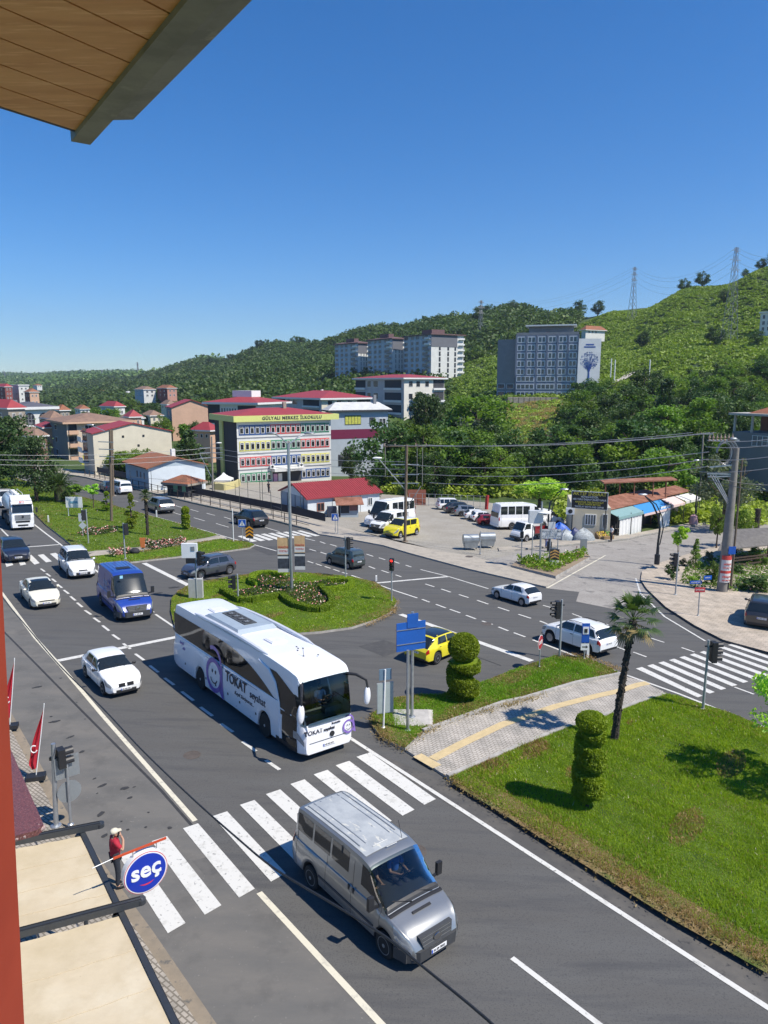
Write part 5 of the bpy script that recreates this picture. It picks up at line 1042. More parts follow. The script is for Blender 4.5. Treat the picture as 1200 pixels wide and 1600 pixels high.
def grass(name,poly,dens,hmin,hmax,edge=None):
    pts=[G(x,y) for x,y in poly]; xs=[p.x for p in pts]; ys=[p.y for p in pts]; area=(max(xs)-min(xs))*(max(ys)-min(ys)); n=int(area*dens); r=np.random.default_rng(n%1000)
    X=r.uniform(min(xs),max(xs),n); Y=r.uniform(min(ys),max(ys),n); k=inpoly(X,Y,pts)&(np.abs(X/np.maximum(Y,1)-0)<.75); X=X[k];Y=Y[k]; n=len(X)
    patch=.5+.5*np.sin(X*1.7+1)*np.cos(Y*1.3)+.25*np.sin(X*5+Y*4); h=(hmin+(hmax-hmin)*np.clip(patch,0,1)*r.random(n)); a=r.uniform(0,6.28,n); w=.012+.010*r.random(n); lx,ly=r.normal(size=n)*h*.45,r.normal(size=n)*h*.45
    w=w*np.clip(Y/22,.8,3); Z=GA*X+GB*Y+.14; A=np.stack([X-np.cos(a)*w,Y-np.sin(a)*w,Z],1); B=np.stack([X+np.cos(a)*w,Y+np.sin(a)*w,Z],1); Cc=np.stack([X+lx,Y+ly,Z+h],1)
    d=np.full(n,1e9)
    for i in range(len(pts)):
        p,q=pts[i],pts[(i+1)%len(pts)]; ex,ey=q.x-p.x,q.y-p.y; t=np.clip(((X-p.x)*ex+(Y-p.y)*ey)/(ex*ex+ey*ey+1e-9),0,1); dd=np.hypot(X-p.x-t*ex,Y-p.y-t*ey)
        if edge is None or i in edge: d=np.minimum(d,dd)
    bare=np.sin(X*.9+2)*np.cos(Y*.7+1)+.5*np.sin(X*2.3-Y*1.9); dry=(r.random(n)<np.clip(1.0-d/1.3,0,.9)*(.55+.45*np.sin(X*2+Y)))|((bare>1.0)&(r.random(n)<.6))|(r.random(n)<.03)
    me=fastmesh(name,np.stack([A,B,Cc],1).reshape(-1,3),3,[leafmat('grass blades',(0.133,0.240,0.015),(0.249,0.370,0.024),(0.382,0.478,0.039),scale=1.1,tl=.4),DRYG,PALEF]); mi=dry.astype(np.int32); mi[(r.random(n)<.004)&~dry]=2; me.polygons.foreach_set('material_index',mi); return tag(link(name,me),None,None,kind='stuff')
grass('grass',IE,1050,.05,.17,edge={0,7,8,9,10,12,13,14,15,16}); grass('grass',ID,900,.05,.16); grass('grass',IC,420,.04,.12); grass('grass',IA,60,.06,.16); grass('grass',IB,200,.05,.13)
for pl in ([(868,1027),(915,1029),(972,1052)],[(579,1124),(600,1160),(634,1177)],[(699,1221),(832,1303),(923,1358),(1053,1438),(1200,1520)],[(620,943),(614,960),(575,980)],[(635,1165),(700,1130),(786,1108),(850,1090)]):
    pts=[G(*p) for p in pl]; r=np.random.default_rng(int(pl[0][0])); C=[]
    for a,b in zip(pts,pts[1:]):
        for _ in range(int((b-a).length*26)):
            c=a.lerp(b,float(r.random())); s=r.normal(size=(5,3))*np.array([.14,.14,.05])+np.array([c.x,c.y,c.z+.14+.04]); C.append(s)
    tag(link('weeds',fastmesh('weeds',leaves(np.concatenate(C),.05,r,.35,.1),4,DRYG)),None,None,kind='stuff')
def clearwall(px,D,r): return ~((px>782)&(px<888)&(D>170)&(D<264))
def scatter_hill(name,n,px0,px1,d0,d1,size,per,m,seed,ok=clearwall,flat=.6,spread=None,lf=.24):
    r=np.random.default_rng(seed); u0,u1=(px0-600)/FPX/1.015,(px1-600)/FPX/1.015; D=np.sqrt(r.uniform(d0*d0,d1*d1,n)); U=r.uniform(u0,u1,n); X=U*D; Y=D
    if ok is not None: k=ok(U*FPX*1.015+600,D,r); X,Y=X[k],Y[k]; n=len(X)
    Z=terr(X,Y); s=size*r.uniform(.6,1.3,n); sp=spread or 1.0
    off=r.normal(size=(n,per,3)); off/=np.linalg.norm(off,axis=2)[:,:,None]; off*=(r.random((n,per,1))**.4); off[:,:,2]=np.abs(off[:,:,2])*flat
    C=(np.stack([X,Y,Z],1)[:,None,:]+off*s[:,None,None]*sp).reshape(-1,3); S=np.repeat(s,per)*lf
    o=link(name,fastmesh(name,leaves(C,S,r,.8,1.6),4,m)); return tag(o,None,None,kind='stuff')
H1=leafmat('hazel bushes',(0.159,0.237,0.034),(0.268,0.363,0.047),(0.411,0.501,0.082),scale=.06,tl=.25); H2=leafmat('far wood',(0.064,0.122,0.028),(0.117,0.200,0.043),(0.205,0.295,0.065),scale=.02,tl=.15); H3=leafmat('hill wood',(0.045,0.088,0.020),(0.094,0.163,0.027),(0.185,0.262,0.047),scale=.05,tl=.2)
scatter_hill('hazel_bushes',14000,840,1300,165,480,1.7,34,H1,1)
scatter_hill('hazel_bushes',6500,600,860,190,640,2.1,32,H1,2)
scatter_hill('hillside_wood',1500,640,1210,118,235,3.4,110,H3,3,flat=1.1,lf=.15)
scatter_hill('undergrowth',500,600,890,113,150,1.8,60,H1,31,lf=.17,flat=1.0); scatter_hill('undergrowth',500,885,1210,90,122,1.6,60,H1,32,lf=.16,flat=1.0)
scatter_hill('hillside_wood',6500,300,700,210,1000,5.0,44,H3,4,flat=1.0,lf=.17)
scatter_hill('hillside_wood',1300,690,900,420,760,6.0,60,H3,14,flat=1.1,lf=.16)
scatter_hill('dry_slope_grass',1500,770,890,160,262,1.1,40,DRYG,41,ok=lambda px,D,r:r.random(len(px))<.8,lf=.12); scatter_hill('slope_shrubs',260,770,890,150,262,1.7,50,H1,42,ok=lambda px,D,r:r.random(len(px))<.8,lf=.16)
scatter_hill('far_wood',9000,-80,420,300,1500,7.0,30,H3,5,flat=.8,lf=.18)
scatter_hill('far_wood',9000,-120,420,1300,3600,15,18,H2,6,flat=.7,lf=.2)
scatter_hill('hillside_wood',900,380,660,170,330,4.0,80,H3,15,flat=1.0,lf=.15)
def rowtrees(lst,group,label,kinds=(('round',0),('dense',0),('round',1),('dense',1),('dense',2)),name='tree'):
    O_=['first','second','third','fourth','fifth','sixth','seventh','eighth','ninth','tenth','eleventh','twelfth','thirteenth','fourteenth','fifteenth','sixteenth','seventeenth','eighteenth','nineteenth','twentieth','twenty-first']
    lst=sorted(lst,key=lambda q:q[0]); base_l=label
    for i,(px,d,h) in enumerate(lst):
        if len(lst)<=21: label='%s from the left, %s'%(O_[i],base_l)
        kd,vr=kinds[i%len(kinds)]; b=T(px,d); tree(kd,vr,b,h,random.uniform(.8,1.2),name=name,label=label,group=group)
rr=random.Random(11)
rowtrees([q_ for q_ in [(rr.uniform(640,1200),rr.uniform(118,230),rr.uniform(7,13)) for _ in range(150)] if not (778<q_[0]<895 and q_[1]>150)],'trees of the wooded slope','leafy tree standing among others on the slope behind the car park and shops')
rowtrees([(x,640+rr.uniform(-60,60) if x<900 else 0,rr.uniform(9,15)) for x in range(745,900,9)],'trees on the hill crest','dark tree on the wooded crest behind the hotel',(('dense',0),('round',1)))
rowtrees([(x,760+rr.uniform(-50,50),rr.uniform(9,13)) for x in [604,618,630,641,650,662,676,684,700,712,720]],'trees on the middle ridge','tree standing on the ridge behind the tower blocks',(('dense',0),('round',1)))
rowtrees([(x,900+rr.uniform(-80,80),rr.uniform(9,15)) for x in range(330,560,11)],'trees on the left ridge','tree on the long ridge left of the tower blocks',(('dense',0),('round',1)))
for px,d,h,lb in [(928,505,11,'tree on the skyline beside the middle pylon'),(900,560,13,'dark tree on the skyline left of the white villa'),(1058,452,9,'round tree on the skyline left of the right pylon'),(1085,440,10,'broader tree on the skyline left of the right pylon'),(1112,300,9,'dark tree on the hazel slope left of the right pylon'),(1172,408,7,'tree high on the skyline near the right edge'),(1192,405,10,'tree at the very right end of the skyline'),(1150,415,6,'small tree on the skyline beside the right pylon'),(1000,350,9,'dark bush tree halfway up the hazel slope'),(1120,380,7,'lone tree on the upper hazel slope'),(1175,280,7,'tree beside the white house at the right edge'),(655,800,13,'lone bare crowned tree on the ridge above the towers'),(515,980,14,'lone tree on the ridge left of the tower blocks')]:
    tree('dense',0,T(px,d),h,1.0,label=lb)
rowtrees([(rr.uniform(120,330),rr.uniform(215,420),rr.uniform(7,12)) for _ in range(60)],'trees of the valley wood','tree in the valley wood behind the left houses')
rowtrees([(x,122+rr.uniform(-3,8),rr.uniform(3.5,6)) for x in (170,185,200,214,178,206)],'trees behind the railings','low tree behind the railings beside the white gable house',(('round',0),('dense',1)))
PL=lambda n,c,v=.08: mat('plaster '+n,c,.85,var=v,scale=.5,bump=.1,bscale=6)
PW=PL('white',(.66,.66,.63)); PCR=PL('cream',(.66,.60,.47)); PPK=PL('peach',(.60,.38,.26)); PGR=PL('grey',(.22,.23,.25)); PDK=PL('anthracite',(.045,.047,.055)); PBE=PL('beige',(.58,.47,.36)); PWSH=PL('pale blue',(.36,.44,.50)); PTAN=PL('tan',(.30,.26,.21))  # pale blue is white plaster with shade put into its colour
ROOFR=mat('red sheet roof',(.30,.04,.045),.6,var=.12,scale=1,bump=.2); ROOFT=layered('tile roof',[((.30,.11,.06),),((.20,.10,.06),.8,.5,.15),((.38,.17,.10),6,.6,.1)],rough=.9,bump=.5,bscale=12); ROOFB=layered('brown roof',[((.20,.13,.10),),((.28,.18,.13),.8,.5,.15)],rough=.9,bump=.4,bscale=12); ROOFG=mat('grey sheet roof',(.50,.50,.49),.7,var=.12,scale=1); ROOFD=mat('slate roof',(.10,.10,.12),.7,var=.15,scale=1)
RUST=layered('rusty sheet',[((.20,.085,.05),),((.32,.15,.10),.9,.5,.12),((.10,.05,.035),5,.62,.06)],rough=.85,bump=.4,bscale=10)
FRW=mat('white window frame',(.72,.72,.70),.5,var=.04)
class Bl:
    """local frame: x along the front from A to B, y into the house, z up"""
    def __init__(s,name,label,A,B,dep,h,mF,mS=None,cat='building',drop=2.5,mL=None,mR=None,group=None):
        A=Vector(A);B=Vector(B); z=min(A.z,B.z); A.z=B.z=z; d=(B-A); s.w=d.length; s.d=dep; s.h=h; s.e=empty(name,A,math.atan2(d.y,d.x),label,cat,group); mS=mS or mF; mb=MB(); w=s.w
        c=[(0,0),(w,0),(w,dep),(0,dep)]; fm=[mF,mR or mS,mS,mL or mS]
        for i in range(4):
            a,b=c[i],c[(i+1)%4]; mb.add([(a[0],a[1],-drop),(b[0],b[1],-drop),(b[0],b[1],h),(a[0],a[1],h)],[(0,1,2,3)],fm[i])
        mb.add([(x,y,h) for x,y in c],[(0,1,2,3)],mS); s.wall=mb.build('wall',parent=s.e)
    def fr(s,face):
        if face=='F': return Vector((0,0,0)),Vector((1,0,0)),Vector((0,-1,0)),s.w
        if face=='R': return Vector((s.w,0,0)),Vector((0,1,0)),Vector((1,0,0)),s.d
        return Vector((0,s.d,0)),Vector((0,-1,0)),Vector((-1,0,0)),s.d
    def panel(s,face,u0,u1,z0,z1,m,name='panel',t=.06,parent=None,off=0.0):
        o,x,n,w=s.fr(face); c=o+x*(u0+u1)/2+n*(t/2-.02+off)+Vector((0,0,(z0+z1)/2)); mb=MB(); M=Matrix((x,-n if False else Vector((0,0,1)).cross(x),Vector((0,0,1)))).transposed().to_4x4(); M.translation=c
        mb.box((0,0,0),(u1-u0,t,z1-z0),m,mat4=M); return mb.build(name,parent=parent or s.e)
    def win(s,face,u,z,w,h,m=None,g=None,mull=1,fm=.09):
        m=m or FRW; g=g or WGLASS; o,x,n,_=s.fr(face); M=Matrix((x,Vector((0,0,1)).cross(x),Vector((0,0,1)))).transposed().to_4x4(); sg=1 if (Vector((0,0,1)).cross(x)).dot(n)<0 else -1
        mb=MB(); M.translation=o+x*u+Vector((0,0,z)); f=min(fm,w*.12); yo=-.03*sg
        mb.box((0,0,0),(w,.1,h),m,mat4=M@Matrix.Translation((0,yo*.5,0)))
        k=mull+1; pw=(w-f*(k+1))/k
        for i in range(k): mb.box((0,0,0),(pw,.1,h-2*f),g,mat4=M@Matrix.Translation((-w/2+f+pw/2+i*(pw+f),yo,0)))
        return mb.build('window',parent=s.e)
    def grid(s,face,nc,nr,u0,u1,z0,z1,ww,wh,m=None,g=None,mull=1,skip=(),mf=None):
        for r in range(nr):
            for c in range(nc):
                if (c,r) in skip: continue
                u=u0+(u1-u0)*(c+.5)/nc; z=z0+(z1-z0)*(r+.5)/nr; s.win(face,u,z,ww,wh,(mf(c,r) if mf else m),g,mull)
    def balcony(s,face,u0,u1,z,dp,m=None,rail=1.0,back=None):
        o,x,n,_=s.fr(face); m=m or FRW; mb=MB(); M=Matrix((x,Vector((0,0,1)).cross(x),Vector((0,0,1)))).transposed().to_4x4(); 
        c=o+x*(u0+u1)/2+n*dp/2; M.translation=c+Vector((0,0,z)); mb.box((0,0,0),(u1-u0,dp,.15),m,mat4=M); M.translation=o+x*(u0+u1)/2+n*dp+Vector((0,0,z+rail/2)); mb.box((0,0,0),(u1-u0,.08,rail),m,mat4=M)
        ob=mb.build('balcony',parent=s.e); 
        if back: s.panel(face,u0+.1,u1-.1,z+.1,z+2.5,back,'balcony_door',t=.05)
        return ob
    def roof(s,kind,m,rise=1.5,over=.5,axis='x',trim=None,th=.18,z=None):
        w,d,h=s.w,s.d,(s.h if z is None else z); o=over; mb=MB(); a=(-o,-o);b=(w+o,-o);c=(w+o,d+o);e=(-o,d+o); E=[Vector((*p,h)) for p in (a,b,c,e)]; Lw=[v+Vector((0,0,-th)) for v in E]
        if kind=='flat': mb.hull(Lw,[v+Vector((0,0,rise)) for v in E],m); return mb.build('roof',parent=s.e)
        if kind=='hip':
            k=min(w,d)/2+o; 
            if w>=d: r1,r2=Vector((k-o,d/2,h+rise)),Vector((w-k+o,d/2,h+rise))
            else: r1,r2=Vector((w/2,k-o,h+rise)),Vector((w/2,d-k+o,h+rise))
            if w>=d: fs=[[E[0],E[1],r2,r1],[E[1],E[2],r2],[E[2],E[3],r1,r2],[E[3],E[0],r1]]
            else: fs=[[E[0],E[1],r1],[E[1],E[2],r2,r1],[E[2],E[3],r2],[E[3],E[0],r1,r2]]
            for f in fs: mb.poly(f,m)
        else:
            if axis=='x': r1,r2=Vector((-o,d/2,h+rise)),Vector((w+o,d/2,h+rise)); up=Vector((0,0,th)); mb.hull([E[0]-up,E[1]-up,r2-up,r1-up],[E[0],E[1],r2,r1],m); mb.hull([r1-up,r2-up,E[2]-up,E[3]-up],[r1,r2,E[2],E[3]],m); g=[[Vector((0,0,h)),Vector((0,d,h)),Vector((0,d/2,h+rise*d/(d+2*o)-th))],[Vector((w,0,h)),Vector((w,d,h)),Vector((w,d/2,h+rise*d/(d+2*o)-th))]]
            else: r1,r2=Vector((w/2,-o,h+rise)),Vector((w/2,d+o,h+rise)); up=Vector((0,0,th)); mb.hull([E[0]-up,r1-up,r2-up,E[3]-up],[E[0],r1,r2,E[3]],m); mb.hull([r1-up,E[1]-up,E[2]-up,r2-up],[r1,E[1],E[2],r2],m); g=[[Vector((0,.0,h)),Vector((w,.0,h)),Vector((w/2,.0,h+rise*w/(w+2*o)-th))],[Vector((0,d,h)),Vector((w,d,h)),Vector((w/2,d,h+rise*w/(w+2*o)-th))]]
            q=MB(); [q.poly(t,s.wall.data.materials[0]) for t in g]; q.build('gable',parent=s.e)
            return mb.build('roof',parent=s.e)
        ro=mb.build('roof',parent=s.e); q=MB(); q.hull([v+Vector((0,0,-th-.12)) for v in E],[v-Vector((0,0,.01)) for v in E],trim or FRW); q.build('eaves',parent=s.e); return ro
    def chimney(s,x,y,z,h=1.2,m=None): return MB().box((x,y,z+h/2),(.6,.6,h),m or PBE).build('chimney',parent=s.e)
def AB(pl,pr,row,dl,dr): 
    a=P(pl,row,dl); b=P(pr,row,dr); b.z=a.z=min(a.z,b.z); return a,b
def HH(px,top,A): return P(px,top,A.y).z-A.z
def D_for(A,B,px):     # how deep the house must be for its far right/left corner to show at px
    d=(B-A).normalized(); n=Vector((-d.y,d.x,0)); s=(px-600)/FPX/1.015; O=B if s>B.x/B.y else A
    return max(3.0,(s*O.y-O.x)/(n.x-s*n.y)) if abs(n.x-s*n.y)>1e-6 else 8
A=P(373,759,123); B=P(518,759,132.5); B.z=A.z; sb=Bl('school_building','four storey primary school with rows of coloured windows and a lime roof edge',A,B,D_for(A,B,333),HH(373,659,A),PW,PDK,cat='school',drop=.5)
LIME=mat('lime fascia',(.60,.62,.20),.6,var=.05); 
sb.panel('L',sb.d*.28,sb.d*.42,0,sb.h,LIME,'lime_stripe',t=.3)
fl=sb.h/4; cols={'b':mat('blue trim',(.03,.09,.26),.6,var=.08),'r':mat('coral trim',(.60,.10,.09),.6,var=.08),'g':mat('green trim',(.06,.24,.13),.6,var=.08),'y':mat('yellow trim',(.62,.58,.16),.6,var=.08)}
order=['bbbbbbrrrrrrgggggg','yyyyyyggggggrrrrrr','rrrrrrbbbbbbyyyyyy','gggggg......bbbbbb']
WD=glassy('school glass',(.02,.022,.025),.1)
for r_i,row in enumerate(order):
    z=sb.h-fl*(r_i+.5)-.05
    k=0
    while k<18:
        ch=row[k]; j=k
        while j<18 and row[j]==ch: j+=1
        if ch!='.': sb.panel('F',.35+(sb.w-.7)*k/18,.35+(sb.w-.7)*j/18,z-fl*.34,z+fl*.29,cols[ch],'window_band',t=.07)
        k=j
    for c in range(18):
        if row[c]=='.': continue
        wn=sb.win('F',.35+(sb.w-.7)*(c+.5)/18,z-.05,sb.w/18*.70,fl*.46,FRW,WD,0,.16)
        wn.location+=Vector((0,-.06,0)); q=sb.win('F',.35+(sb.w-.7)*(c+.5)/18,z+fl*.12,sb.w/18*.60,.07,FRW,FRW,0); q.name='window_bar'; q.location+=Vector((0,-.10,0)); q.parent=wn; q.location-=wn.location; q['label']=''; del q['label']
    if r_i<3: sb.panel('F',0,sb.w,z-fl*.5-.16,z-fl*.5+.06,PGR,'string_course',t=.05)
sb.panel('F',sb.w*.35,sb.w*.66,.1,fl*.72,PDK,'entrance',t=.05); sb.panel('F',sb.w*.34,sb.w*.67,fl*.78,fl*.98,PW,'canopy',t=1.6); sb.panel('F',sb.w*.36,sb.w*.40,.3,fl*.6,mat('notice',(.55,.3,.45),.6,var=.2),'notice_board',t=.12); sb.panel('F',sb.w*.41,sb.w*.45,.3,fl*.6,FRW,'notice_board',t=.12)
text('GÜLYALI MERKEZ İLKOKULU',.24,mat('dark lettering',(.05,.05,.06),.6,var=.05),sb.e,frame((sb.w*.55,-1.66,fl*.88),(1,0,0),(0,-1,0)),ext=.01)
for u in (.34,.65):
    mb=MB(); mb.box((sb.w*u,-.3,fl*1.05+.1),(.8,.5,.65),FRW); mb.lathe([(.24,0),(.24,.02)],c=(sb.w*u,-.57,fl*1.05+.1),n=14,m=BLACK,axis='Y'); mb.build('air_conditioner',parent=sb.e)
ro=sb.roof('hip',ROOFR,1.1,over=.55,trim=LIME,th=.2,z=sb.h+1.0)
mb=MB(); o_=.75; mb.hull([Vector((x,y,sb.h-.05)) for x,y in ((-o_,-o_),(sb.w+o_+.6,-o_),(sb.w+o_+.6,sb.d+o_),(-o_,sb.d+o_))],[Vector((x,y,sb.h+.98)) for x,y in ((-o_,-o_),(sb.w+o_+.6,-o_),(sb.w+o_+.6,sb.d+o_),(-o_,sb.d+o_))],LIME); mb.build('parapet',parent=sb.e)
text('GÜLYALI MERKEZ İLKOKULU',.78,mat('dark lettering',(.05,.05,.06)),sb.e,frame((sb.w*.56,-o_-.04,sb.h+.48),(1,0,0),(0,-1,0)),ext=.02,bold=.015,space=1.15,name='school_name')
sb.chimney(sb.w*.62,sb.d*.45,sb.h+1.5,1.6,PTAN)
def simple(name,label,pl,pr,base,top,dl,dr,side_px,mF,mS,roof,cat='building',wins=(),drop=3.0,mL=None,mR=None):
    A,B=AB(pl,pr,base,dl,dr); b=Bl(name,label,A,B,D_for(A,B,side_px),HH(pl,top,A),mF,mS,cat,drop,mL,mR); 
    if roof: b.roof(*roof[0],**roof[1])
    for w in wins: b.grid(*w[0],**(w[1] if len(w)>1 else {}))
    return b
DW=mat('dark window glass',(.03,.035,.045),.12,col2=(.22,.23,.24),thr=.63,scale=.5,detail=2)
b=simple('school_annexe','grey school annexe with a maroon band behind the stone pine',518,606,748,641,141,146,660,PL('pale grey',(.40,.45,.50)),PL('pale grey',(.40,.45,.50)),(('hip',ROOFG,1.5),dict(over=.7,trim=PDK)),cat='school')
b.panel('F',0,b.w,b.h*.60,b.h*.73,mat('maroon band',(.16,.012,.05),.6,var=.06),'maroon_band'); b.win('F',b.w*.38,b.h*.86,b.w*.28,b.h*.13,PDK,mat('yellow blinds',(.50,.50,.08),.7,var=.3,scale=3),4); b.win('F',b.w*.27,b.h*.30,b.w*.3,b.h*.16,PDK,DW,4); b.win('F',b.w*.72,b.h*.84,b.w*.10,b.h*.10,PDK,DW,0); b.grid('F',1,1,b.w*.8,b.w,b.h*.75,b.h*.92,1.5,1.2,g=DW)
b.chimney(b.w*.8,b.d*.4,b.h+.3,2.6,PGR)
def aptblock(name,label,pl,pm,pr,base,top,dl,dm,floors,mL_,mR_,roofm,rise=1.6,cat='apartment block',ridge=True,bal=True,dark=PDK):
    A,B=AB(pl,pm,base,dl,dm); b=Bl(name,label,A,B,D_for(A,B,pr),HH(pm,top,B),mL_,mR_,cat); f=b.h/floors
    for k in range(floors):
        z=f*(k+.5)
        if bal:
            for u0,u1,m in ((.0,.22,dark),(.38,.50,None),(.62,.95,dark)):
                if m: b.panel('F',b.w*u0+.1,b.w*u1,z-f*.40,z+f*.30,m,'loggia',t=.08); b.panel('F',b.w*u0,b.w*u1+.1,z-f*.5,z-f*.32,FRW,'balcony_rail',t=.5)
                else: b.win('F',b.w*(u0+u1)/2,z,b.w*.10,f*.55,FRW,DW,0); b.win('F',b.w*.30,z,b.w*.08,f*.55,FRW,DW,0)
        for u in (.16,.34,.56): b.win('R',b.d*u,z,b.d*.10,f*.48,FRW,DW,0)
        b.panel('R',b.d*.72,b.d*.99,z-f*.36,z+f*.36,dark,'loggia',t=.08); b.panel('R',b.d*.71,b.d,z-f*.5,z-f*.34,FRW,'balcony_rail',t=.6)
    b.roof('hip',roofm,rise,over=.9,trim=FRW,th=.35); return b
b=aptblock('apartment_block','white and dark apartment block with a red hipped roof below the towers',556,631,694,662,590,248,226,4,PL('shaded white',(.50,.47,.47)),PL('warm white',(.68,.65,.58)),ROOFR,1.2)  # shade of the left face is put into its darker plaster
b=aptblock('apartment_block','lower white apartment block with a red roof right behind the school',432,503,579,662,622,214,194,3,PL('shaded white',(.40,.36,.36)),PCR,ROOFR,1.9); b.chimney(b.w*.5,b.d*.5,b.h+.8,1.4,FRW)  # same darker plaster paints the shade on this left face
b=simple('apartment_block','white apartment house with pinkish red roof directly above the school roof left part',326,402,662,628,172,166,447,PW,PW,(('hip',ROOFR,1.4),dict(over=1.0,trim=FRW,th=.35)),cat='apartment block',mL=PW)
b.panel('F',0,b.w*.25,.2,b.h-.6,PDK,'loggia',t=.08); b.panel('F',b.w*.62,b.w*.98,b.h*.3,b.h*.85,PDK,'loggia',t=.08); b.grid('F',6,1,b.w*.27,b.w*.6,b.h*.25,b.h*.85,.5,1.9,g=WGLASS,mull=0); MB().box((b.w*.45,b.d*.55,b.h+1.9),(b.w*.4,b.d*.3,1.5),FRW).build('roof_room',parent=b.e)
def tower(label,pl,pm,pr,base,top,dl,dm):
    A,B=AB(pl,pm,base,dl,dm); WSHADE=PL('blue grey',(.40,.46,.52)); b=Bl('tower_block',label,A,B,D_for(A,B,pr),HH(pm,top,B),WSHADE,PW,'tower block',6); f=b.h/10  # blue grey left face is white wall with its shade painted in
    GRC=PL('dark cladding',(.15,.155,.175))
    b.panel('R',0,b.d*.80,f*7.7,b.h-.1,GRC,'grey_cladding',t=.12); 
    for k in range(10):
        z=f*(k+.5)
        for u,w_ in ((.06,.13),(.29,.10),(.48,.10),(.76,.2)):
            b.win('F',b.w*u+.6,z,b.w*w_,f*.62,PGR if k%2 else FRW,DW,1 if w_>.12 else 0)
        b.balcony('F',b.w*.80,b.w*.99,z-f*.45,.9,FRW if k>7 else PGR,f*.33)
        for u in (.26,.52,.74): b.win('R',b.d*u,z,b.d*.055,f*(.8 if k<8 else .45),GRC if k<8 else FRW,DW,0)
        b.balcony('R',b.d*.84,b.d*1.0,z-f*.45,1.0,FRW,f*.30)
    for u in (.20,.40,.62): b.panel('F',b.w*u-.15,b.w*u+.15,.1,b.h-f,FRW,'pilaster',t=.15)
    b.panel('F',0,b.w,b.h-f*1.0,b.h-.15,GRC,'grey_cladding',t=.05) if False else None
    b.roof('hip',PL('roof brown',(.14,.08,.08)),1.0,over=.9,trim=PL('roof brown',(.14,.08,.08)),th=.4); MB().box((b.w*.55,b.d*.45,b.h+1.4),(b.w*.35,b.d*.4,2.6),PL('roof brown',(.14,.08,.08))).build('lift_house',parent=b.e); return b
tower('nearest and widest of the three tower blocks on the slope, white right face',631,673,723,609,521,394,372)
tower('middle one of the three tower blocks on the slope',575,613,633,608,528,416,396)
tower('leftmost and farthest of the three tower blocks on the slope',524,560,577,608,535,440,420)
A,B=AB(804,900,621,276,270); ht=Bl('hotel_building','grey blue hotel with a window grid and a blue tree mural at its end',A,B,16,HH(804,524,A),PL('slate render',(.17,.20,.27)),PGR,'hotel',8); GF=mat('hotel frame',(.62,.64,.68),.5,var=.05); HG=glassy('hotel glass',(.03,.055,.085),.08)
fr_=ht.h/8
for c in range(6):
    for r_i in range(5):
        u=ht.w*(c+.5)/6; z=ht.h-fr_*(r_i+.5)*1.02-.2; ht.win('F',u,z,ht.w/6*.78,fr_*.80,GF,HG,1,.32)
for r_i in range(3):
    for c in range(3): ht.win('F',ht.w*(c+.5)/3,fr_*(r_i+.42),ht.w/3*.88,fr_*.72,GF,HG,3,.3)
for c in range(7): ht.panel('F',ht.w*c/6-.18,ht.w*c/6+.18,fr_*2.9,ht.h,PL('slate render',(.17,.20,.27)),'pilaster',t=.35)
sd_=ht.d; 
A2,B2=AB(775.5,804,621,280,278); wg=MB(); n_=(A-B).normalized()
def slab(pl,pr,base,top,dl,dr,dep,m,name,parent):
    a,b=AB(pl,pr,base,dl,dr); hh=HH(pl,top,a); q=MB(); d=(b-a).normalized(); n=Vector((-d.y,d.x,0)); vs=[a,b,b+n*dep,a+n*dep]; q.hull([v-Vector((0,0,6)) for v in vs],[v+Vector((0,0,hh)) for v in vs],m); o=q.build(name,parent=parent); o.matrix_parent_inverse=parent.matrix_world.inverted(); return o,a,b,hh,n
bpy.context.view_layer.update()
o,a,b_,hh,n=slab(775.5,803.5,621,531,283,279,12,PGR,'side_wing',ht.e)
for k in range(2):
    for c in range(2):
        p=a.lerp(b_,.25+.5*c)+Vector((0,0,fr_*(.5+k))); q=MB(); d=(b_-a).normalized(); M=frame(p-n*.05,d,-n); q.M=M; q.box((0,0,0),((b_-a).length*.40,fr_*.66,.1),GF); q.box((0,0,.04),((b_-a).length*.35,fr_*.55,.08),HG); w_=q.build('window',parent=ht.e); w_.matrix_parent_inverse=ht.e.matrix_world.inverted()
o,a,b_,hh,n=slab(900.5,935,621,529,269,269,1.2,PL('mural white',(.60,.62,.64)),'mural_wall',ht.e)
MUR=mat('mural blue',(.02,.07,.30),.6,var=.2,scale=1); d=(b_-a).normalized(); cx=a.lerp(b_,.5); q=MB(); M=frame(cx-n*.04+Vector((0,0,0)),d,-n); q.M=M; W_m=(b_-a).length; rr=random.Random(4)
q.tube([(0,hh*.28,0),(.1,hh*.40,0),(-.05,hh*.50,0)],[.45,.22,.15],MUR,6)
for k in range(9):
    a_=R(25+k*16); p1=(0,hh*.42,0); p2=(math.cos(a_)*W_m*.30,hh*.62+math.sin(a_)*hh*.12-hh*.05,0); q.tube([p1,((p1[0]+p2[0])*.45,(p1[1]+p2[1])*.52,0),p2],[.10,.08,.04],MUR,5)
for k in range(240):
    a_=rr.uniform(0,6.28); rd=math.sqrt(rr.random()); x,y=math.cos(a_)*W_m*.40*rd,hh*.63+math.sin(a_)*hh*.15*rd; s_=.22; t_=rr.uniform(0,3.1); q.add([(x-s_*math.cos(t_),y-s_*math.sin(t_),.02),(x+s_*.5*math.sin(t_),y-s_*.5*math.cos(t_),.02),(x+s_*math.cos(t_),y+s_*math.sin(t_),.02),(x-s_*.5*math.sin(t_),y+s_*.5*math.cos(t_),.02)],[(0,1,2,3)],MUR)
for y_,w_ in ((.90,.30),(.86,.42),(.26,.4)): q.box((0,hh*y_,0),(W_m*w_*1.2,.45,.05),MUR)
m_=q.build('tree_mural',parent=ht.e); m_.matrix_parent_inverse=ht.e.matrix_world.inverted()
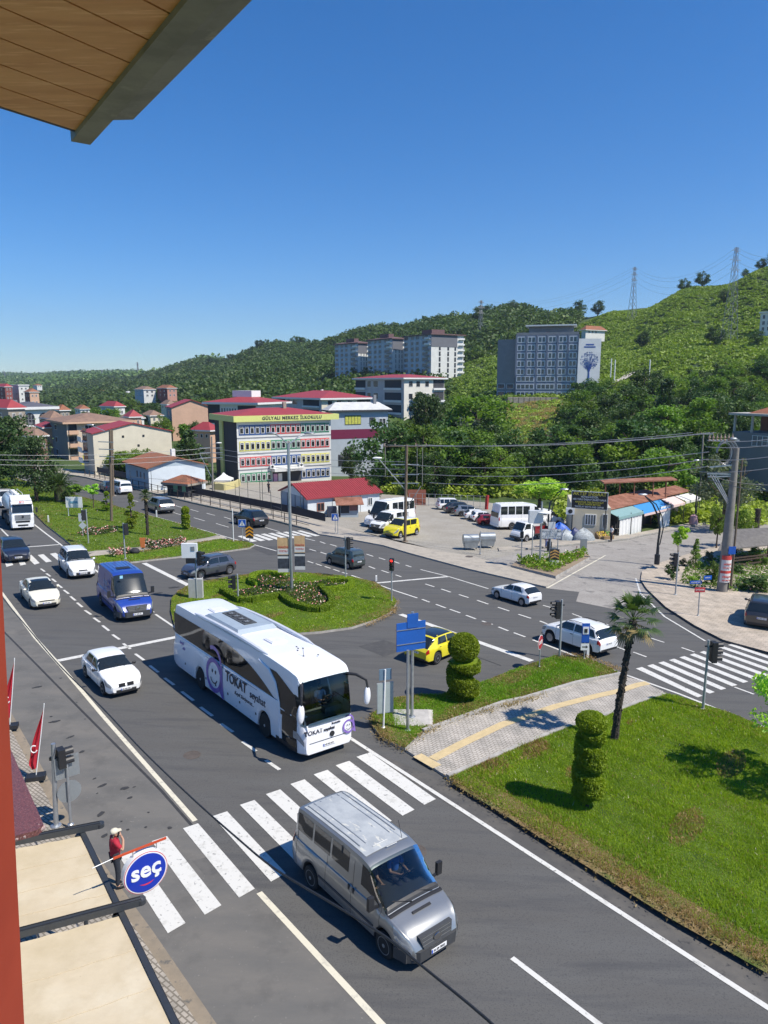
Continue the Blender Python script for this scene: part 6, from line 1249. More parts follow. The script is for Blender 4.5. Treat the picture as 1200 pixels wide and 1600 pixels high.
for k in range(2):
    q=MB(); q.M=frame(cx-n*.05+Vector((0,0,fr_*(.5+k)+.2)),d,-n); q.box((0,0,0),(W_m*.8,fr_*.6,.1),PGR); q.box((-W_m*.2,0,.04),(W_m*.3,fr_*.5,.08),HG); q.box((W_m*.2,0,.04),(W_m*.3,fr_*.5,.08),HG); w_=q.build('window',parent=ht.e); w_.matrix_parent_inverse=ht.e.matrix_world.inverted()
mb=MB(); mb.box((ht.w*.55,7,ht.h+1.6),(ht.w*.72,9,3.2),PGR); mb.box((ht.w*.55,6,ht.h+3.5),(ht.w*.82,11,.5),FRW); mb.build('roof_terrace',parent=ht.e); MB().box((ht.w*.5,1.2,ht.h+.6),(1.2,.15,1.0),mat('red banner',(.6,.02,.02),.6,var=.1)).build('roof_banner',parent=ht.e)
mb=MB(); mb.box((ht.w/2,.1,ht.h+.5),(ht.w,.1,.9),PGR); mb.build('parapet',parent=ht.e)
q=MB(); a=P(793,640,262); b_=P(872,628,262); q.hull([a-Vector((0,0,8)),b_-Vector((0,0,8)),b_+Vector((0,14,-8)),a+Vector((0,14,-8))],[P(793,621,262),P(872,621,262),P(872,621,262)+Vector((0,14,0)),P(793,621,262)+Vector((0,14,0))],brickmat('rubble wall',(.26,.24,.21),(.34,.31,.27),(.14,.13,.11),.25,0,.5,.3,.05)); tag(q.build('retaining_wall'),'long rubble stone retaining wall under the hotel','retaining wall')
simple('villa','white villa with a red roof on the slope right above the hotel',915,945,523,515,372,378,955,PW,PWSH,(('hip',ROOFT,2.2),dict(over=.8)),cat='house',wins=[(('F',3,1,1,8,.3,2.6,1,1.2),dict(g=DW))])
b=simple('apartment_house','tall white house cut by the right edge on the hazel slope',1186,1205,520,489,300,296,1230,PW,PCR,(('flat',FRW,.4),{}),cat='house')
b.grid('F',2,3,.4,b.w-.2,.5,b.h-.5,1.1,1.6,g=DW)
A,B=AB(1141,1262,712,118,106); b=Bl('unfinished_house','unfinished concrete house with an open floor and orange roof at the right edge',A,B,9,HH(1141,674,A),PL('grey block',(.20,.20,.20)),PGR,'house',5)
mb=MB(); hz=b.h; up=HH(1141,648,A)
for x in np.linspace(.2,b.w-.2,5):
    for y in (.2,b.d-.2): mb.box((x,y,(hz+up)/2),(.3,.3,up-hz),CONC)
mb.build('column_frame',parent=b.e); MB().box((b.w/2,b.d/2,up+.15),(b.w+1.2,b.d+1,.35),CONC).build('concrete_slab',parent=b.e); MB().box((b.w/2,b.d*.7,(hz+up)/2),(b.w-.8,.2,up-hz),mat('bare brick',(.28,.10,.06),.9,var=.2,scale=1)).build('brick_infill',parent=b.e)
mb=MB(); mb.hull([Vector((x,y,up+.32)) for x,y in ((2.2,.5),(b.w,.5),(b.w,b.d),(2.2,b.d))],[Vector((x,y,up+1.3)) for x,y in ((4,2.8),(b.w-1,2.8),(b.w-1,b.d-3),(4,b.d-3))],ROOFT); mb.build('roof',parent=b.e)
mb=MB(); 
for k in range(9): mb.box((b.w*.3+k*.9,-.25,hz-1.2),(.06,.06,1.6),FRW)
for z in (-.4,-1.2,-2.0): mb.box((b.w*.3+3.6,-.25,hz+z),(7.4,.06,.06),FRW)
mb.build('white_railing',parent=b.e)
b=simple('apartment_block','peach four storey apartment house with balconies and a wide brown roof',84,109,730,655,174,161,199,PGR,PBE,(('hip',ROOFB,1.7),dict(over=1.0,trim=PPK,th=.3)),cat='apartment block'); f=b.h/4  # left face coloured grey to paint its shade
for k in range(1,4):
    z=f*(k+.45); b.win('F',b.w*.35,z,2.0,f*.45,FRW,DW,1); b.balcony('R',.2,b.d*.16,z-f*.4,1.1,PPK,f*.3,back=DW)
    for u in (.36,.62,.86): b.win('R',b.d*u,z+.1,2.4 if u>.3 else 1.6,f*.5,FRW,DW,2)
b.panel('R',.1,b.d*.55,.1,f*.8,PDK,'shop_front',t=.1); MB().box((b.w+1.2,b.d*.5,f*.92),(2.6,b.d,.25),PBE).build('canopy',parent=b.e)
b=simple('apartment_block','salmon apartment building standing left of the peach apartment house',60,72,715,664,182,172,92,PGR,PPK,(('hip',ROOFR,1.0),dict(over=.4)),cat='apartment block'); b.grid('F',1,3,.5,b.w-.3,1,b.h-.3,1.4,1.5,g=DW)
A,B=AB(148,270,722,128,136); b=Bl('warehouse','big cream gable wall of a plain building in the left town',A,B,9,HH(148,677,A),PCR,PCR,'building',3,mL=PBE); b.roof('gable',ROOFR,HH(212,662,A)-b.h,over=.25,axis='y')  # left wall in darker beige, its shade put into the colour
for u,z in ((.37,.62),(.63,.62),(.56,.33),(.37,.14)): MB().box((b.w*u,-.02,b.h*(z+.25)),(.38,.08,.38),BLACK).build('vent',parent=b.e)
for k in range(3): b.balcony('L',.5,4,b.h*(.05+.32*k),1.0,FRW,.9,back=DW)
A,B=AB(198,233,757,116,107); b=Bl('small_house','small white house with a brown roof, blue shaded side and white gable behind the railings',A,B,9,HH(233,731,B),PWSH,PL('white blue',(.60,.66,.70)),'house',1.5); b.roof('gable',ROOFT,1.4,over=.45,axis='x'); b.grid('F',3,1,b.w*.45,b.w*.9,b.h*.35,b.h*.9,.4,1.0,PGR,DW,0); b.chimney(b.w*.75,b.d*.55,b.h+.8,1.6,FRW)  # darker blue of the front wall is shade put into its colour
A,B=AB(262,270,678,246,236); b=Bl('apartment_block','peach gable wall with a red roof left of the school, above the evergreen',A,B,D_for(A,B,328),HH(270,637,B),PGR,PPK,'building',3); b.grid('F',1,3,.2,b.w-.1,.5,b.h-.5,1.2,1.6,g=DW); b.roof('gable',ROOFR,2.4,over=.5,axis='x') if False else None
mb=MB(); mb.hull([Vector((-.5,-.4,b.h-.1)),Vector((b.w+.4,-.4,b.h-.1)),Vector((b.w+.4,b.d/2,b.h+2.4)),Vector((-.5,b.d/2,b.h+2.4))],[Vector((-.5,-.4,b.h+.1)),Vector((b.w+.4,-.4,b.h+.1)),Vector((b.w+.4,b.d/2,b.h+2.6)),Vector((-.5,b.d/2,b.h+2.6))],ROOFR); mb.hull([Vector((-.5,b.d/2,b.h+2.4)),Vector((b.w+.4,b.d/2,b.h+2.4)),Vector((b.w+.4,b.d+.4,b.h-.1)),Vector((-.5,b.d+.4,b.h-.1))],[Vector((-.5,b.d/2,b.h+2.6)),Vector((b.w+.4,b.d/2,b.h+2.6)),Vector((b.w+.4,b.d+.4,b.h+.1)),Vector((-.5,b.d+.4,b.h+.1))],ROOFR); mb.build('roof',parent=b.e); q=MB(); q.poly([(b.w,0,b.h),(b.w,b.d,b.h),(b.w,b.d/2,b.h+2.42)],PPK); q.poly([(0,0,b.h),(0,b.d,b.h),(0,b.d/2,b.h+2.42)],PGR); q.build('gable',parent=b.e)
b=simple('pink_house','pink house with a dark red roof peeping over the evergreen left of the school',303,329,700,671,152,150,336,PPK,PPK,(('hip',ROOFR,1.6),dict(over=.6)),cat='house'); b.grid('F',3,1,.3,b.w-.2,b.h*.5,b.h*.85,.6,.8,g=DW,mull=0)
H5=[('house','white house with blue shaded side and red roof above the big cream gable',158,180,652,634,262,255,193,PWSH,PW,ROOFR,'hip'),('house','small white gabled house just behind the brown roof',190,210,668,652,212,208,222,PW,PW,ROOFB,'hip'),('house','white villa with a brown roof on the hill above the left town',211,225,621,608,430,415,243,PWSH,PW,ROOFB,'hip'),('house','red and pink house with an orange roof on the hill above the left town',246,262,621,606,420,405,276,PL('brick red',(.24,.07,.06)),PL('salmon',(.5,.26,.2)),ROOFT,'hip'),
 ('apartment_block','white five storey block on the far left skyline of roofs',18,31,628,602,440,425,45,PW,PW,FRW,'flat'),('apartment_block','red block at the left edge beside the white five storey block',-8,10,632,604,430,415,19,PL('brick red',(.24,.07,.06)),PL('brick red',(.24,.07,.06)),ROOFR,'hip'),('house','tan old building cut by the left edge below the arches',-20,20,720,636,158,152,36,PTAN,PTAN,ROOFR,'hip'),('house','long low brown roofed shed in front of the arched building',24,58,712,680,150,148,64,PL('brown',(.2,.12,.09)),PL('brown',(.2,.12,.09)),ROOFB,'hip'),
 ('house','house with a red brown roof on the left ridge',372,388,602,598,600,590,398,PW,PW,ROOFB,'hip'),('house','small cream house on the slope below the left ridge',408,418,602,598,620,610,425,PCR,PCR,ROOFG,'hip'),('house','white cottage low on the left ridge',455,462,553,549,900,890,468,PW,PW,ROOFB,'hip'),('house','pale bungalow among the trees left of the towers',288,296,608,604,640,630,306,PW,PW,ROOFG,'hip'),('house','low shed with a rusty red roof right of the nearest tower',735,755,562,557,430,428,762,PTAN,PTAN,ROOFT,'hip'),('house','tiny white hut on the ridge above the towers',690,694,504,500,690,690,698,PW,PW,ROOFG,'hip'),
 ('house','dark roofed house behind the arched building',86,95,655,640,240,236,106,PTAN,PTAN,ROOFT,'hip'),('apartment_block','pink block with a white band behind the twin wooden poles',196,204,668,650,196,192,214,PPK,PPK,ROOFR,'hip'),('apartment_block','cream block between the peach house and the white gable',222,236,668,648,262,256,252,PCR,PCR,ROOFB,'hip'),('house','white house with an orange roof low in the valley wood',118,126,646,638,330,322,138,PW,PW,ROOFT,'hip'),('house','pale house at the foot of the valley wood beside the white villa',252,262,640,631,300,292,274,PCR,PW,ROOFB,'hip'),('house','tiny cream house on the far left hill beside the pylon',164,168,600,597,1300,1290,174,PCR,PW,ROOFT,'hip'),('house','tiny red roofed house on the left hill above the arched building',52,58,606,602,900,890,66,PW,PW,ROOFT,'hip'),('house','red roofed cottage on the ridge slope above the school',340,348,612,607,560,552,358,PW,PW,ROOFR,'hip'),('apartment_block','orange brick block just right of the white five storey block',40,48,634,612,380,372,60,PL('brick red',(.24,.07,.06)),PPK,ROOFT,'hip'),('house','tan house with a pale roof beside the arched building',66,82,680,652,186,182,96,PTAN,PTAN,ROOFB,'hip'),('house','far white houses low on the left horizon hill',72,76,602,600,1500,1490,84,PW,PW,ROOFT,'hip'),('house','lone pale house halfway up the far left hill',154,158,615,611,700,690,162,PW,PW,ROOFT,'hip'),('house','white house with a flat roof at the foot of the far left hill',194,200,616,614,640,636,206,PW,PW,ROOFG,'hip')]
for nm,lb,pl,pm,pr,base,top,dl,dm,*_ in []: pass
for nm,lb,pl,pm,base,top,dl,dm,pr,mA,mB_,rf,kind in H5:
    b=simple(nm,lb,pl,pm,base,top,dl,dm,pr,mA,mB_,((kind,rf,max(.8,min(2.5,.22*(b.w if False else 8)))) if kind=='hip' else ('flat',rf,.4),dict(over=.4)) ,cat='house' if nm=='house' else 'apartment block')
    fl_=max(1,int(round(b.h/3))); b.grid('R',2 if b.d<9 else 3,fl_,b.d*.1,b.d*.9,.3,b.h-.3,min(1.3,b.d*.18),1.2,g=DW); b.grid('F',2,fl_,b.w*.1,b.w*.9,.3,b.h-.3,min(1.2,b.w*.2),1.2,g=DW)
A,B=AB(-30,36,690,196,190); A2,B2=AB(36,90,690,190,196); b=Bl('arched_building','white arched building with a slate roof in the left town',A2,B2,14,HH(36,636,A2),PW,PW,'building',2)
def arch(b,u,z,w,h):
    q=MB(); n=14; pts=[(u-w/2,z)]+[(u-w/2*math.cos(math.pi*k/n),z+h-w/2+w/2*math.sin(math.pi*k/n)) for k in range(n+1)]+[(u+w/2,z)]; q.hull([(x,.03,y) for x,y in pts],[(x,-.06,y) for x,y in pts],DW); 
    for k in range(1,3): q.box((u-w/2+w*k/3,-.08,z+h*.45),(.12,.05,h*.85),PGR)
    q.box((u,-.08,z+h*.45),(w*.95,.05,.12),PGR); return q.build('arched_window',parent=b.e)
for u in (.25,.66):
    arch(b,b.w*u,b.h*.50,b.w*.28,b.h*.33); arch(b,b.w*u,b.h*.08,b.w*.28,b.h*.33)
b.roof('hip',ROOFD,1.2,over=.9,trim=FRW,th=.6)
MB().hull([Vector((-12,-.3,b.h-2)),Vector((-.1,-.3,b.h-2)),Vector((-.1,12,b.h-2)),Vector((-12,12,b.h-2))],[Vector((-10.5,1.5,b.h+1.8)),Vector((-.1,1.5,b.h+1.8)),Vector((-.1,10,b.h+1.8)),Vector((-10.5,10,b.h+1.8))],ROOFD).build('side_roof',parent=b.e)
A=G(481,804.5); B=G(593,798); A.z=B.z=min(A.z,B.z); dvec=(B-A).normalized(); nn=Vector((-dvec.y,dvec.x,0)); b=Bl('prefab_hall','long white prefab hall with a bright red gable roof',A,B,D_for(A,B,435),HH(481,779,A),PL('prefab white',(.66,.70,.72)),PL('prefab white',(.66,.70,.72)),'hall',.6,mL=PL('prefab grey and shade',(.34,.40,.45))); b.roof('gable',ROOFR,HH(457,755,A+nn*b.d/2)-b.h,over=.35,axis='x',th=.12)  # left gable end is white wall with shade painted in as grey
q=MB(); 
for k in range(34): x=-.3+(b.w+.6)*k/33; q.beam((x,-.36,b.h+.03),(x,b.d/2,b.h+(HH(457,755,A+nn*b.d/2)-b.h)+.03),.04,.05,ROOFR)
q.build('roof_ribs',parent=b.e); b.win('F',b.w*.17,b.h*.52,b.w*.10,b.h*.42,mat('brown frame',(.35,.16,.11),.6,var=.1),DW,1); b.win('F',b.w*.86,b.h*.55,b.w*.07,b.h*.42,FRW,WGLASS,1)
for u in (.33,.60,.72): b.panel('F',b.w*u-.04,b.w*u+.04,0,b.h,PGR,'wall_joint',t=.05)
for u in (.25,.55,.85): b.panel('L',b.d*u-.05,b.d*u+.05,0,b.h,PDK,'wall_joint',t=.05)
q=MB(); q.box((-.6,b.d*.15,1.0),(.06,1.6,.8),mat('sign dark',(.04,.06,.04),.6,var=.1)); q.box((-.64,b.d*.15,1.05),(.03,1.3,.3),mat('yellow trim',(.62,.58,.16),.6)); q.build('sign_board',parent=b.e)
A=G(532,808.5); B=G(560,808.5); A.z=B.z=min(A.z,B.z); b=Bl('kiosk','small dark kiosk with a rusty sheet roof in front of the prefab hall',A,B,2.2,HH(532,788,A),PL('prefab grey and shade',(.34,.40,.45)),PDK,'kiosk',.3); b.roof('gable',RUST,.7,over=.6,axis='x',th=.06); b.panel('F',b.w*.5,b.w*.95,.9,b.h-.1,mat('rust red shutter',(.22,.10,.09),.7,var=.2),'shutter',t=.1); b.panel('F',.05,b.w*.48,.6,b.h-.1,PDK,'counter_opening',t=.06)
q=MB(); q.box((-1.0,.4,.7),(1.1,1.0,1.4),mat('crate blue',(.03,.04,.07),.6,var=.2)); q.build('side_cabinet',parent=b.e)
A=G(262,775); B=G(294,778.5); A.z=B.z=min(A.z,B.z); b=Bl('guard_cabin','small green windowed cabin with a tiled pyramid roof behind the railings',A,B,3,HH(262,753,A),PDK,PDK,'cabin',.3); b.roof('hip',ROOFT,1.0,over=.6,trim=PTAN); b.win('F',b.w*.42,b.h*.6,b.w*.26,b.h*.5,PDK,mat('green glazing',(.12,.32,.20),.4,var=.15),0); b.win('F',b.w*.83,b.h*.6,b.w*.22,b.h*.5,PDK,mat('green glazing',(.12,.32,.20)),0)
c=G(350,757); e=empty('pavilion_tent',c,0,'small white peaked tent in the school yard','tent'); w_=1.35; hT=HT(c,350,748); mb=MB(); mb.hull([Vector((x*w_,y*w_,hT-.25)) for x,y in ((-1,-1),(1,-1),(1,1),(-1,1))],[Vector((x*w_,y*w_,hT)) for x,y in ((-1,-1),(1,-1),(1,1),(-1,1))],WHITE); z2=HT(c,350,738)
lv=[(1.0,hT),(.55,hT+(z2-hT)*.30),(.22,hT+(z2-hT)*.65),(.02,z2)]
for (a,za),(b2,zb) in zip(lv,lv[1:]):
    for i in range(4): s4=((-1,-1),(1,-1),(1,1),(-1,1)); p,q_=s4[i],s4[(i+1)%4]; mb.poly([(p[0]*w_*a,p[1]*w_*a,za),(q_[0]*w_*a,q_[1]*w_*a,za),(q_[0]*w_*b2,q_[1]*w_*b2,zb),(p[0]*w_*b2,p[1]*w_*b2,zb)],WHITE)
mb.build('canopy',parent=e)
for x,y in ((-1,-1),(1,-1),(1,1),(-1,1)): MB().tube([(x*w_,y*w_,0),(x*w_,y*w_,hT)],.04,WHITE,6).build('leg',parent=e)
tag(MB().prism([G(x,y) for x,y in [(333,763),(350,764),(366,761),(374,757),(376,758.5),(366,763.5),(350,766.5),(333,765)]],1.0,PL('yellow wall',(.55,.48,.22))).build('yard_wall'),'low yellow curved wall below the school','wall')
tag(MB().poly([P(802,716,150),P(838,716,150),P(836,733,142),P(812,733,142)],PBE).build('sports_court'),'beige sports court among the trees','court'); 
a=P(798,716,151); b2=P(832,716,151); e=empty('court_fence',a,0,'green mesh fence along the sports court','fence'); q=MB(); q.beam(a+Vector((0,0,.8)),b2+Vector((0,0,.8)),.05,2.2,mat('green mesh',(.02,.10,.055),.8,var=.1)); o=q.build('mesh_panel'); o.parent=e; o.location=-a
for t in (0,.33,.66,1): p=a.lerp(b2,t)-a; MB().tube([p+Vector((0,0,-1)),p+Vector((0,0,2.6))],.06,FRW,6).build('post',parent=e)
def shops():
    CW=PL('shop cream',(.52,.47,.36)); A=G(893,838); B=G(952,841.5); A.z=B.z=min(A.z,B.z); b=Bl('shop_building','low cream shop building with rusty roof and bright awnings',A,B,9,HH(893,792,A),CW,CW,'shop',.6); dx=(B-A).normalized()
    M=b.e.matrix_world
    b.win('F',b.w*.48,b.h*.60,b.w*.30,b.h*.36,FRW,WGLASS,3); b.win('F',b.w*.86,b.h*.55,b.w*.14,b.h*.5,FRW,WGLASS,0)
    q=MB(); q.box((-.3,-.3,b.h*.88),(.9,.6,.7),FRW); q.lathe([(.24,0),(.24,.02)],c=(-.3,-.62,b.h*.88),n=14,m=BLACK,axis='Y'); q.build('air_conditioner',parent=b.e)
    C=G(954,836); D=G(1085,812); C.z=D.z=min(C.z,D.z)+.1; d=(D-C).normalized(); n=Vector((-d.y,d.x,0)); h0=HT(C,954,799)-.0; e=b.e
    def wpart(mb,name): o=mb.build(name,parent=e); o.matrix_parent_inverse=e.matrix_basis.inverted(); return o
    L=(D-C).length; up=Vector((0,0,1))
    mb=MB(); a=C; mb.hull([a+n*.5-d*.3+up*h0,a+d*L*.66+n*.5+up*h0,a+d*L*.66+n*3.4+up*(h0+.7),a-d*.3+n*3.4+up*(h0+.7)],[a+n*.5-d*.3+up*(h0+.08),a+d*L*.66+n*.5+up*(h0+.08),a+d*L*.66+n*3.4+up*(h0+.78),a-d*.3+n*3.4+up*(h0+.78)],RUST); wpart(mb,'roof')
    mb=MB(); a=C+d*L*.62; l2=L*.42; mb.hull([a+n*1.2+up*(h0-.1),a+d*l2+n*1.2+up*(h0-.1),a+d*l2+n*3.4+up*(h0+.4),a+n*3.4+up*(h0+.4)],[a+n*1.2+up*(h0),a+d*l2+n*1.2+up*(h0),a+d*l2+n*3.4+up*(h0+.5),a+n*3.4+up*(h0+.5)],RUST); wpart(mb,'roof')
    mb=MB(); mb.hull([C+n*2.2,D+n*2.2,D+n*3.4,C+n*3.4],[v+up*h0 for v in (C+n*2.2,D+n*2.2,D+n*3.4,C+n*3.4)],PDK); wpart(mb,'back_room')
    TEAL=mat('teal awning',(.20,.33,.33),.8,var=.08); ABL=mat('blue awning',(.03,.22,.50),.8,var=.08); AWW=mat('white awning',(.62,.60,.56),.8,var=.06); APK=mat('pink awning',(.66,.50,.47),.8,var=.06)
    for u0,u1,m,dr in ((.0,.26,TEAL,.5),(.27,.58,ABL,.8),(.60,.76,APK,.6),(.77,.97,AWW,.5)):
        mb=MB(); p=C+d*L*u0; q_=C+d*L*u1; mb.hull([p+up*(h0-.1)+n*.6,q_+up*(h0-.1)+n*.6,q_-n*.9+up*(h0-.1-dr),p-n*.9+up*(h0-.1-dr)],[p+up*(h0-.06)+n*.6,q_+up*(h0-.06)+n*.6,q_-n*.9+up*(h0-.06-dr),p-n*.9+up*(h0-.06-dr)],m); wpart(mb,'awning')
        mb=MB(); vm=APK if m is ABL else m; mb.hull([p-n*.9+up*(h0-.1-dr-.28),q_-n*.9+up*(h0-.1-dr-.28),q_-n*.94+up*(h0-.1-dr-.28),p-n*.94+up*(h0-.1-dr-.28)],[p-n*.9+up*(h0-.1-dr),q_-n*.9+up*(h0-.1-dr),q_-n*.94+up*(h0-.1-dr),p-n*.94+up*(h0-.1-dr)],vm); wpart(mb,'awning_valance')
    for u0,u1 in ((.02,.13),(.145,.25),(.47,.58)):
        mb=MB(); k=12
        vs=[]; 
        for i in range(k+1):
            p=C+d*L*(u0+(u1-u0)*i/k)-n*(.8+.06*math.sin(i*1.7)); zt=h0-.55; vs+=[p+up*.35,p+up*zt]
        mb.add(vs,[(2*i,2*i+2,2*i+3,2*i+1) for i in range(k)],mat('white tarpaulin',(.72,.72,.70),.7,var=.05)); wpart(mb,'curtain')
    for u in (0,.135,.26,.46,.59,.76,.97): mb=MB(); p=C+d*L*u-n*.8; mb.tube([p,p+up*(h0-.4)],.045,DGREY,6); wpart(mb,'awning_post')
    a=P(893,793,A.y-.3); b1=P(948,802,B.y-1.0); t1=P(949.5,773,B.y-1.0); t0=P(894.5,767.5,A.y-.3); zt0,zb0=t0.z,a.z; BD=mat('board black',(.018,.017,.02),.5,var=.1)
    x_=(b1-a); x_.z=0; wd=x_.length; x_.normalize(); nrm=Vector((x_.y,-x_.x,0)); brd=empty('advertising_board',a,0,'large dark advertising board with yellow lettering on the shop roof','billboard'); H_=zt0-zb0; bh=MB(); bh.M=frame((0,0,0),x_,nrm); bh.box((wd/2,H_/2,0),(wd,H_,.12),BD); bh.box((wd/2,H_/2,-.03),(wd+.12,H_+.12,.1),FRW); bh.build('board',parent=brd)
    YL=mat('yellow lettering',(.62,.52,.06),.6,var=.05); WL=mat('pale lettering',(.6,.6,.58),.6,var=.05); M0=frame((0,0,0),x_,nrm)
    for s_,sz,yy,m in (('AKTİF İNŞAAT',.52,.88,YL),('MÜTEAHHİTLİK',.25,.70,WL),('HER TÜRLÜ İNŞAAT İŞLERİ YAPILIR',.27,.54,WL),('ANAHTAR TESLİM KONUT',.25,.38,YL),('KALIP DEMİR BETON',.25,.25,YL),('TADİLAT BOYA DIŞ CEPHE',.25,.10,WL)):
        o=text(s_,sz,m,brd,M0@Matrix.Translation((wd/2,H_*yy,.075)),ext=.01,bold=.006); w_=o.dimensions.x if False else max(v.co.dot(x_) for v in o.data.vertices)-min(v.co.dot(x_) for v in o.data.vertices)
        if w_>wd*.94: o.data.transform(M0@Matrix.Translation((wd/2,0,0))@Matrix.Diagonal((wd*.94/w_,1,1,1))@Matrix.Translation((-wd/2,0,0))@M0.inverted())
    for t in (.03,.97): MB().tube([x_*wd*t+Vector((0,0,-(a.z-A.z)))-nrm*.12,x_*wd*t+Vector((0,0,H_))-nrm*.12],.06,DGREY,6).build('post',parent=brd)
    p0=G(944,836); p1=G(1062,812); y0=p0.y+7; a=P(944,756,y0); b2=P(1058,756,y0+3); e2=empty('steel_canopy',Vector((a.x,a.y,gz(a.x,a.y))),0,'high flat rusty steel canopy standing behind the shops','canopy'); g0=e2.location.z; q=MB(); q.hull([Vector((0,0,a.z-g0)),Vector((b2.x-a.x,b2.y-a.y,a.z-g0)),Vector((b2.x-a.x,b2.y-a.y+2,a.z-g0+.1)),Vector((0,2,a.z-g0+.1))],[Vector((0,0,a.z-g0+.15)),Vector((b2.x-a.x,b2.y-a.y,a.z-g0+.15)),Vector((b2.x-a.x,b2.y-a.y+2,a.z-g0+.25)),Vector((0,2,a.z-g0+.25))],RUST); q.build('roof',parent=e2)
    for t in (.03,.22,.42,.68,.86): x=(b2.x-a.x)*t; y=(b2.y-a.y)*t; MB().tube([(x,y+.3,-.5),(x,y+.3,a.z-g0)],.08,RUST,6).build('post',parent=e2)
    def heap(px,by,w,d_,h,m,label,nm='covered_heap',seed=1):
        c=G(px,by); rr=random.Random(seed); mb=MB(); N=16; K=7; vs=[]
        for k in range(K+1):
            t=k/K
            for j in range(N):
                a=6.283*j/N; r1=(1-t**2.6)*(1+.12*math.sin(j*2.3+seed)+.06*rr.random()); vs.append((math.cos(a)*w/2*r1*(abs(math.cos(a))**-.2 if abs(math.cos(a))>.3 else 1.1),math.sin(a)*d_/2*r1,h*t*(1+.1*math.sin(j+seed))))
        mb.add(vs,[(k*N+j,k*N+(j+1)%N,(k+1)*N+(j+1)%N,(k+1)*N+j) for k in range(K) for j in range(N)],m); o=mb.build(nm,smooth=True,loc=c); tag(o,label,'tarpaulin heap'); return o
    BT=mat('blue tarpaulin',(.02,.11,.50),.5,var=.2,scale=1.5,bump=.5,bscale=3,dist=.1); GT=mat('silver tarpaulin',(.34,.38,.40),.5,var=.25,scale=1.5,bump=.5,bscale=3,dist=.1)
    heap(873,841,2.6,1.6,1.7,BT,'blue tarpaulin over goods left of the cream shop wall',seed=1); heap(883,843,2.0,1.4,1.1,GT,'silver grey sheet over goods beside the blue tarpaulin',seed=2); heap(898,843,1.6,1.2,1.3,mat('dark blue tarpaulin',(.01,.025,.12),.5,var=.2),'dark blue tarpaulin against the cream shop wall',seed=3); heap(911,845,2.2,1.4,1.35,mat('striped sheet',(.32,.35,.36),.6,var=.5,scale=5,stretch=(1,.2,3)),'striped sheet over goods nearest the shop door',seed=5)
    c=G(944,843); e3=empty('fruit_stand',c,.2,'low stand of yellow and green fruit beside the shop door','fruit stand'); MB().hull([Vector((x,y,0)) for x,y in ((-.9,-.5),(.9,-.5),(.9,.5),(-.9,.5))],[Vector((x,y,.45 if y<0 else .8)) for x,y in ((-.9,-.5),(.9,-.5),(.9,.5),(-.9,.5))],mat('crate wood',(.3,.2,.1),.8,var=.2)).build('table',parent=e3); rr=random.Random(2); FY=mat('yellow fruit',(.6,.42,.03),.6,var=.2); FG=mat('green fruit',(.10,.28,.04),.6,var=.2); q=MB()
    for k in range(60): x,y=rr.uniform(-.8,.8),rr.uniform(-.42,.42); q.ball((x,y,.66+.35*y),.08,FY if x<.2 else FG,6,5)
    tag(q.build('fruit',parent=e3,smooth=True),None,None,kind='stuff')
    for px,by,h,m,lb in ((1083,822,1.5,mat('pink cloth',(.55,.32,.32),.8,var=.1),'pink garment on a stand at the end of the shops'),):
        c=G(px,by); e4=empty('clothes_stand',c,0,lb,'clothes stand'); MB().tube([(0,0,0),(0,0,h)],.04,DGREY,6).build('pole',parent=e4); MB().lathe([(.15,h),(.4,h-.2),(.5,h-.8),(.55,h-1.2)],n=12,m=m).build('garment',parent=e4,smooth=True)
shops()
def gazebo():
    c=[G(1128,893),G(1198,884),G(1215,868),G(1150,866)]
    base=(c[0]+c[2])/2; e=empty('wooden_shelter',base,0,'wooden shelter with a grey pitched roof and benches in the corner garden','shelter'); hT=HT(c[0],1127,858); TW=mat('dark timber',(.055,.035,.022),.8,var=.25,stretch=(1,1,5)); RG=mat('grey shingle',(.13,.12,.11),.9,var=.25,scale=3,bump=.5)
    for p in c: MB().tube([p-base,p-base+Vector((0,0,hT+.1))],.09,TW,6).build('post',parent=e)
    F0,F1,B1,B0=[p-base+Vector((0,0,hT)) for p in c]; x=(F1-F0).normalized(); y=(B0-F0); y.z=0; y.normalize(); o=.7; F0,F1,B1,B0=F0-x*o-y*o,F1+x*o-y*o,B1+x*o+y*o,B0-x*o+y*o; r0=(F0+B0)/2+Vector((0,0,1.1)); r1=(F1+B1)/2+Vector((0,0,1.1)); up=Vector((0,0,.1)); q=MB(); q.hull([F0,F1,r1,r0],[F0+up,F1+up,r1+up,r0+up],RG); q.hull([r0,r1,B1,B0],[r0+up,r1+up,B1+up,B0+up],RG); q.build('roof',parent=e)
    for z in (.45,.85,1.1): q=MB(); q.beam(c[0]-base+Vector((0,0,z)),c[1]-base+Vector((0,0,z)),.08,.12,TW); q.build('rail',parent=e)
    q=MB(); q.beam(c[0].lerp(c[3],.5)-base+Vector((0,0,.5))+x*.5,c[1].lerp(c[2],.5)-base+Vector((0,0,.5))-x*.5,.8,.08,TW); q.build('bench',parent=e)
gazebo()
POST=mat('grey painted post',(.36,.38,.39),.5,.3,var=.1,scale=3); SBACK=mat('sign back',(.30,.32,.33),.5,.5,var=.08); CONP=mat('concrete pole',(.23,.21,.185),.9,var=.2,scale=2,bump=.3,bscale=20); WIRE=mat('wire',(.16,.16,.16),.6,var=.1); WIREL=mat('bare wire',(.42,.43,.44),.4,.6,var=.1)
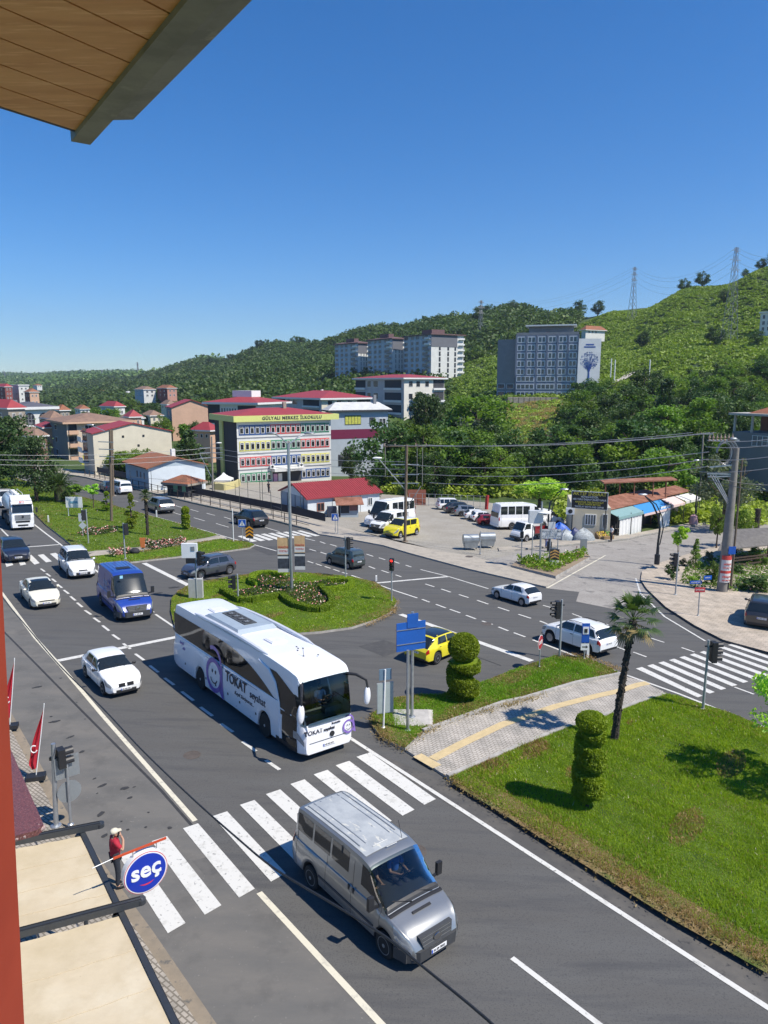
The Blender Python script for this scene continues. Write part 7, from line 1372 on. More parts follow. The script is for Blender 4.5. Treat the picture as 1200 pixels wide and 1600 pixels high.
def post(name,label,cat,px,by,ty,r=.06,m=None,group=None,dz=0,topx=None):
    b=G(px,by)+Vector((0,0,dz)); h=HT(b,topx if topx is not None else px,ty); e=empty(name,b,0,label,cat,group); x=0 if topx is None else P(topx,ty,b.y).x-b.x
    MB().tube([(0,0,-.15),(0,0,.04),(x*.04,0,.04),(x,0,h)],[r*1.0,r*1.0,r,r*.92],m or POST,10).build('pole',parent=e,smooth=True); MB().lathe([(r*2.2,0),(r*2.2,.03),(r*1.4,.06)],n=10,m=m or POST).build('base_plate',parent=e); return e,b,h
def head(e,pos,face,n=3,lit=None,s=1.0,back=False):
    """signal head with hoods; face = direction it looks"""
    f=Vector(face).normalized(); M=frame(pos,Vector((-f.y,f.x,0)),f); h=.32*n*s; mb=MB(); mb.M=M; mb.box((0,0,0),(.34*s,h,.22*s),BLACK); o=mb.build('signal_head',parent=e)
    for k in range(n):
        y=h/2-.16*s-k*.32*s; q=MB(); q.M=M@Matrix.Translation((0,y,.11*s)); 
        q.tube([(0,0,0),(0,0,.012)],.11*s,[mat('lens red off',(.12,.01,.01),.3,var=.1),mat('lens amber off',(.14,.08,.01),.3,var=.1),mat('lens green off',(.01,.10,.05),.3,var=.1)][k] if lit!=k else mat('lit red lens',(1,.03,.02),.3,emit=2.0,var=.02),12); q.build('lens',parent=o)
        q=MB(); q.M=M@Matrix.Translation((0,y,.11*s)); N=9; vs=[];L_=.26*s
        for i in range(N+1):
            a=math.pi*(i/N)*1.2-.1*math.pi; x,yy=math.cos(a)*.135*s,math.sin(a)*.135*s; vs+=[(x,yy,0),(x,yy,L_),(x*1.08,yy*1.08,L_),(x*1.08,yy*1.08,0)]
        q.add(vs,[(4*i+j,4*i+4+j,4*i+4+(j+1)%4,4*i+(j+1)%4) for i in range(N) for j in range(4)],BLACK); q.build('hood',parent=o)
    return o
FW=(-.62,.79,0)   # looks back along the near road (towards traffic coming down it)
TL=[(138.5,851,796,'l',FW,'traffic signal on the far median beside the blue and white sign backs',None),(196,876,817,'r',FW,'traffic signal on the narrow strip with pink flowers',None),(372.5,944,897,'l',(-1,-.1,0),'traffic signal at the left end of the oval island beside the coach roof',None),(540,905,838,'r',(.9,.35,0),'traffic signal in front of the grey green family van',None),(874,1030,937,'l',(-.95,-.1,0),'traffic signal beside the red backed stop sign',None),(1098,1112,1000,'r',(.97,.05,0),'large traffic signal at the right corner of the near lawn',None),(1055,932,863,'l',(-.9,.1,0),'traffic signal on the corner pavement beside the round bush',None)]
for px,by,ty,sd,f,lb,lit in TL:
    e,b,h=post('traffic_light',lb,'traffic light',px,by,ty,.06,dz=.13 if by<1200 else .12); head(e,Vector((-.24 if sd=='l' else .24,-.05,h-.55)),f,3,lit)
    MB().box((0,0,h-.3),(.3,.06,.06),BLACK).build('bracket',parent=e)
e,b,h=post('traffic_light','signal showing red at the right tip of the oval island','traffic light',612,942,872,.05,dz=.13); head(e,Vector((0,-.12,h-.42)),(-.2,-1,0),3,0,.9)
e,b,h=post('traffic_light','green backed signal at the entrance to the car park','traffic light',814,885,841,.045); head(e,Vector((0,.05,h+.3)),(.3,1,0),2,None,.9)
e,b,h=post('traffic_camera_pole','pole with a white box sign and a signal head between the islands','traffic light',308,938,850,.05,dz=.1); MB().box((-.35,0,h-.45),(1.05,.25,1.0),WHITE).build('box_sign',parent=e); MB().box((-.30,0,h-1.15),(.6,.3,.35),BLACK).build('lower_box',parent=e); MB().box((-.1,-.14,h-.3),(.25,.02,.3),SBACK).build('emblem_plate',parent=e); head(e,Vector((.28,0,h-1.0)),(.9,-.1,0),3)
b=G(307,937)+Vector((0,0,.1)); tag(MB().box((0,0,.7),(.95,.35,1.4),mat('cabinet grey',(.45,.45,.42),.6,var=.1)).build('control_cabinet',loc=b),'pale grey electrical cabinet at the foot of the white box sign pole','cabinet')
e,b,h=post('traffic_light','signal on a thick galvanised post behind the beige awning','traffic light',88,1296,1162,.075,STEEL,dz=.12,topx=83); head(e,Vector((.32,.05,h-.5)),(.75,.62,0),2,None,.95); MB().box((.14,0,h-.5),(.3,.08,.1),BLACK).build('bracket',parent=e)
e,b,h=post('road_sign','post with a square and a round grey sign back beside the near left signal','sign',111,1294,1190,.045,STEEL,dz=.12,topx=104); nv=Vector((-.62,.79,0))
M=frame((.06,.04,h-.10),(-nv.y,nv.x,0),nv); q=MB(); q.M=M; q.box((.03,-.1,.04),(.72,.72,.015),SBACK); q.build('square_sign',parent=e); q=MB(); q.M=M@Matrix.Translation((.02,-.95,.04)); q.tube([(0,0,0),(0,0,.015)],.36,SBACK,24); q.build('round_sign',parent=e)
e,b,h=post('street_lamp','tall twin armed street lamp in the rose bed of the oval island','street lamp',456,926,693,.11,STEEL,dz=.13)
for tx,ty in ((427,677),(480,677)):
    t=P(tx,ty,b.y+(-.6 if tx<456 else .6))-b; MB().tube([(0,0,h-.1),(t.x*.5,t.y*.5,h+(t.z-h)*.6),(t.x,t.y,t.z)],[.05,.045,.035],STEEL,7).build('arm',parent=e); MB().ball((t.x*1.12,t.y,t.z),(.42,.18,.09),STEEL,10,6).build('lamp_head',parent=e,smooth=True)
BN=[mat('banner sand',(.62,.40,.20),.7,var=.25,scale=1.5),mat('banner white',(.66,.64,.60),.7,var=.05),mat('banner red text',(.55,.08,.05),.7,var=.1),mat('banner dark photo',(.05,.055,.07),.6,var=.6,scale=4)]
for x0,x1,y0,y1,lb in ((433,452,840,894,'left'),(459.5,477,837,890,'right')):
    a=P(x0,y0,b.y)-b; c=P(x1,y1,b.y)-b; w_=c.x-a.x; H_=a.z-c.z; e2=empty('banner',b+Vector(((a.x+c.x)/2,0,c.z)),0,'%s one of the two printed banners on the tall twin armed lamp post'%lb,'banner','banners on the lamp post')
    MB().box((0,0,H_*.75),(w_,.03,H_*.5),BN[0]).build('upper_print',parent=e2); MB().box((0,-.001,H_*.60),(w_*.98,.034,H_*.16),BN[1]).build('white_band',parent=e2); MB().box((0,0,H_*.25),(w_,.03,H_*.5),BN[3]).build('lower_print',parent=e2); MB().box((0,-.002,H_*.05),(w_,.034,H_*.10),BN[1]).build('white_foot',parent=e2); MB().box((0,-.002,H_*.43),(w_,.034,H_*.06),BN[1]).build('white_strip',parent=e2)
    text('TÜRKİYE',w_*.22,BN[2],e2,frame((0,-.022,H_*.72),(1,0,0),(0,-1,0)),ext=.003,bold=.004); text('YÜZYILI',w_*.22,BN[2],e2,frame((0,-.022,H_*.61),(1,0,0),(0,-1,0)),ext=.003,bold=.004); MB().beam((-w_/2 if lb=='right' else w_/2,0,H_),(0,0,H_),.03,.03,STEEL).build('rod',parent=e2)
BPOLE=mat('black blue pole',(.02,.025,.035),.4,.3,var=.1)
def curved_lamp(px,by,pts,label,dz=.14,lamp=None,m=BPOLE):
    b=G(px,by)+Vector((0,0,dz)); e=empty('street_lamp',b,0,label,'street lamp'); pp=[P(x,y,b.y)-b for x,y in pts]; MB().tube([(0,0,0),(0,0,.9),(0,0,.95),(0,0,1.6)],[.24,.24,.14,.13],m,10).build('base_sleeve',parent=e); 
    n=len(pp); MB().tube([Vector((0,0,1.5))]+pp,[.12]+[.10-.05*k/n for k in range(n)],m,9).build('pole',parent=e,smooth=True)
    q=[Vector((p.x+.35*math.sin(math.pi*(k+1)/(n+1)),p.y,p.z)) for k,p in enumerate(pp)]; MB().tube([Vector((0,0,1.6))]+q[:-1]+[pp[-1]],.05,m,7).build('curved_rib',parent=e,smooth=True)
    t=pp[-1]; d=(pp[-1]-pp[-2]).normalized(); MB().ball((t.x+d.x*.3,t.y,t.z+d.z*.2),(.45,.2,.10),lamp or STEEL,10,6).build('lamp_head',parent=e,smooth=True); return e
curved_lamp(1026,884,[(1028,850),(1031,826),(1028,806),(1020,788),(1008,775)],'black curved street lamp at the tip of the corner pavement')
curved_lamp(1086,818,[(1087,790),(1089,770),(1095,748),(1097,732),(1091,721)],'tall dark blue curved street lamp beside the end of the shops')
curved_lamp(858,862,[(857,830),(857,800),(860,785),(871,770),(878,766)],'dark curved street lamp in front of the walnut tree',dz=.1)
def arms(e,h,zs,w,m=STEEL,ang=0,ins=True):
    for z in zs:
        q=MB(); d=Vector((math.cos(ang),math.sin(ang),0)); q.beam(d*-w+Vector((0,0,z)),d*w+Vector((0,0,z)),.09,.09,m); q.build('cross_arm',parent=e)
        if ins:
            for t in (-1,-.5,.5,1): q=MB(); q.lathe([(.035,0),(.07,.06),(.04,.12),(.07,.16),(.03,.24)],c=d*w*t*.95+Vector((0,0,z+.04)),n=8,m=mat('porcelain',(.30,.22,.16),.3,var=.2)); q.build('insulator',parent=e)
e,b633,h633=post('power_pole','wooden power pole beside the yellow and white car','power pole',632.5,846,695,.16,WOOD,topx=635.5); arms(e,h633,(h633-.15,),2.2,WOOD); arms(e,h633,(h633-2.0,h633-3.0,h633-3.9),1.4,ins=False)
for x in (-2.0,1.2,1.75): MB().beam((x,0,h633-.1),(x,0,h633-(4.2 if x>0 else 3.2)),.05,.07,mat('grey timber',(.28,.26,.23),.8,var=.2)).build('spacer',parent=e)
MB().tube([(1.6,0,h633-4.2),(.1,0,h633-6.6)],.05,mat('grey timber',(.28,.26,.23)),6).build('brace',parent=e); t=P(591,716,b633.y)-b633; MB().tube([(0,0,HT(b633,632,765)),(t.x,t.y,t.z)],.045,STEEL,7).build('lamp_arm',parent=e); MB().ball((t.x-.1,t.y,t.z+.02),(.5,.16,.12),WHITE,10,6).build('lamp_head',parent=e,smooth=True)
eL,bL,hL=post('power_pole','nearer of the twin wooden poles on the far median','power pole',174,816,672,.15,WOOD,dz=.12,topx=172); arms(eL,hL,(hL-1.3,hL-2.1,hL-2.9),1.0,ins=False,ang=2.8); t=P(141,664,bL.y)-bL; MB().tube([(0,0,hL-.1),(t.x,t.y,t.z)],.04,STEEL,6).build('lamp_arm',parent=eL); MB().ball((t.x,t.y,t.z),(.4,.15,.1),STEEL,8,6).build('lamp_head',parent=eL)
e,b,h=post('power_pole','farther of the twin wooden poles, behind the railings','power pole',177,775,672,.14,WOOD,topx=175)
eS,bS,hS=post('power_pole','concrete pole with a lamp arm beside the white tent','power pole',333,779,682,.13,CONP,topx=330.5); t=P(340,692,bS.y)-bS; MB().tube([(0,0,hS-1.2),(t.x,t.y,t.z)],.04,STEEL,6).build('lamp_arm',parent=eS); MB().ball((t.x+.2,t.y,t.z),(.4,.15,.1),WHITE,8,6).build('lamp_head',parent=eS); arms(eS,hS,(hS-1.6,hS-2.3,hS-3.0),1.6,ins=False); MB().tube([(-1.6,0,hS-2.5),(0,0,hS-6)],.04,STEEL,6).build('brace',parent=eS)
bC=G(1128,926)+Vector((0,0,.14)); eC=empty('transformer_pole',bC,0,'thick concrete pole with coiled cables and red posters at the right','power pole'); tp=P(1151,700,bC.y)-bC; MB().tube([(0,0,-.2),tp*.5,tp],[.42,.33,.20],CONP,14).build('pole',parent=eC,smooth=True)
tp2=P(1160,716,bC.y+.6)-bC; MB().tube([(1.0,.7,-.1),tp2],[.09,.07],WOOD,8).build('second_pole',parent=eC)
for r_,(x0,y0,x1,y1) in enumerate([(1105,740,1148,741),(1106,745,1147,744),(1110,688,1155,688),(1109,730,1150,726)]): a=P(x0,y0,bC.y)-bC; c=P(x1,y1,bC.y)-bC; MB().beam(a,c,.10,.10,STEEL).build('cross_arm',parent=eC)
for x in (1110,1114,1118): a=P(x,742,bC.y)-bC; c=P(1137+(x-1110)*.5,787,bC.y-.1)-bC; MB().tube([a,c],.04,STEEL,6).build('brace',parent=eC)
for k in range(7): a=P(1108+k*6,690,bC.y)-bC; MB().lathe([(.06,0),(.11,.12),(.06,.2),(.11,.3),(.05,.42),(.02,.6)],c=a,n=8,m=mat('porcelain',(.30,.22,.16))).build('insulator',parent=eC)
MB().ball(P(1146,686,bC.y-.2)-bC,(.30,.2,.14),SBACK,12,8).build('lamp_head',parent=eC,smooth=True)
for k in range(6):
    rr_=R(k*30); a=P(1131+k*2,708,bC.y-.2)-bC; n_=18; pts=[a+Vector((math.cos(6.283*j/n_*.85-2.2)*(.48+.07*k),.1*k,math.sin(6.283*j/n_*.85-2.2)*(.75+.05*k))) for j in range(n_+1)]; MB().tube(pts,.028,WIREL if k%2 else WIRE,5).build('coiled_cable',parent=eC)
MB().tube([(.3,-.35,.2),(.25,-.3,2.5),tp*.3+Vector((.0,-.34,0))],.04,BLACK,6).build('riser_pipe',parent=eC)
RP1=mat('poster red',(.55,.06,.05),.6,var=.15,scale=3); RP2=mat('poster white',(.62,.60,.58),.6,var=.05)
for z,hh,m in ((2.75,.35,RP1),(2.15,.85,RP2),(1.62,.22,RP1),(1.15,.72,RP2)):
    q=MB(); N=8; vs=[]
    for i in range(N+1):
        a=R(-150+i*120/N); 
        for zz in (z-hh/2,z+hh/2): k=zz/tp.z; rr_=.475-.1*k; vs.append((tp.x*k+math.cos(a)*rr_,tp.y*k+math.sin(a)*rr_,zz))
    q.add(vs,[(2*i,2*i+2,2*i+3,2*i+1) for i in range(N)],m); po=q.build('poster',parent=eC)
    if m is RP2: text('SATILIK' if z>2 else 'KİRALIK',.17,RP1,po,frame((tp.x*z/tp.z-.02,-.475,z+.1),(1,-.0,0),(0,-1,0)),ext=.01,bold=.005); text('0532 400 52',.12,RP1,po,frame((tp.x*z/tp.z-.02,-.475,z-.18),(1,0,0),(0,-1,0)),ext=.01,bold=.003)
q=MB(); q.box((tp.x*.3+.25,-.42,3.35),(.55,.04,.6),BLUE); q.build('blue_plate',parent=eC)
e,bR,hR=post('utility_pole','thin concrete pole behind the shops near the olive tree','power pole',1092,800,676,.12,CONP,topx=1099); arms(e,hR,(hR-.2,),1.2)
e,b,h=post('utility_pole','wooden pole among the bushes right of the concrete transformer pole','power pole',1158,795,716,.1,WOOD)
def span(label,A,B,offs,sag=.6,r=.022,m=WIRE,name='overhead_lines'):
    A=Vector(A);B=Vector(B); e=empty(name,A,0,label,'overhead wires')
    for oa,ob in offs:
        a=Vector(oa); b=B-A+Vector(ob); MB().tube([a.lerp(b,t)-Vector((0,0,sag*4*t*(1-t))) for t in np.linspace(0,1,13)],r,m,4,cap=False).build('wire',parent=e)
t633=b633+Vector((.1,0,h633)); tC=bC+P(1120,688,bC.y)-bC; fl_=P(0,708,70)
o4=[((x,0,-.05),(x*.6,0,.5)) for x in (-2,-1,1,2)]
span('upper set of wires from the wooden power pole to the concrete transformer pole',t633,P(1100,676,bC.y+6),[((x,0,-.02),(x*.5,0,0)) for x in (-1.9,1.0,2.0)],.5,m=WIREL)
span('lower set of wires from the wooden power pole to the concrete transformer pole',t633+Vector((0,0,-2.0)),P(1108,706,bC.y),[((1.2*k,.2*k,-.95*k),(0,0,-.55*k)) for k in (0,1,2)],.7,m=WIREL,r=.026)
span('wires from the wooden power pole to the pole beside the tent',t633+Vector((0,0,-1.7)),bS+Vector((0,0,hS-1.6)),[((0,.2*k,-.8*k),(0,0,-.7*k)) for k in (0,1,2)],.5,m=WIREL)
span('wires from the pole beside the tent past the twin wooden poles',bS+Vector((0,0,hS-1.6)),P(-30,710,86),[((0,0,-.7*k),(0,0,-.6*k)) for k in (0,1,2)],.5,m=WIREL)
span('wires running off the right edge from the concrete transformer pole',P(1105,688,bC.y),P(1260,676,bC.y-4),[((0,.2*k,-.5*k),(0,0,-.4*k)) for k in (0,1,3,5)],.3,m=WIREL)
span('loose wire over the corner garden',P(1105,742,bC.y),P(1270,752,bC.y-3),[((0,0,0),(0,0,0)),((0,0,-.3),(0,0,-.5))],.5)
def panel(e,c,x,n,w,h,m,name='sign_panel',t=.025,parent=None,trim=None):
    q=MB(); q.M=frame(c,x,n); 
    if trim: q.box((0,0,-.004),(w+.05,h+.05,t*.8),trim)
    q.box((0,0,0),(w,h,t),m); return q.build(name,parent=parent or e)
e,b,h=post('direction_sign','large blue direction sign on twin poles beside the coach','road sign',643.5,1127,956,.075,STEEL,dz=.2)
a=P(619.5,971,b.y)-b; c=P(664.5,1014,b.y)-b; xv=Vector((.93,.36,0)); nv=Vector((.36,-.93,0)).normalized(); w_=(c.x-a.x)/.93; H_=a.z-c.z+.1; cc=Vector(((a.x+c.x)/2,-.10,(a.z+c.z)/2+.0)); SB=mat('sign blue back',(.015,.10,.40),.45,var=.12,scale=1.5)
for k,dy in enumerate((.36,.12,-.12,-.36)): panel(e,cc+Vector((0,0,dy*H_*.98)),xv,nv,w_,H_*.235,SB,'slat_panel',.05)
for dy in (.24,-.24): q=MB(); q.M=frame(cc,xv,nv); q.box((0,dy*H_,.04),(w_,.03,.02),STEEL); q.build('rail',parent=e)
panel(e,Vector((0,-.1,h-.35)),xv,nv,.5,.6,SB,'top_panel',.05)
q=MB(); q.hull([Vector((x,y,-.12)) for x,y in ((-1.0,-.9),(1.0,-.9),(1.0,.9),(-1.0,.9))],[Vector((x,y,.02)) for x,y in ((-.75,-.7),(.75,-.7),(.75,.7),(-.75,.7))],CONC); q.build('foundation',parent=e)
e,b,h=post('sign_post','second galvanised pole in front of the blue direction sign','post',637,1146,1016,.07,STEEL,dz=.13,topx=637.5)
e,b,h=post('notice_board','grey backed notice board on a white post beside the coach front','sign',599,1142,1046,.04,WHITE,dz=.13,topx=602); a=P(589.5,1068,b.y)-b; c=P(614,1114,b.y)-b; panel(e,Vector(((a.x+c.x)/2,.05,(a.z+c.z)/2)),(.95,.3,0),(.3,-.95,0),c.x-a.x+.02,a.z-c.z,mat('notice grey',(.33,.38,.37),.5,var=.1),'board',.04,trim=POST); a=P(592,1046,b.y)-b; c=P(612,1063,b.y)-b; panel(e,Vector(((a.x+c.x)/2,.05,(a.z+c.z)/2)),(.95,.3,0),(.3,-.95,0),c.x-a.x,a.z-c.z,mat('notice blue grey',(.12,.19,.26),.5,var=.1),'upper_board',.04)
def walker(M,s,parent):
    q=MB(); q.M=M; q.poly([(-s*.42,-s*.36,0),(s*.42,-s*.36,0),(0,s*.42,0)],WHITE); w=q.build('white_triangle',parent=parent); q=MB(); q.M=M@Matrix.Translation((0,0,.004)); q.tube([(0,s*.16,0),(0,s*.16,.003)],s*.06,BLACK,8); q.poly([(-s*.05,s*.08,0),(s*.05,s*.08,0),(s*.04,-s*.1,0),(s*.13,-s*.3,0),(s*.07,-s*.3,0),(0,-s*.14,0),(-s*.08,-s*.3,0),(-s*.14,-s*.3,0),(-s*.05,-s*.08,0)],BLACK); q.build('walking_figure',parent=w)
for px,by,ty,lb in ((379.5,847,812,'blue pedestrian crossing sign beside the orange chevron'),(524,835,803,'blue pedestrian crossing sign across the road from the grey family van')):
    e,b,h=post('pedestrian_sign',lb,'road sign',px,by,ty,.035,dz=.13); panel(e,(0,-.05,h-.35),(1,0,0),(0,-1,0),.72,.72,BLUE,trim=WHITE); walker(frame((0,-.068,h-.35),(1,0,0),(0,-1,0)),.68,e)
post('pole','plain white pole left of the pedestrian sign and chevron','post',365,848,795,.045,WHITE,dz=.1); post('pole','plain pole right beside the far pedestrian sign','post',528,836,797,.04,dz=.12); post('pole','plain grey pole between the green signal and the sensor pole','post',830.5,880,820,.05,dz=.25); post('pole','thin pole in the gravel by the skips with a red cap','post',750,867,830,.05,dz=.1)
def chev(px,by,ty,w,h_,label,m1=None):
    e,b,h=post('chevron_sign',label,'road sign',px,by,ty,.035,dz=.13); m1=m1 or mat('chevron amber',(.70,.30,.02),.5,var=.06); panel(e,(0,-.05,h-h_/2),(1,0,0),(0,-1,0),w,h_,BLACK); 
    for k in range(3): z=h-h_*(.28+.27*k); q=MB(); q.M=frame((0,-.068,z),(1,0,0),(0,-1,0)); q.poly([(-w/2,-h_*.10,0),(0,h_*.10,0),(0,h_*.24,0),(-w/2,h_*.04,0)],m1); q.poly([(0,h_*.10,0),(w/2,-h_*.10,0),(w/2,h_*.04,0),(0,h_*.24,0)],m1); q.build('chevron',parent=e)
    return e,b,h
chev(390.5,849,821,.75,1.25,'amber and black chevron sign at the end of the narrow strip'); e,b,h=chev(865.5,890,858,.8,.95,'brown and amber chevron panel on the weedy traffic island',mat('chevron dull',(.50,.28,.08),.5,var=.1)); MB().box((0,-.05,h-1.25),(.8,.03,.45),WHITE).build('white_plate',parent=e)
e,b,h=post('information_sign','white information sign on two posts on the weedy traffic island','road sign',858,889,828,.045,dz=.28); a=P(847,827,b.y)-b; c=P(876,841,b.y)-b; IS=mat('sign off white',(.58,.60,.60),.5,var=.05); panel(e,Vector(((a.x+c.x)/2,-.06,(a.z+c.z)/2)),(1,.0,0),(0,-1,0),c.x-a.x,a.z-c.z,IS,trim=SBACK); x_=(a.x+c.x)/2
for k,s_ in enumerate(('TURNASUYU MAH.','GÜLYALI','DEVLET HASTANESİ')): text(s_,.26,SBACK,e,frame((x_,-.08,a.z-(a.z-c.z)*(.22+.28*k)),(1,0,0),(0,-1,0)),ext=.004,bold=.004)
MB().tube([(x_+.6,0,-.2),(x_+.6,0,a.z)],.045,POST,8).build('pole',parent=e); MB().box((x_,-.06,a.z+.35),(.6,.03,.6),IS).build('small_panel',parent=e); q=MB(); q.M=frame((.3,-.07,a.z-2.0),(1,0,0),(0,-1,0)); q.tube([(0,0,0),(0,0,.015)],.42,SBACK,20); q.build('round_sign_back',parent=e)
e,b,h=post('sensor_pole','pole with a white traffic sensor box and a disc on top on the weedy island','pole',843,889,784,.09,STEEL,dz=.28,topx=847); MB().box((-.5,0,h-1.3),(1.2,.5,1.1),IS).build('sensor_box',parent=e); MB().lathe([(.1,0),(.62,.04),(.62,.12),(.1,.2)],c=(.2,0,h-1.0),n=16,m=WHITE).build('disc',parent=e)
e,b,h=post('box_sign','small grey box sign at the tip of the weedy island','sign',911,868,842,.04,dz=.2); MB().box((0,0,h-.55),(.6,.2,1.1),SBACK).build('box',parent=e)
e,b,h=post('stop_sign','red stop sign on a thin post beside the traffic signal','road sign',842.5,1046,994,.03,dz=.14,topx=844.5); q=MB(); q.M=frame((0,-.04,h-.32),(.5,.86,0),(.86,-.5,0)); q.tube([(0,0,0),(0,0,.015)],.38,mat('stop red',(.35,.02,.03),.5,var=.1),8); q.build('octagon',parent=e); q=MB(); q.M=frame((0,-.04,h-.32),(.5,.86,0),(.86,-.5,0))@Matrix.Translation((0,0,-.006)); q.tube([(0,0,0),(0,0,.012)],.41,WHITE,8); q.build('white_rim',parent=e); text('DUR',.26,WHITE,e,frame((.017,-.06,h-.32),(.5,.86,0),(.86,-.5,0)),ext=.004,bold=.006)
e,b,h=post('bus_stop_sign','blue and white bus stop sign with an arrow plate in front of the white off-roader','road sign',912.5,1033,975,.035,dz=.14,topx=915); panel(e,(0,-.04,h-.5),(1,0,0),(0,-1,0),.42,1.1,BLUE); panel(e,(0,-.065,h-.35),(1,0,0),(0,-1,0),.32,.42,WHITE,'white_field'); panel(e,(0,-.085,h-.36),(1,0,0),(0,-1,0),.16,.22,BLACK,'pictogram'); panel(e,(0,-.04,h-1.3),(1,0,0),(0,-1,0),.46,.38,WHITE,'arrow_plate'); q=MB(); q.M=frame((0,-.056,h-1.3),(1,0,0),(0,-1,0)); q.poly([(-.16,-.03,0),(.04,-.03,0),(.04,-.09,0),(.17,0,0),(.04,.09,0),(.04,.03,0),(-.16,.03,0)],BLACK); q.build('arrow',parent=e)
for px,by,ty,lb in ((918,1030,1012,'short white marker post right of the bus stop sign'),(588,908,900,'short white marker post at the tip of the oval island'),(76,818,806,'white marker post on the median edge right of the tanker'),(245,810,798,'white marker post on the kerb in front of the silver SUV')):
    b=G(px,by)+Vector((0,0,.1)); h=HT(b,px,ty); tag(MB().hull([Vector((x*.07,y*.04,-.1)) for x,y in ((-1,-1),(1,-1),(1,1),(-1,1))],[Vector((x*.06,y*.03,h+(.04 if y>0 else 0))) for x,y in ((-1,-1),(1,-1),(1,1),(-1,1))],WHITE).build('marker_post',loc=b),lb,'marker post','white marker posts')
e,b,h=post('street_name_sign','post with two blue street name plates and a red one on the corner pavement','street sign',1090.5,965,900,.04,dz=.14,topx=1095)
panel(e,(-.35,-.05,h-.42),(1,.1,0),(.1,-1,0),.85,.22,BLUE,'blue_plate'); panel(e,(.42,-.05,h-.10),(1,.25,0),(.25,-1,0),.62,.28,BLUE,'blue_plate'); panel(e,(-.05,-.06,h-.95),(1,.05,0),(.05,-1,0),.72,.34,mat('plate red',(.45,.04,.05),.5,var=.08),'red_plate')
text('ATATÜRK CAD.',.10,WHITE,e,frame((-.35,-.07,h-.42),(1,.1,0),(.1,-1,0)),ext=.008); text('SAHİL SK.',.10,WHITE,e,frame((.42,-.07,h-.10),(1,.25,0),(.25,-1,0)),ext=.008); text('OTOPARK',.13,WHITE,e,frame((-.05,-.08,h-.95),(1,.05,0),(.05,-1,0)),ext=.008)
e,b,h=post('notice_board','white notice board on two legs beside the date palm','sign',107.5,808,780,.05,WHITE,dz=.1); panel(e,(.75,-.05,h-.35),(1,0,0),(0,-1,0),1.9,1.25,WHITE,'board',.05); panel(e,(.75,-.085,h-.35),(1,0,0),(0,-1,0),.9,.25,mat('faded blue print',(.2,.4,.5),.6,var=.2),'printed_line',.01); MB().tube([(1.55,0,0),(1.55,0,h)],.05,WHITE,6).build('leg',parent=e)
e,b,h=post('road_sign','round and diamond sign backs left of the far median signal','road sign',130,840,803,.035,dz=.1); panel(e,(0,-.04,h-.35),(1,0,0),(0,-1,0),.6,.8,IS,'sign_back'); q=MB(); q.M=frame((.05,-.05,h-1.15),(.707,0,.707),(0,-1,0)); q.box((0,0,0),(.55,.55,.02),IS); q.build('diamond_sign',parent=e)
e,b,h=post('orange_sign','small orange notice on a stick in the pink flower strip','sign',224,866,840,.025,dz=.1); q=MB(); q.hull([Vector((x,-.05,h-.9)) for x in (-.18,.18)]+[Vector((x,-.01,h-.9)) for x in (.18,-.18)],[Vector((x,-.05,h)) for x in (-.25,.25)]+[Vector((x,-.01,h)) for x in (.25,-.25)],mat('orange plastic',(.70,.20,.06),.5,var=.1)); q.build('plate',parent=e)
tag(MB().ball((0,0,.25),(.45,.4,.3),mat('dark stone',(.03,.03,.035),.8,var=.3),10,7).build('stone_ball',loc=G(211,867)+Vector((0,0,.1)),smooth=True),'dark round stone in the flower strip beside the footpath','stone')
e=empty('yellow_hoist',P(139,727,150),0,'small bright yellow machine beside the peach apartment house','machine'); MB().hull([Vector((x,y,-.6)) for x,y in ((-1.3,-.8),(1.3,-.8),(1.3,.8),(-1.3,.8))],[Vector((x,y,.9)) for x,y in ((-1.1,-.7),(.9,-.7),(.9,.7),(-1.1,.7))],YEL).build('body',parent=e); MB().beam((-.6,0,.8),(-.9,0,2.2),.5,.5,YEL).build('mast',parent=e)
for px,by,lb in ((735,859,'left of the two galvanised waste containers at the edge of the car park'),(761,856,'right of the two galvanised waste containers at the edge of the car park')):
    b=G(px,by)+Vector((0,0,.12)); e=empty('waste_container',b,.1,lb,'waste container','galvanised waste containers'); GV=mat('galvanised sheet',(.36,.39,.41),.45,.6,var=.2,scale=2); MB().hull([Vector((x,y,.15)) for x,y in ((-.62,-.38),(.62,-.38),(.62,.38),(-.62,.38))],[Vector((x,y,1.15)) for x,y in ((-.72,-.5),(.72,-.5),(.72,.5),(-.72,.5))],GV).build('bin',parent=e); MB().lathe([(.5,-.74),(.5,.74)],c=(0,0,.95),n=20,m=GV,axis='X').build('lid',parent=e)
    for x,y in ((-.5,-.3),(.5,-.3),(.5,.3),(-.5,.3)): MB().lathe([(.09,-.03),(.09,.03)],c=(x,y,.09),n=10,m=RUBBER,axis='X').build('castor',parent=e)
tag(MB().beam((0,0,0),(.1,.1,2.0),.35,.35,mat('red cloth',(.35,.03,.03),.8,var=.2)).build('folded_parasol',loc=G(760,796)),'folded red parasol under the trees behind the parked cars','parasol')
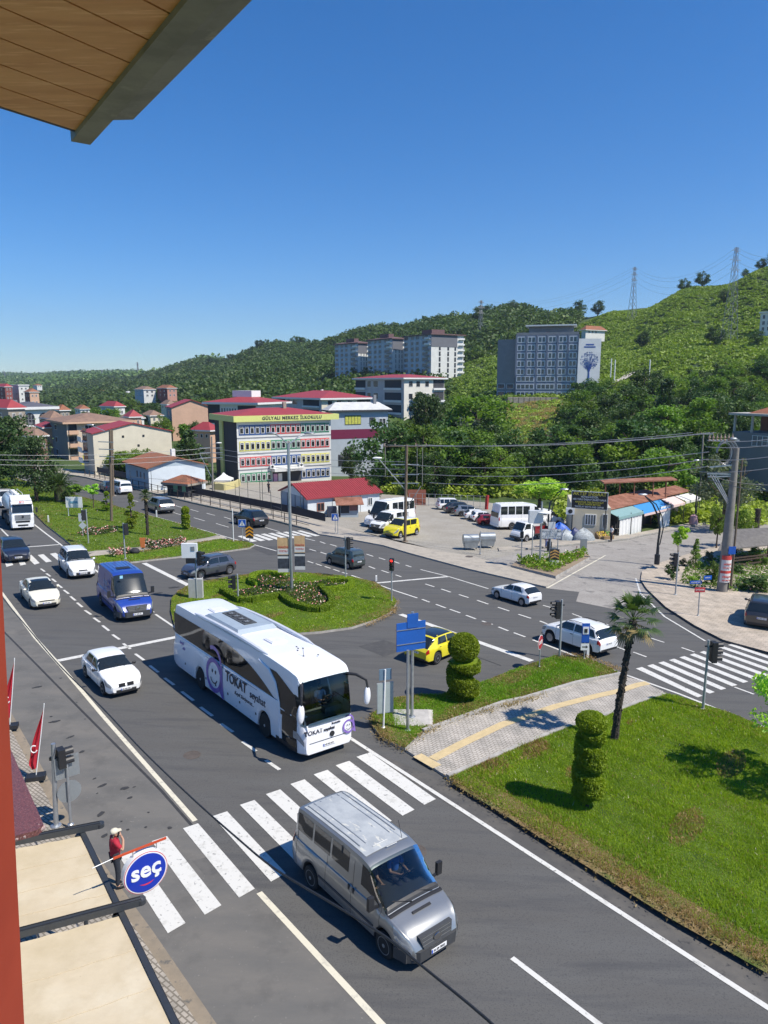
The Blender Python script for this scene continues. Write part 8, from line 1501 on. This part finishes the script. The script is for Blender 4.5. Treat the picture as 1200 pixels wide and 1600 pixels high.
def railing():
    pts=[G(x,y)+Vector((0,0,.12)) for x,y in [(133,744),(190,757),(247,771),(300,784.5),(360,798),(427,812.5),(483,827)]]; e=empty('railings',pts[0],0,'long dark railings with a solid lower screen along the far kerb','railings'); DS=mat('dark screen',(.018,.02,.032),.7,var=.2,scale=.6); RM=mat('railing brown',(.07,.055,.05),.6,.2,var=.2); k=0
    for a,b in zip(pts,pts[1:]):
        nrm=(b-a).normalized(); back=Vector((-nrm.y,nrm.x,0))
        q=MB(); q.beam(a-pts[0]+back*2.2+Vector((0,0,.95)),b-pts[0]+back*2.2+Vector((0,0,.95)),.05,.9,DS); q.build('screen',parent=e)
        q=MB(); q.beam(a-pts[0]+Vector((0,0,1.05)),b-pts[0]+Vector((0,0,1.05)),.05,.06,RM); q.build('top_rail',parent=e); q=MB(); q.beam(a-pts[0]+Vector((0,0,.35)),b-pts[0]+Vector((0,0,.35)),.04,.05,RM); q.build('lower_rail',parent=e)
        n=max(2,int((b-a).length/2.0))
        for i in range(n): p=a.lerp(b,i/n)-pts[0]; MB().box(p+Vector((0,0,.55)),(.09,.09,1.15),RM).build('post',parent=e)
railing()
e=empty('yard_fence',G(205,766),0,'tall thin wire fence posts around the school yard','fence'); o_=e.location; pts=[G(x,y) for x,y in [(430,800),(428,790),(405,779),(375,770),(300,776)]]
fp=[(205,770,735),(238,775,735),(300,779,748),(318,778,750),(336,780,752),(352,779,757),(368,776,756),(375,797,735),(388,790,750),(407,796,740),(411,800,735),(424,806,766),(440,810,768),(455,808,770),(470,806,765)]
for px,by,ty in fp: b=G(px,by); h=min(5.5,HT(b,px,ty)); MB().tube([b-o_,b-o_+Vector((0,0,h))],.035,mat('fence green',(.05,.06,.06),.6,.3,var=.1),5).build('post',parent=e)
for z in (1.2,2.4): MB().tube([G(x,y)-o_+Vector((0,0,z)) for x,y in [(205,770),(300,779),(336,780),(375,790),(407,798),(440,810)]],.02,WIRE,4).build('rail_wire',parent=e)
q=MB(); a=G(640,789); b=G(760,794); e=empty('mesh_fence',a,0,'grey mesh fence closing the back of the car park','fence')
for i in range(13): p=a.lerp(b,i/12)-a; MB().tube([p,p+Vector((0,0,1.7))],.035,POST,5).build('post',parent=e)
for z in (.2,1.0,1.7): MB().beam(Vector((0,0,z)),b-a+Vector((0,0,z)),.03,.04,POST).build('rail',parent=e)
tag(MB().box((0,0,1.1),(2.6,.12,2.2),mat('rust gate',(.30,.10,.06),.8,var=.2,scale=2)).build('gate',loc=G(651,789)),'rust red sheet gate behind the wooden power pole','gate')
def pylon(px,base_row,top_row,d,label,n=9):
    b=P(px,base_row,d); h=HT(b,px,top_row); e=empty('electricity_pylon',b,.5,label,'pylon'); PM=mat('pylon steel',(.26,.26,.27),.5,.5,var=.1); w0=h*.052; rt=max(.05,d*.00022)
    def hw(t): return w0*(1-t)**1.1+h*.012
    L_=[h*(1-(1-k/n)**1.15) for k in range(n+1)]; q=MB()
    for sx,sy in ((1,1),(1,-1),(-1,1),(-1,-1)): q=MB(); q.tube([(sx*hw(z/h),sy*hw(z/h),z) for z in L_],rt*1.3,PM,4); q.build('leg',parent=e)
    q=MB()
    for z0,z1 in zip(L_,L_[1:]):
        a,b_=hw(z0/h),hw(z1/h)
        for s in (1,-1):
            q.tube([(a,s*a,z0),(-b_,s*b_,z1)],rt*.8,PM,3); q.tube([(-a,s*a,z0),(b_,s*b_,z1)],rt*.8,PM,3); q.tube([(s*a,a,z0),(s*b_,-b_,z1)],rt*.8,PM,3); q.tube([(s*a,-a,z0),(s*b_,b_,z1)],rt*.8,PM,3)
    q.build('lattice',parent=e)
    for t,l in ((.96,.07),(.86,.095),(.76,.085)):
        q=MB(); z=h*t; q.tube([(-h*l,0,z),(h*l,0,z)],rt*1.1,PM,4); q.tube([(-h*l,0,z),(0,0,z+h*.03)],rt*.8,PM,3); q.tube([(h*l,0,z),(0,0,z+h*.03)],rt*.8,PM,3); q.build('cross_arm',parent=e)
    return e,b,h
p1=pylon(1139,530,386,295,'nearest and tallest electricity pylon on the right slope'); p2=pylon(987,502,417,440,'electricity pylon on the skyline in the middle of the right slope'); p3=pylon(750,552,469,520,'electricity pylon between the tower blocks and the hotel')
for px,b_,t_,d in ((373,582,553,1000),(278,592,569,1500),(441,600,572,800),(262,588,571,1600),(8,592,580,2200),(160,592,578,2000),(216,588,566,1500),(313,580,568,1300)): pylon(px,b_,t_,d,{373:'small far pylon on the left ridge',278:'small far pylon standing above the red house on the hill',441:'small far pylon left of the tower blocks, below the ridge',262:'tiny pylon on the left skyline near the red house',8:'tiny pylon at the far left of the skyline',160:'tiny pylon on the low left skyline',216:'tiny pylon above the white villa on the hill',313:'tiny pylon on the left ridge right of the red house'}[px],5)
def hv(a,b,label):
    A=a[1]+Vector((0,0,a[2]));B=b[1]+Vector((0,0,b[2])) ; span(label,A,B,[((0,0,-a[2]*k),(0,0,-b[2]*k)) for k in (0,.05,.14,.24)],9,.035,WIRE)
hv(p1,p2,'high voltage wires between the nearest pylon and the skyline pylon'); hv(p2,p3,'high voltage wires between the skyline pylon and the pylon by the towers'); hv(p1,(None,P(1320,470,250),30),'high voltage wires leaving the nearest pylon to the right')
for px,by,ty,d,lb in ((954,588,560,262,'left of two white poles at the foot of the pale hillside track'),(960,590,562,262,'right of two white poles at the foot of the pale hillside track'),(1014,592,562,250,'white pole right of the pale hillside track')):
    b=P(px,by,d); e=empty('white_pole',b,0,lb,'pole','white poles by the track'); MB().tube([(0,0,-2),(0,0,HT(b,px,ty))],.2,WHITE,6).build('pole',parent=e)
tr=[(922,0,255),(940,0,259),(958,0,262),(974,0,266),(988,0,276)]; q=MB(); L_=[];Rr=[]
for px,py,d in tr:
    c=T(px,d); k_=lambda x,y:Vector((x,y,float(terr(x,y))+.9)); L_.append(k_(c.x-1,c.y+3)); Rr.append(k_(c.x+1,c.y-3+px%5))
q.add(L_+Rr,[(i,i+1,5+i+1,5+i) for i in range(4)],mat('pale track',(.42,.38,.33),.9,var=.1)); struct(q.build('hill_track'))
SKIN=mat('skin',(.42,.24,.16),.6,var=.05); HAIR=mat('dark hair',(.02,.015,.012),.8,var=.2)
def skinned(name,V,E_,Rd,m,parent,sub=1):
    me=bpy.data.meshes.new(name); me.from_pydata(V,E_,[]); o=bpy.data.objects.new(name,me); COL.objects.link(o); md=o.modifiers.new('s','SKIN'); md.use_smooth_shade=True
    if not me.skin_vertices: 
        bm=bmesh.new(); bm.from_mesh(me); bm.verts.layers.skin.verify(); bm.to_mesh(me); bm.free()
    for i,r in enumerate(Rd):
        me.skin_vertices[0].data[i].radius=(r if hasattr(r,'__len__') else (r,r)); me.skin_vertices[0].data[i].use_root=(i==0)
    s=o.modifiers.new('u','SUBSURF'); s.levels=sub; s.render_levels=sub
    dg=bpy.context.evaluated_depsgraph_get(); nm=bpy.data.meshes.new_from_object(o.evaluated_get(dg)); bpy.data.objects.remove(o); nm.materials.clear(); nm.materials.append(m); n=link(name,nm,parent); return n
def person(loc,rz,label,shirt,legs,cap=None,phone=False,h=1.74,seated=False,name='person',parent=None,shoes=BLACK,det=True,hair=HAIR):
    e=empty(name,loc,rz,label,'person' if label else None)
    if parent is not None: e.parent=parent
    s=h/1.74; W=lambda L:[(x*s,y*s,z*s) for x,y,z in L]
    hipz=.92; kz=.50
    if phone: ra=[(-.0,-.20,1.43),(.13,-.31,1.22),(.20,-.14,1.43),(.165,-.075,1.53)]
    elif seated: ra=[(0,-.2,1.43),(.12,-.24,1.18),(.36,-.16,1.22),(.43,-.14,1.24)]
    else: ra=[(-.0,-.20,1.43),(-.03,-.25,1.15),(.04,-.24,.90),(.06,-.235,.82)]
    la=[(0,.2,1.43),(.12,.24,1.18),(.36,.16,1.22),(.43,.14,1.24)] if seated else [(.0,.20,1.43),(.0,.27,1.16),(.10,.24,.93),(.12,.23,.85)]
    rl=[(0,-.09,hipz),(.02,-.10,kz),(-.02,-.11,.09),(.13,-.13,.04)]; ll=[(0,.09,hipz),(.05,.11,kz),(.06,.12,.09),(.20,.15,.04)]
    if seated: rl=[(0,-.1,hipz),(.42,-.12,hipz),(.5,-.12,hipz-.4),(.62,-.12,hipz-.42)]; ll=[(0,.1,hipz),(.42,.12,hipz),(.5,.12,hipz-.4),(.62,.12,hipz-.42)]
    V=[(0,0,.97),(0,0,1.12),(0,0,1.30),(0,0,1.43),(.005,0,1.50),(.02,0,1.56),(.03,0,1.63),(.025,0,1.70)]+ra+la+rl+ll
    Ed=[(0,1),(1,2),(2,3),(3,4),(4,5),(5,6),(6,7),(3,8),(8,9),(9,10),(10,11),(3,12),(12,13),(13,14),(14,15),(0,16),(16,17),(17,18),(18,19),(0,20),(20,21),(21,22),(22,23)]
    Rd=[(.13,.10),(.12,.095),(.14,.10),(.10,.075),.05,.062,(.088,.075),.05,.055,.042,.034,.026,.055,.042,.034,.026,.08,.058,.038,.035,.08,.058,.038,.035]
    Rd=[tuple(k*s for k in r) if hasattr(r,'__len__') else r*s for r in Rd]; b=skinned('body',W(V),Ed,Rd,SKIN,e,2 if det else 1)
    def cut(a,b_,t): return tuple(a[i]+(b_[i]-a[i])*t for i in range(3))
    SV=[(0,0,.93),(0,0,1.10),(0,0,1.30),(0,0,1.44),ra[0],cut(ra[0],ra[1],.75),la[0],cut(la[0],la[1],.75)]; SR=[(.165,.135),(.145,.12),(.165,.125),(.10,.085),.078,.064,.078,.064]; SR=[tuple(k*s for k in r) if hasattr(r,'__len__') else r*s for r in SR]
    skinned('shirt',W(SV),[(0,1),(1,2),(2,3),(3,4),(4,5),(3,6),(6,7)],SR,shirt,e,2 if det else 1)
    TV=[(0,0,.97),rl[0],rl[1],rl[2],ll[0],ll[1],ll[2]]; TR=[(.14,.12),.10,.078,.062,.10,.078,.062]; TR=[tuple(k*s for k in r) if hasattr(r,'__len__') else r*s for r in TR]
    skinned('trousers',W(TV),[(0,1),(1,2),(2,3),(0,4),(4,5),(5,6)],TR,legs,e,2 if det else 1)
    for f in (rl,ll): a,c=f[2],f[3]; MB().ball(((a[0]+c[0])/2*s+.02,(a[1]+c[1])/2*s,(c[2]+.01)*s),(.145*s,.055*s,.055*s),shoes,10,6).build('shoe',parent=e,smooth=True)
    q=MB(); q.ball((.118*s,0,1.625*s),(.02,.016,.025),SKIN,6,5); q.build('nose',parent=b,smooth=True)
    for sd in (1,-1): MB().ball((.105*s,sd*.034*s,1.65*s),(.010,.014,.009),BLACK,6,4).build('eye',parent=b); MB().ball((.02*s,sd*.083*s,1.63*s),(.022,.012,.032),SKIN,6,5).build('ear',parent=b)
    MB().box((.108*s,0,1.585*s),(.012,.045,.01),mat('lips',(.30,.10,.08),.6,var=.05)).build('mouth',parent=b)
    if cap: q=MB(); q.ball((.015*s,0,1.675*s),(.115*s,.10*s,.085*s),cap,14,8); q.hull([Vector((.05,-.08,1.665))*s,Vector((.20,-.05,1.655))*s,Vector((.20,.05,1.655))*s,Vector((.05,.08,1.665))*s],[Vector((.05,-.08,1.685))*s,Vector((.20,-.05,1.668))*s,Vector((.20,.05,1.668))*s,Vector((.05,.08,1.685))*s],cap); q.build('cap',parent=e,smooth=True)
    else: MB().ball((-.005*s,0,1.672*s),(.105*s,.095*s,.085*s),hair,12,8).build('hair',parent=e,smooth=True)
    for arm,sd in ((ra,-1),(la,1)):
        w=Vector(arm[3]); d=(w-Vector(arm[2])).normalized(); side=d.cross(Vector((0,0,1)))
        side=side.normalized() if side.length>.1 else Vector((1,0,0)); nn=side.cross(d)
        V=[w-d*.01,w+d*.045,w+d*.085]; Rr=[(.026,.020),(.036,.018),(.036,.016)]; Ed=[(0,1),(1,2)]; Vs=[tuple(v*s) for v in V]
        for k,(off,ln_) in enumerate(((-.030,.060),(-.010,.072),(.010,.068),(.030,.054))):
            i=len(Vs); base=w+d*.088+side*off; mid=base+d*ln_*.5+nn*.012; tip=base+d*ln_*.85+nn*.035; Vs+=[tuple(base*s),tuple(mid*s),tuple(tip*s)]; Ed+=[(2,i),(i,i+1),(i+1,i+2)]; Rr+=[.009,.0085,.007]
        i=len(Vs); Vs+=[tuple((w+d*.035+side*.04*sd)*s),tuple((w+d*.075+side*.062*sd+nn*.02)*s)]; Ed+=[(1,i),(i,i+1)]; Rr+=[.011,.009]; skinned('hand',Vs,Ed,Rr,SKIN,b,1)
    if phone: MB().box((0,0,0),(.02,.075,.15),BLACK,mat4=Matrix.Translation(Vector((.09,-.115,1.60))*s)@Matrix.Rotation(.35,4,'Y')).build('phone',parent=e)
    return e
loc=G(184,1386)+Vector((0,0,0.02)); person(loc,R(35),'man in a red shirt, dark trousers and white cap holding a phone to his ear',mat('red shirt',(.38,.015,.035),.8,var=.12,scale=6),mat('dark trousers',(.02,.025,.035),.9,var=.15,scale=6),cap=mat('straw cap',(.62,.57,.45),.8,var=.08,scale=9),phone=True,h=1.76)
person(G(955,846),R(200),'person in a white top and dark trousers beside the fruit stand','' or mat('white shirt',(.66,.66,.66),.8,var=.05),mat('navy trousers',(.02,.02,.035),.9,var=.1),det=False)
person(G(853,857)+Vector((0,0,.1)),R(-30),'person in blue jeans half hidden by the information sign',mat('dark jacket',(.03,.03,.04),.8,var=.1),mat('blue jeans',(.05,.10,.28),.9,var=.1),det=False)
person(G(1112,822)+Vector((0,0,.0)),R(180),'person in pale clothes near the clothes stand at the end of the shops',mat('beige shirt',(.5,.38,.30),.8,var=.05),mat('navy trousers',(.02,.02,.035)),det=False)
def driver(root,x,y,z,shirt,rz=0,s=1.0,label=None):
    e=person((x,y,z),rz,label,shirt,mat('navy trousers',(.02,.02,.035)),seated=True,parent=root,det=False); e.scale=(s,s,s); return e
bpy.context.view_layer.update()
def driver_world(root,x,y,z,shirt,label,s=1.0):
    M=root.matrix_basis; e=person((0,0,0),0,label,shirt,mat('navy trousers',(.02,.02,.035)),seated=True,det=False); e.matrix_basis=M@Matrix.Translation((x,y,z))@Matrix.Diagonal((s,s,s,1)); return e
driver_world(cb,cL-1.62,.6,.52,mat('pale blue shirt',(.42,.52,.66),.8,var=.05),'coach driver in a pale blue shirt behind the windscreen')
driver_world(v1,3.02,.46,.02,mat('blue shirt',(.04,.14,.50),.8,var=.05),'driver of the silver minibus van in a bright blue shirt'); driver_world(v1,3.02,-.46,.02,mat('dark jacket',(.03,.03,.04)),'passenger of the silver minibus van with bare forearms')
AWF=layered('awning canvas',[((.52,.44,.31),),((.45,.375,.25),1.1,.55,.14),((.58,.51,.38),.6,.6,.1),((.40,.33,.23),9,.70,.03)],rough=.85,bump=.35,bscale=2.5,dist=.06); ANT=mat('anthracite aluminium',(.055,.062,.07),.45,.4,var=.1,scale=4,coat=.1)
h0=3.15; O1=G(128,1302,h0); O2=G(272,1598,h0); od=(O2-O1).normalized(); per=Vector((-od.y,od.x,0)).normalized()
if per.x<0: per=-per
def OP(t): return O1+od*t
tl=(O2-O1).length; up_=Vector((0,0,1))
def awning(name,t0,t1,label,rail0=True):
    base=OP(t0); e=empty(name,base,0,label,'awning'); n,m=26,14; D_=3.6; vs=[]; rr=random.Random(int(t0*10)+3)
    for i in range(n+1):
        for j in range(m+1):
            u,v=i/n,j/m; p=OP(t0+.12+(t1-t0-.24)*u)-per*(D_*v)+up_*(.62*v); sag=-.05*math.sin(u*math.pi)*math.sin(v*math.pi)+.010*math.sin(v*38+u*3)+.008*math.sin(v*23+u*9)*math.sin(u*5); vs.append(p-base+up_*sag)
    q=MB(); q.add(vs,[(i*(m+1)+j,(i+1)*(m+1)+j,(i+1)*(m+1)+j+1,i*(m+1)+j+1) for i in range(n) for j in range(m)],AWF); fb=q.build('canvas',parent=e,smooth=True)
    for u in (.27,.56,.82):
        q=MB(); pts=[]
        for j in range(m+1): i=int(u*n); pts.append(Vector(vs[i*(m+1)+j])+up_*.004)
        q.tube(pts,.006,mat('canvas seam',(.42,.35,.24),.9,var=.1),4); q.build('seam',parent=fb)
    return e
ends=[0.0]
tR2=( (G(212,1416,h0)-O1).dot(od) ); 
awning('awning',0,tR2,'beige canvas awning panel between the two dark rails, farther one'); awning('awning',tR2,tR2*2.3,'beige canvas awning panel nearest the bottom edge')
def arail(t,label):
    a=OP(t)+per*.42+up_*.06; b=OP(t)-per*3.9+up_*.78; e=empty('awning_rail',a,0,label,'awning rail'); q=MB(); q.beam(Vector((0,0,0)),b-a,.15,.13,ANT); q.build('rail',parent=e); q=MB(); q.tube([Vector((0,0,-.05)),Vector((0,0,.05))],.10,ANT,14); q.tube([per*.0-Vector((0,0,0)),per*.02],.07,ANT,10); q.build('end_cap',parent=e)
    for s in (-.045,.045): q=MB(); q.beam(od*s+up_*.07,b-a+od*s+up_*.07,.02,.02,BLACK); q.build('groove',parent=e)
    MB().box(-per*.5-up_*.12,(.12,.12,.12),ANT).build('bracket',parent=e)
arail(0,'dark awning rail at the far end, next to the granite ledge'); arail(tR2,'dark awning rail across the middle of the beige awning'); arail(tR2*2.35,'dark awning rail below the bottom edge')
e=empty('awning_front_bar',OP(0),0,'long dark front bar of the beige awning','awning bar'); q=MB(); q.beam(Vector((0,0,0)),od*tR2*2.4,.10,.10,ANT); q.build('bar',parent=e); q=MB(); q.beam(per*.055+up_*.02,od*tR2*2.4+per*.055+up_*.02,.02,.05,BLACK); q.build('seal',parent=e); q=MB(); q.beam(per*.075-up_*.07,od*tR2*2.4+per*.075-up_*.07,.02,.06,mat('red edge strip',(.40,.03,.04),.5,var=.1)); q.build('red_strip',parent=e)
for t in (.15,tR2,tR2*2): pp=OP(t)-per*.1; tag(MB().tube([pp,Vector((pp.x,pp.y,gz(pp.x,pp.y)))],.05,ANT,8).build('support_post'),{.15:'dark leg carrying the far corner of the awning'}.get(t,'dark leg under the middle rail of the awning' if t==tR2 else 'dark leg under the near end of the awning'),'post')
wl=OP(-9)-per*4.0; wl2=OP(tR2*2+9)-per*4.0; 
c=G(226,1360,3.55); e=empty('shop_sign',c,0,'round blue shop sign with white lettering on a red bracket','shop sign'); nS=-RD if (-RD).dot(-c)>0 and False else RD; nS=RD if RD.dot(-c)>0 else -RD
xS=Vector((nS.y*-1,nS.x,0)); xS=up_.cross(nS).normalized(); M=frame((0,0,0),xS,nS); SR_=.47
def disc(r,z,m,nm,t=.03): q=MB(); q.M=M@Matrix.Translation((0,0,z)); q.tube([(0,0,-t/2),(0,0,t/2)],r,m,48); return q.build(nm,parent=e,smooth=True,sharp=30)
disc(SR_,0,WHITE,'white_rim',.16); disc(SR_*.985,.082,mat('rim red',(.50,.05,.08),.4,var=.05),'red_ring',.006); disc(SR_*.955,.086,WHITE,'white_field',.006); disc(SR_*.90,.092,mat('shop sign blue',(.008,.035,.38),.35,var=.05,coat=.3),'blue_field',.008)
text('seç',.50,WHITE,e,M@Matrix.Translation((0,.07,.10)),ext=.008,bold=.011,sx=1.0); q=MB(); q.M=M@Matrix.Translation((0,.02,.10)); N=14; vs=[]
for i in range(N+1): a=R(238+64*i/N); w_=.018*math.sin(math.pi*i/N); vs+=[(math.cos(a)*(.30-w_),math.sin(a)*(.30-w_)+.02,0),(math.cos(a)*(.30+w_),math.sin(a)*(.30+w_)+.02,0)]
q.add(vs,[(2*i,2*i+2,2*i+3,2*i+1) for i in range(N)],mat('smile red',(.62,.04,.09),.4,var=.05)); q.build('smile',parent=e)
BR=mat('bracket red',(.50,.07,.02),.5,var=.1); a=xS*.50+up_*(SR_+.08); b=-xS*.62+up_*(SR_+.09); q=MB(); q.beam(a,b,.035,.04,BR); q.build('bracket',parent=e); q=MB(); q.tube([b,b-xS*.42-up_*.03],.011,STEEL,7); q.build('bracket_rod',parent=e)
for t in (.28,-.22): q=MB(); q.tube([xS*t+up_*(SR_*.86),xS*t+up_*(SR_+.08)],.012,STEEL,6); q.build('hook',parent=e)
gr=layered('maroon granite',[((.17,.060,.055),),((.09,.035,.035),28,.52,.08),((.30,.17,.15),45,.60,.05),((.36,.30,.28),60,.70,.03)],rough=.35,bump=.05,spec=.6); zl=6.2
top=[PZ(x,y,zl) for x,y in [(-220,900),(-20,1085),(12,1160),(68,1288),(58,1297),(24,1306),(-120,1345)]]; q=MB(); q.hull([v-Vector((0,0,.10)) for v in top],top,gr); o=q.build('granite_ledge'); fixn(o); tag(o,'maroon granite ledge with a broken front edge above the beige awning','ledge')
rr=random.Random(9); q=MB()
for k in range(26):
    t=k/25; p=PZ(66-42*t,1291+17*t,zl-.05); s_=.035+.03*rr.random(); q.ball((p.x+rr.uniform(-.02,.02),p.y+rr.uniform(-.02,.02),p.z-.02*rr.random()),(s_*1.4,s_*1.2,s_),mat('rough mortar',(.36,.26,.24),.95,var=.3,scale=20),7,5)
m_=q.build('mortar_edge',parent=o,smooth=True)
a=P(2,885,1.0); b=P(38.5,1610,1.0); d=(b-a).normalized(); w_=.22; RPM=layered('red painted metal',[((.34,.050,.024),),((.29,.040,.02),2.2,.55,.1),((.20,.03,.015),9,.70,.03)],rough=.5,bump=.08,bscale=12); a2=a-d*1.4; b2=b+d*1.2; q=MB(); q.hull([b2,b2+Vector((-w_,0,0)),b2+Vector((-w_,-.10,0)),b2+Vector((0,-.10,0))],[a2,a2+Vector((-w_,0,0)),a2+Vector((-w_,-.10,0)),a2+Vector((0,-.10,0))],RPM); o=q.build('red_post'); fixn(o); tag(o,'orange red painted post running up the left edge','post')
ze=EYE+1.55; SW=layered('varnished soffit board',[((.80,.40,.17),),((.68,.31,.12),1.5,.52,.12,(1,7,1),0.6),((.9,.5,.24),4,.62,.08,(1,9,1),0.6)],rough=.55,bump=.1,spec=.4); e=empty('wooden_eaves',PZ(60,80,ze),0,'wooden boarded eaves overhead in the top left corner with a grey fascia','eaves'); o_=e.location
C0=PZ(118,204,ze); e1=(PZ(288,-6,ze)-C0).normalized(); e2=(PZ(-20,160,ze)-C0).normalized()
bw=.29; nb=8
for k in range(nb):
    t0=bw*k+.004; t1=bw*(k+1)-.010; q=MB(); p=[C0+e1*t0,C0+e1*t1,C0+e1*t1+e2*3.2,C0+e1*t0+e2*3.2]; q.hull([v-o_ for v in p],[v-o_+Vector((0,0,.018)) for v in p],SW); q.build('soffit_board',parent=e)
p=[C0,C0+e1*bw*nb,C0+e1*bw*nb+e2*3.2,C0+e2*3.2]; q=MB(); q.hull([v-o_+Vector((0,0,.022)) for v in p],[v-o_+Vector((0,0,.08)) for v in p],BLACK); q.build('roof_deck',parent=e)
q=MB(); nx_=Vector((0,0,0)); ed=[C0-e1*.03,C0-e1*.03+e2*3.2]; q.hull([v-o_ for v in (ed[0],ed[1],ed[1]+e1*.03,ed[0]+e1*.03)],[v-o_+Vector((0,0,.05)) for v in (ed[0],ed[1],ed[1]+e1*.03,ed[0]+e1*.03)],BLACK); q.build('edge_strip',parent=e)
GF_=layered('weathered grey board',[((.30,.29,.27),),((.22,.215,.205),2.5,.54,.1),((.38,.36,.33),5,.64,.06)],rough=.8,bump=.15,bscale=12); f0=PZ(111,221,ze-.03); f1=PZ(137,231,ze-.03); wv=(f1-f0); wv=wv-e1*wv.dot(e1); 
q=MB(); p=[f0,f0+e1*3.2,f0+e1*3.2+wv,f0+wv]; q.hull([v-o_ for v in p],[v-o_+Vector((0,0,.16)) for v in p],GF_); q.build('fascia_board',parent=e)
g0=PZ(176,186,ze+.0); k_=(g0-(f0+wv)).dot(e1); s0=f0+wv+e1*(k_)+wv.normalized()*.002; wg=PZ(212,189,ze)-s0; wg=wg-e1*wg.dot(e1); wg=wg.normalized()*min(.16,wg.length)
q=MB(); p=[s0,s0+e1*3,s0+e1*3+wg,s0+wg]; q.hull([v-o_+Vector((0,0,.02)) for v in p],[v-o_+Vector((0,0,.13)) for v in p],GF_); q.build('gutter',parent=e)
def cable(pts,r,m,label):
    P_=[G(x,y,h) for x,y,h in pts]; e=empty('overhead_cable',P_[0],0,label,'cable'); V=[]
    for i in range(len(P_)-1):
        for k in range(4):
            t=k/4; a,b,c,d=P_[max(i-1,0)],P_[i],P_[i+1],P_[min(i+2,len(P_)-1)]; V.append(.5*((2*b)+(-a+c)*t+(2*a-5*b+4*c-d)*t*t+(-a+3*b-3*c+d)*t**3))
    V.append(P_[-1]); MB().tube([v-P_[0] for v in V],r,m,6).build('wire',parent=e,smooth=True)
cable([(-20,900,5.2),(5,935,5.1),(55,995,5.0),(95,1042,4.9),(160,1106,4.9),(220,1170,4.9),(300,1247,5.0),(370,1309,5.1),(430,1358,5.2),(520,1412,5.4),(600,1462,5.6),(660,1510,5.8),(760,1592,6.2),(850,1680,6.5)],.020,BLACK,'thick black telephone cable hanging along our side of the street')
FLG=mat('red flag cloth',(.42,.015,.03),.75,var=.15,scale=3)
def flag(px,by,tx,ty,label,h_=None):
    b=G(px,by)+Vector((0,0,.12)); t=P(tx,ty,b.y)-b; e=empty('flag_on_stand',b,.3,label,'flag'); MB().box((0,0,.08),(.62,.36,.16),BLACK).build('stand',parent=e); MB().tube([(0,0,.1),(t.x*.5,0,t.z*.5),(t.x,0,t.z)],.018,WHITE,6).build('pole',parent=e)
    q=MB(); N=22; vs=[]; K=6
    for i in range(N+1):
        u=i/N; z=t.z*(.16+.82*u); w=.36*math.sin(min(1,(1-u)*1.25+.06)*math.pi*.62)*(1-.6*u)*(1 if u>.1 else .5+5*u)
        for j in range(K+1): v=j/K; vs.append((t.x*(z/t.z)-w*v,.05*math.sin(v*9+u*3)*(.3+v),z-.10*v))
    q.add(vs,[(i*(K+1)+j,(i+1)*(K+1)+j,(i+1)*(K+1)+j+1,i*(K+1)+j+1) for i in range(N) for j in range(K)],FLG); f=q.build('cloth',parent=e,smooth=True)
    q=MB(); z=t.z*.42; x=t.x*.42-.17; 
    for k in range(9): a=R(50+k*32); q.tube([(x+.10*math.cos(a),-.07,z+.13*math.sin(a)),(x+.10*math.cos(a+.5),-.07,z+.13*math.sin(a+.5))],.022,WHITE,5)
    q.build('crescent',parent=e)
flag(57,1222,67,1102,'drooping red flag with a white crescent on a black stand by the kerb'); flag(16,1142,21,1030,'second red flag farther up the kerb, cut by the red post')
for px,by,lb,c1 in ((420,770,'small figure standing in the school yard',(.05,.05,.08)),):
    person(G(px,by),1.0,lb,mat('dark jacket',(.03,.03,.04)),mat('navy trousers',(.02,.02,.035)),det=False)
q=MB(); q.hull([Vector((x,y,-75)) for x,y in ((-5000,-90),(5000,-90),(5000,4400),(-5000,4400))],[Vector((x,y,420)) for x,y in ((-5000,-90),(5000,-90),(5000,4400),(-5000,4400))],WHITE); hz=q.build('haze'); fixn(hz); hz['kind']='stuff'
hm,hn=_mat('thin air'); ho=hn.nodes.new('ShaderNodeOutputMaterial'); pv=hn.nodes.new('ShaderNodeVolumePrincipled'); pv.inputs['Color'].default_value=(.72,.84,1,1); pv.inputs['Density'].default_value=.00011; pv.inputs['Anisotropy'].default_value=.2; hn.links.new(pv.outputs[0],ho.inputs['Volume']); hz.data.materials.clear(); hz.data.materials.append(hm)
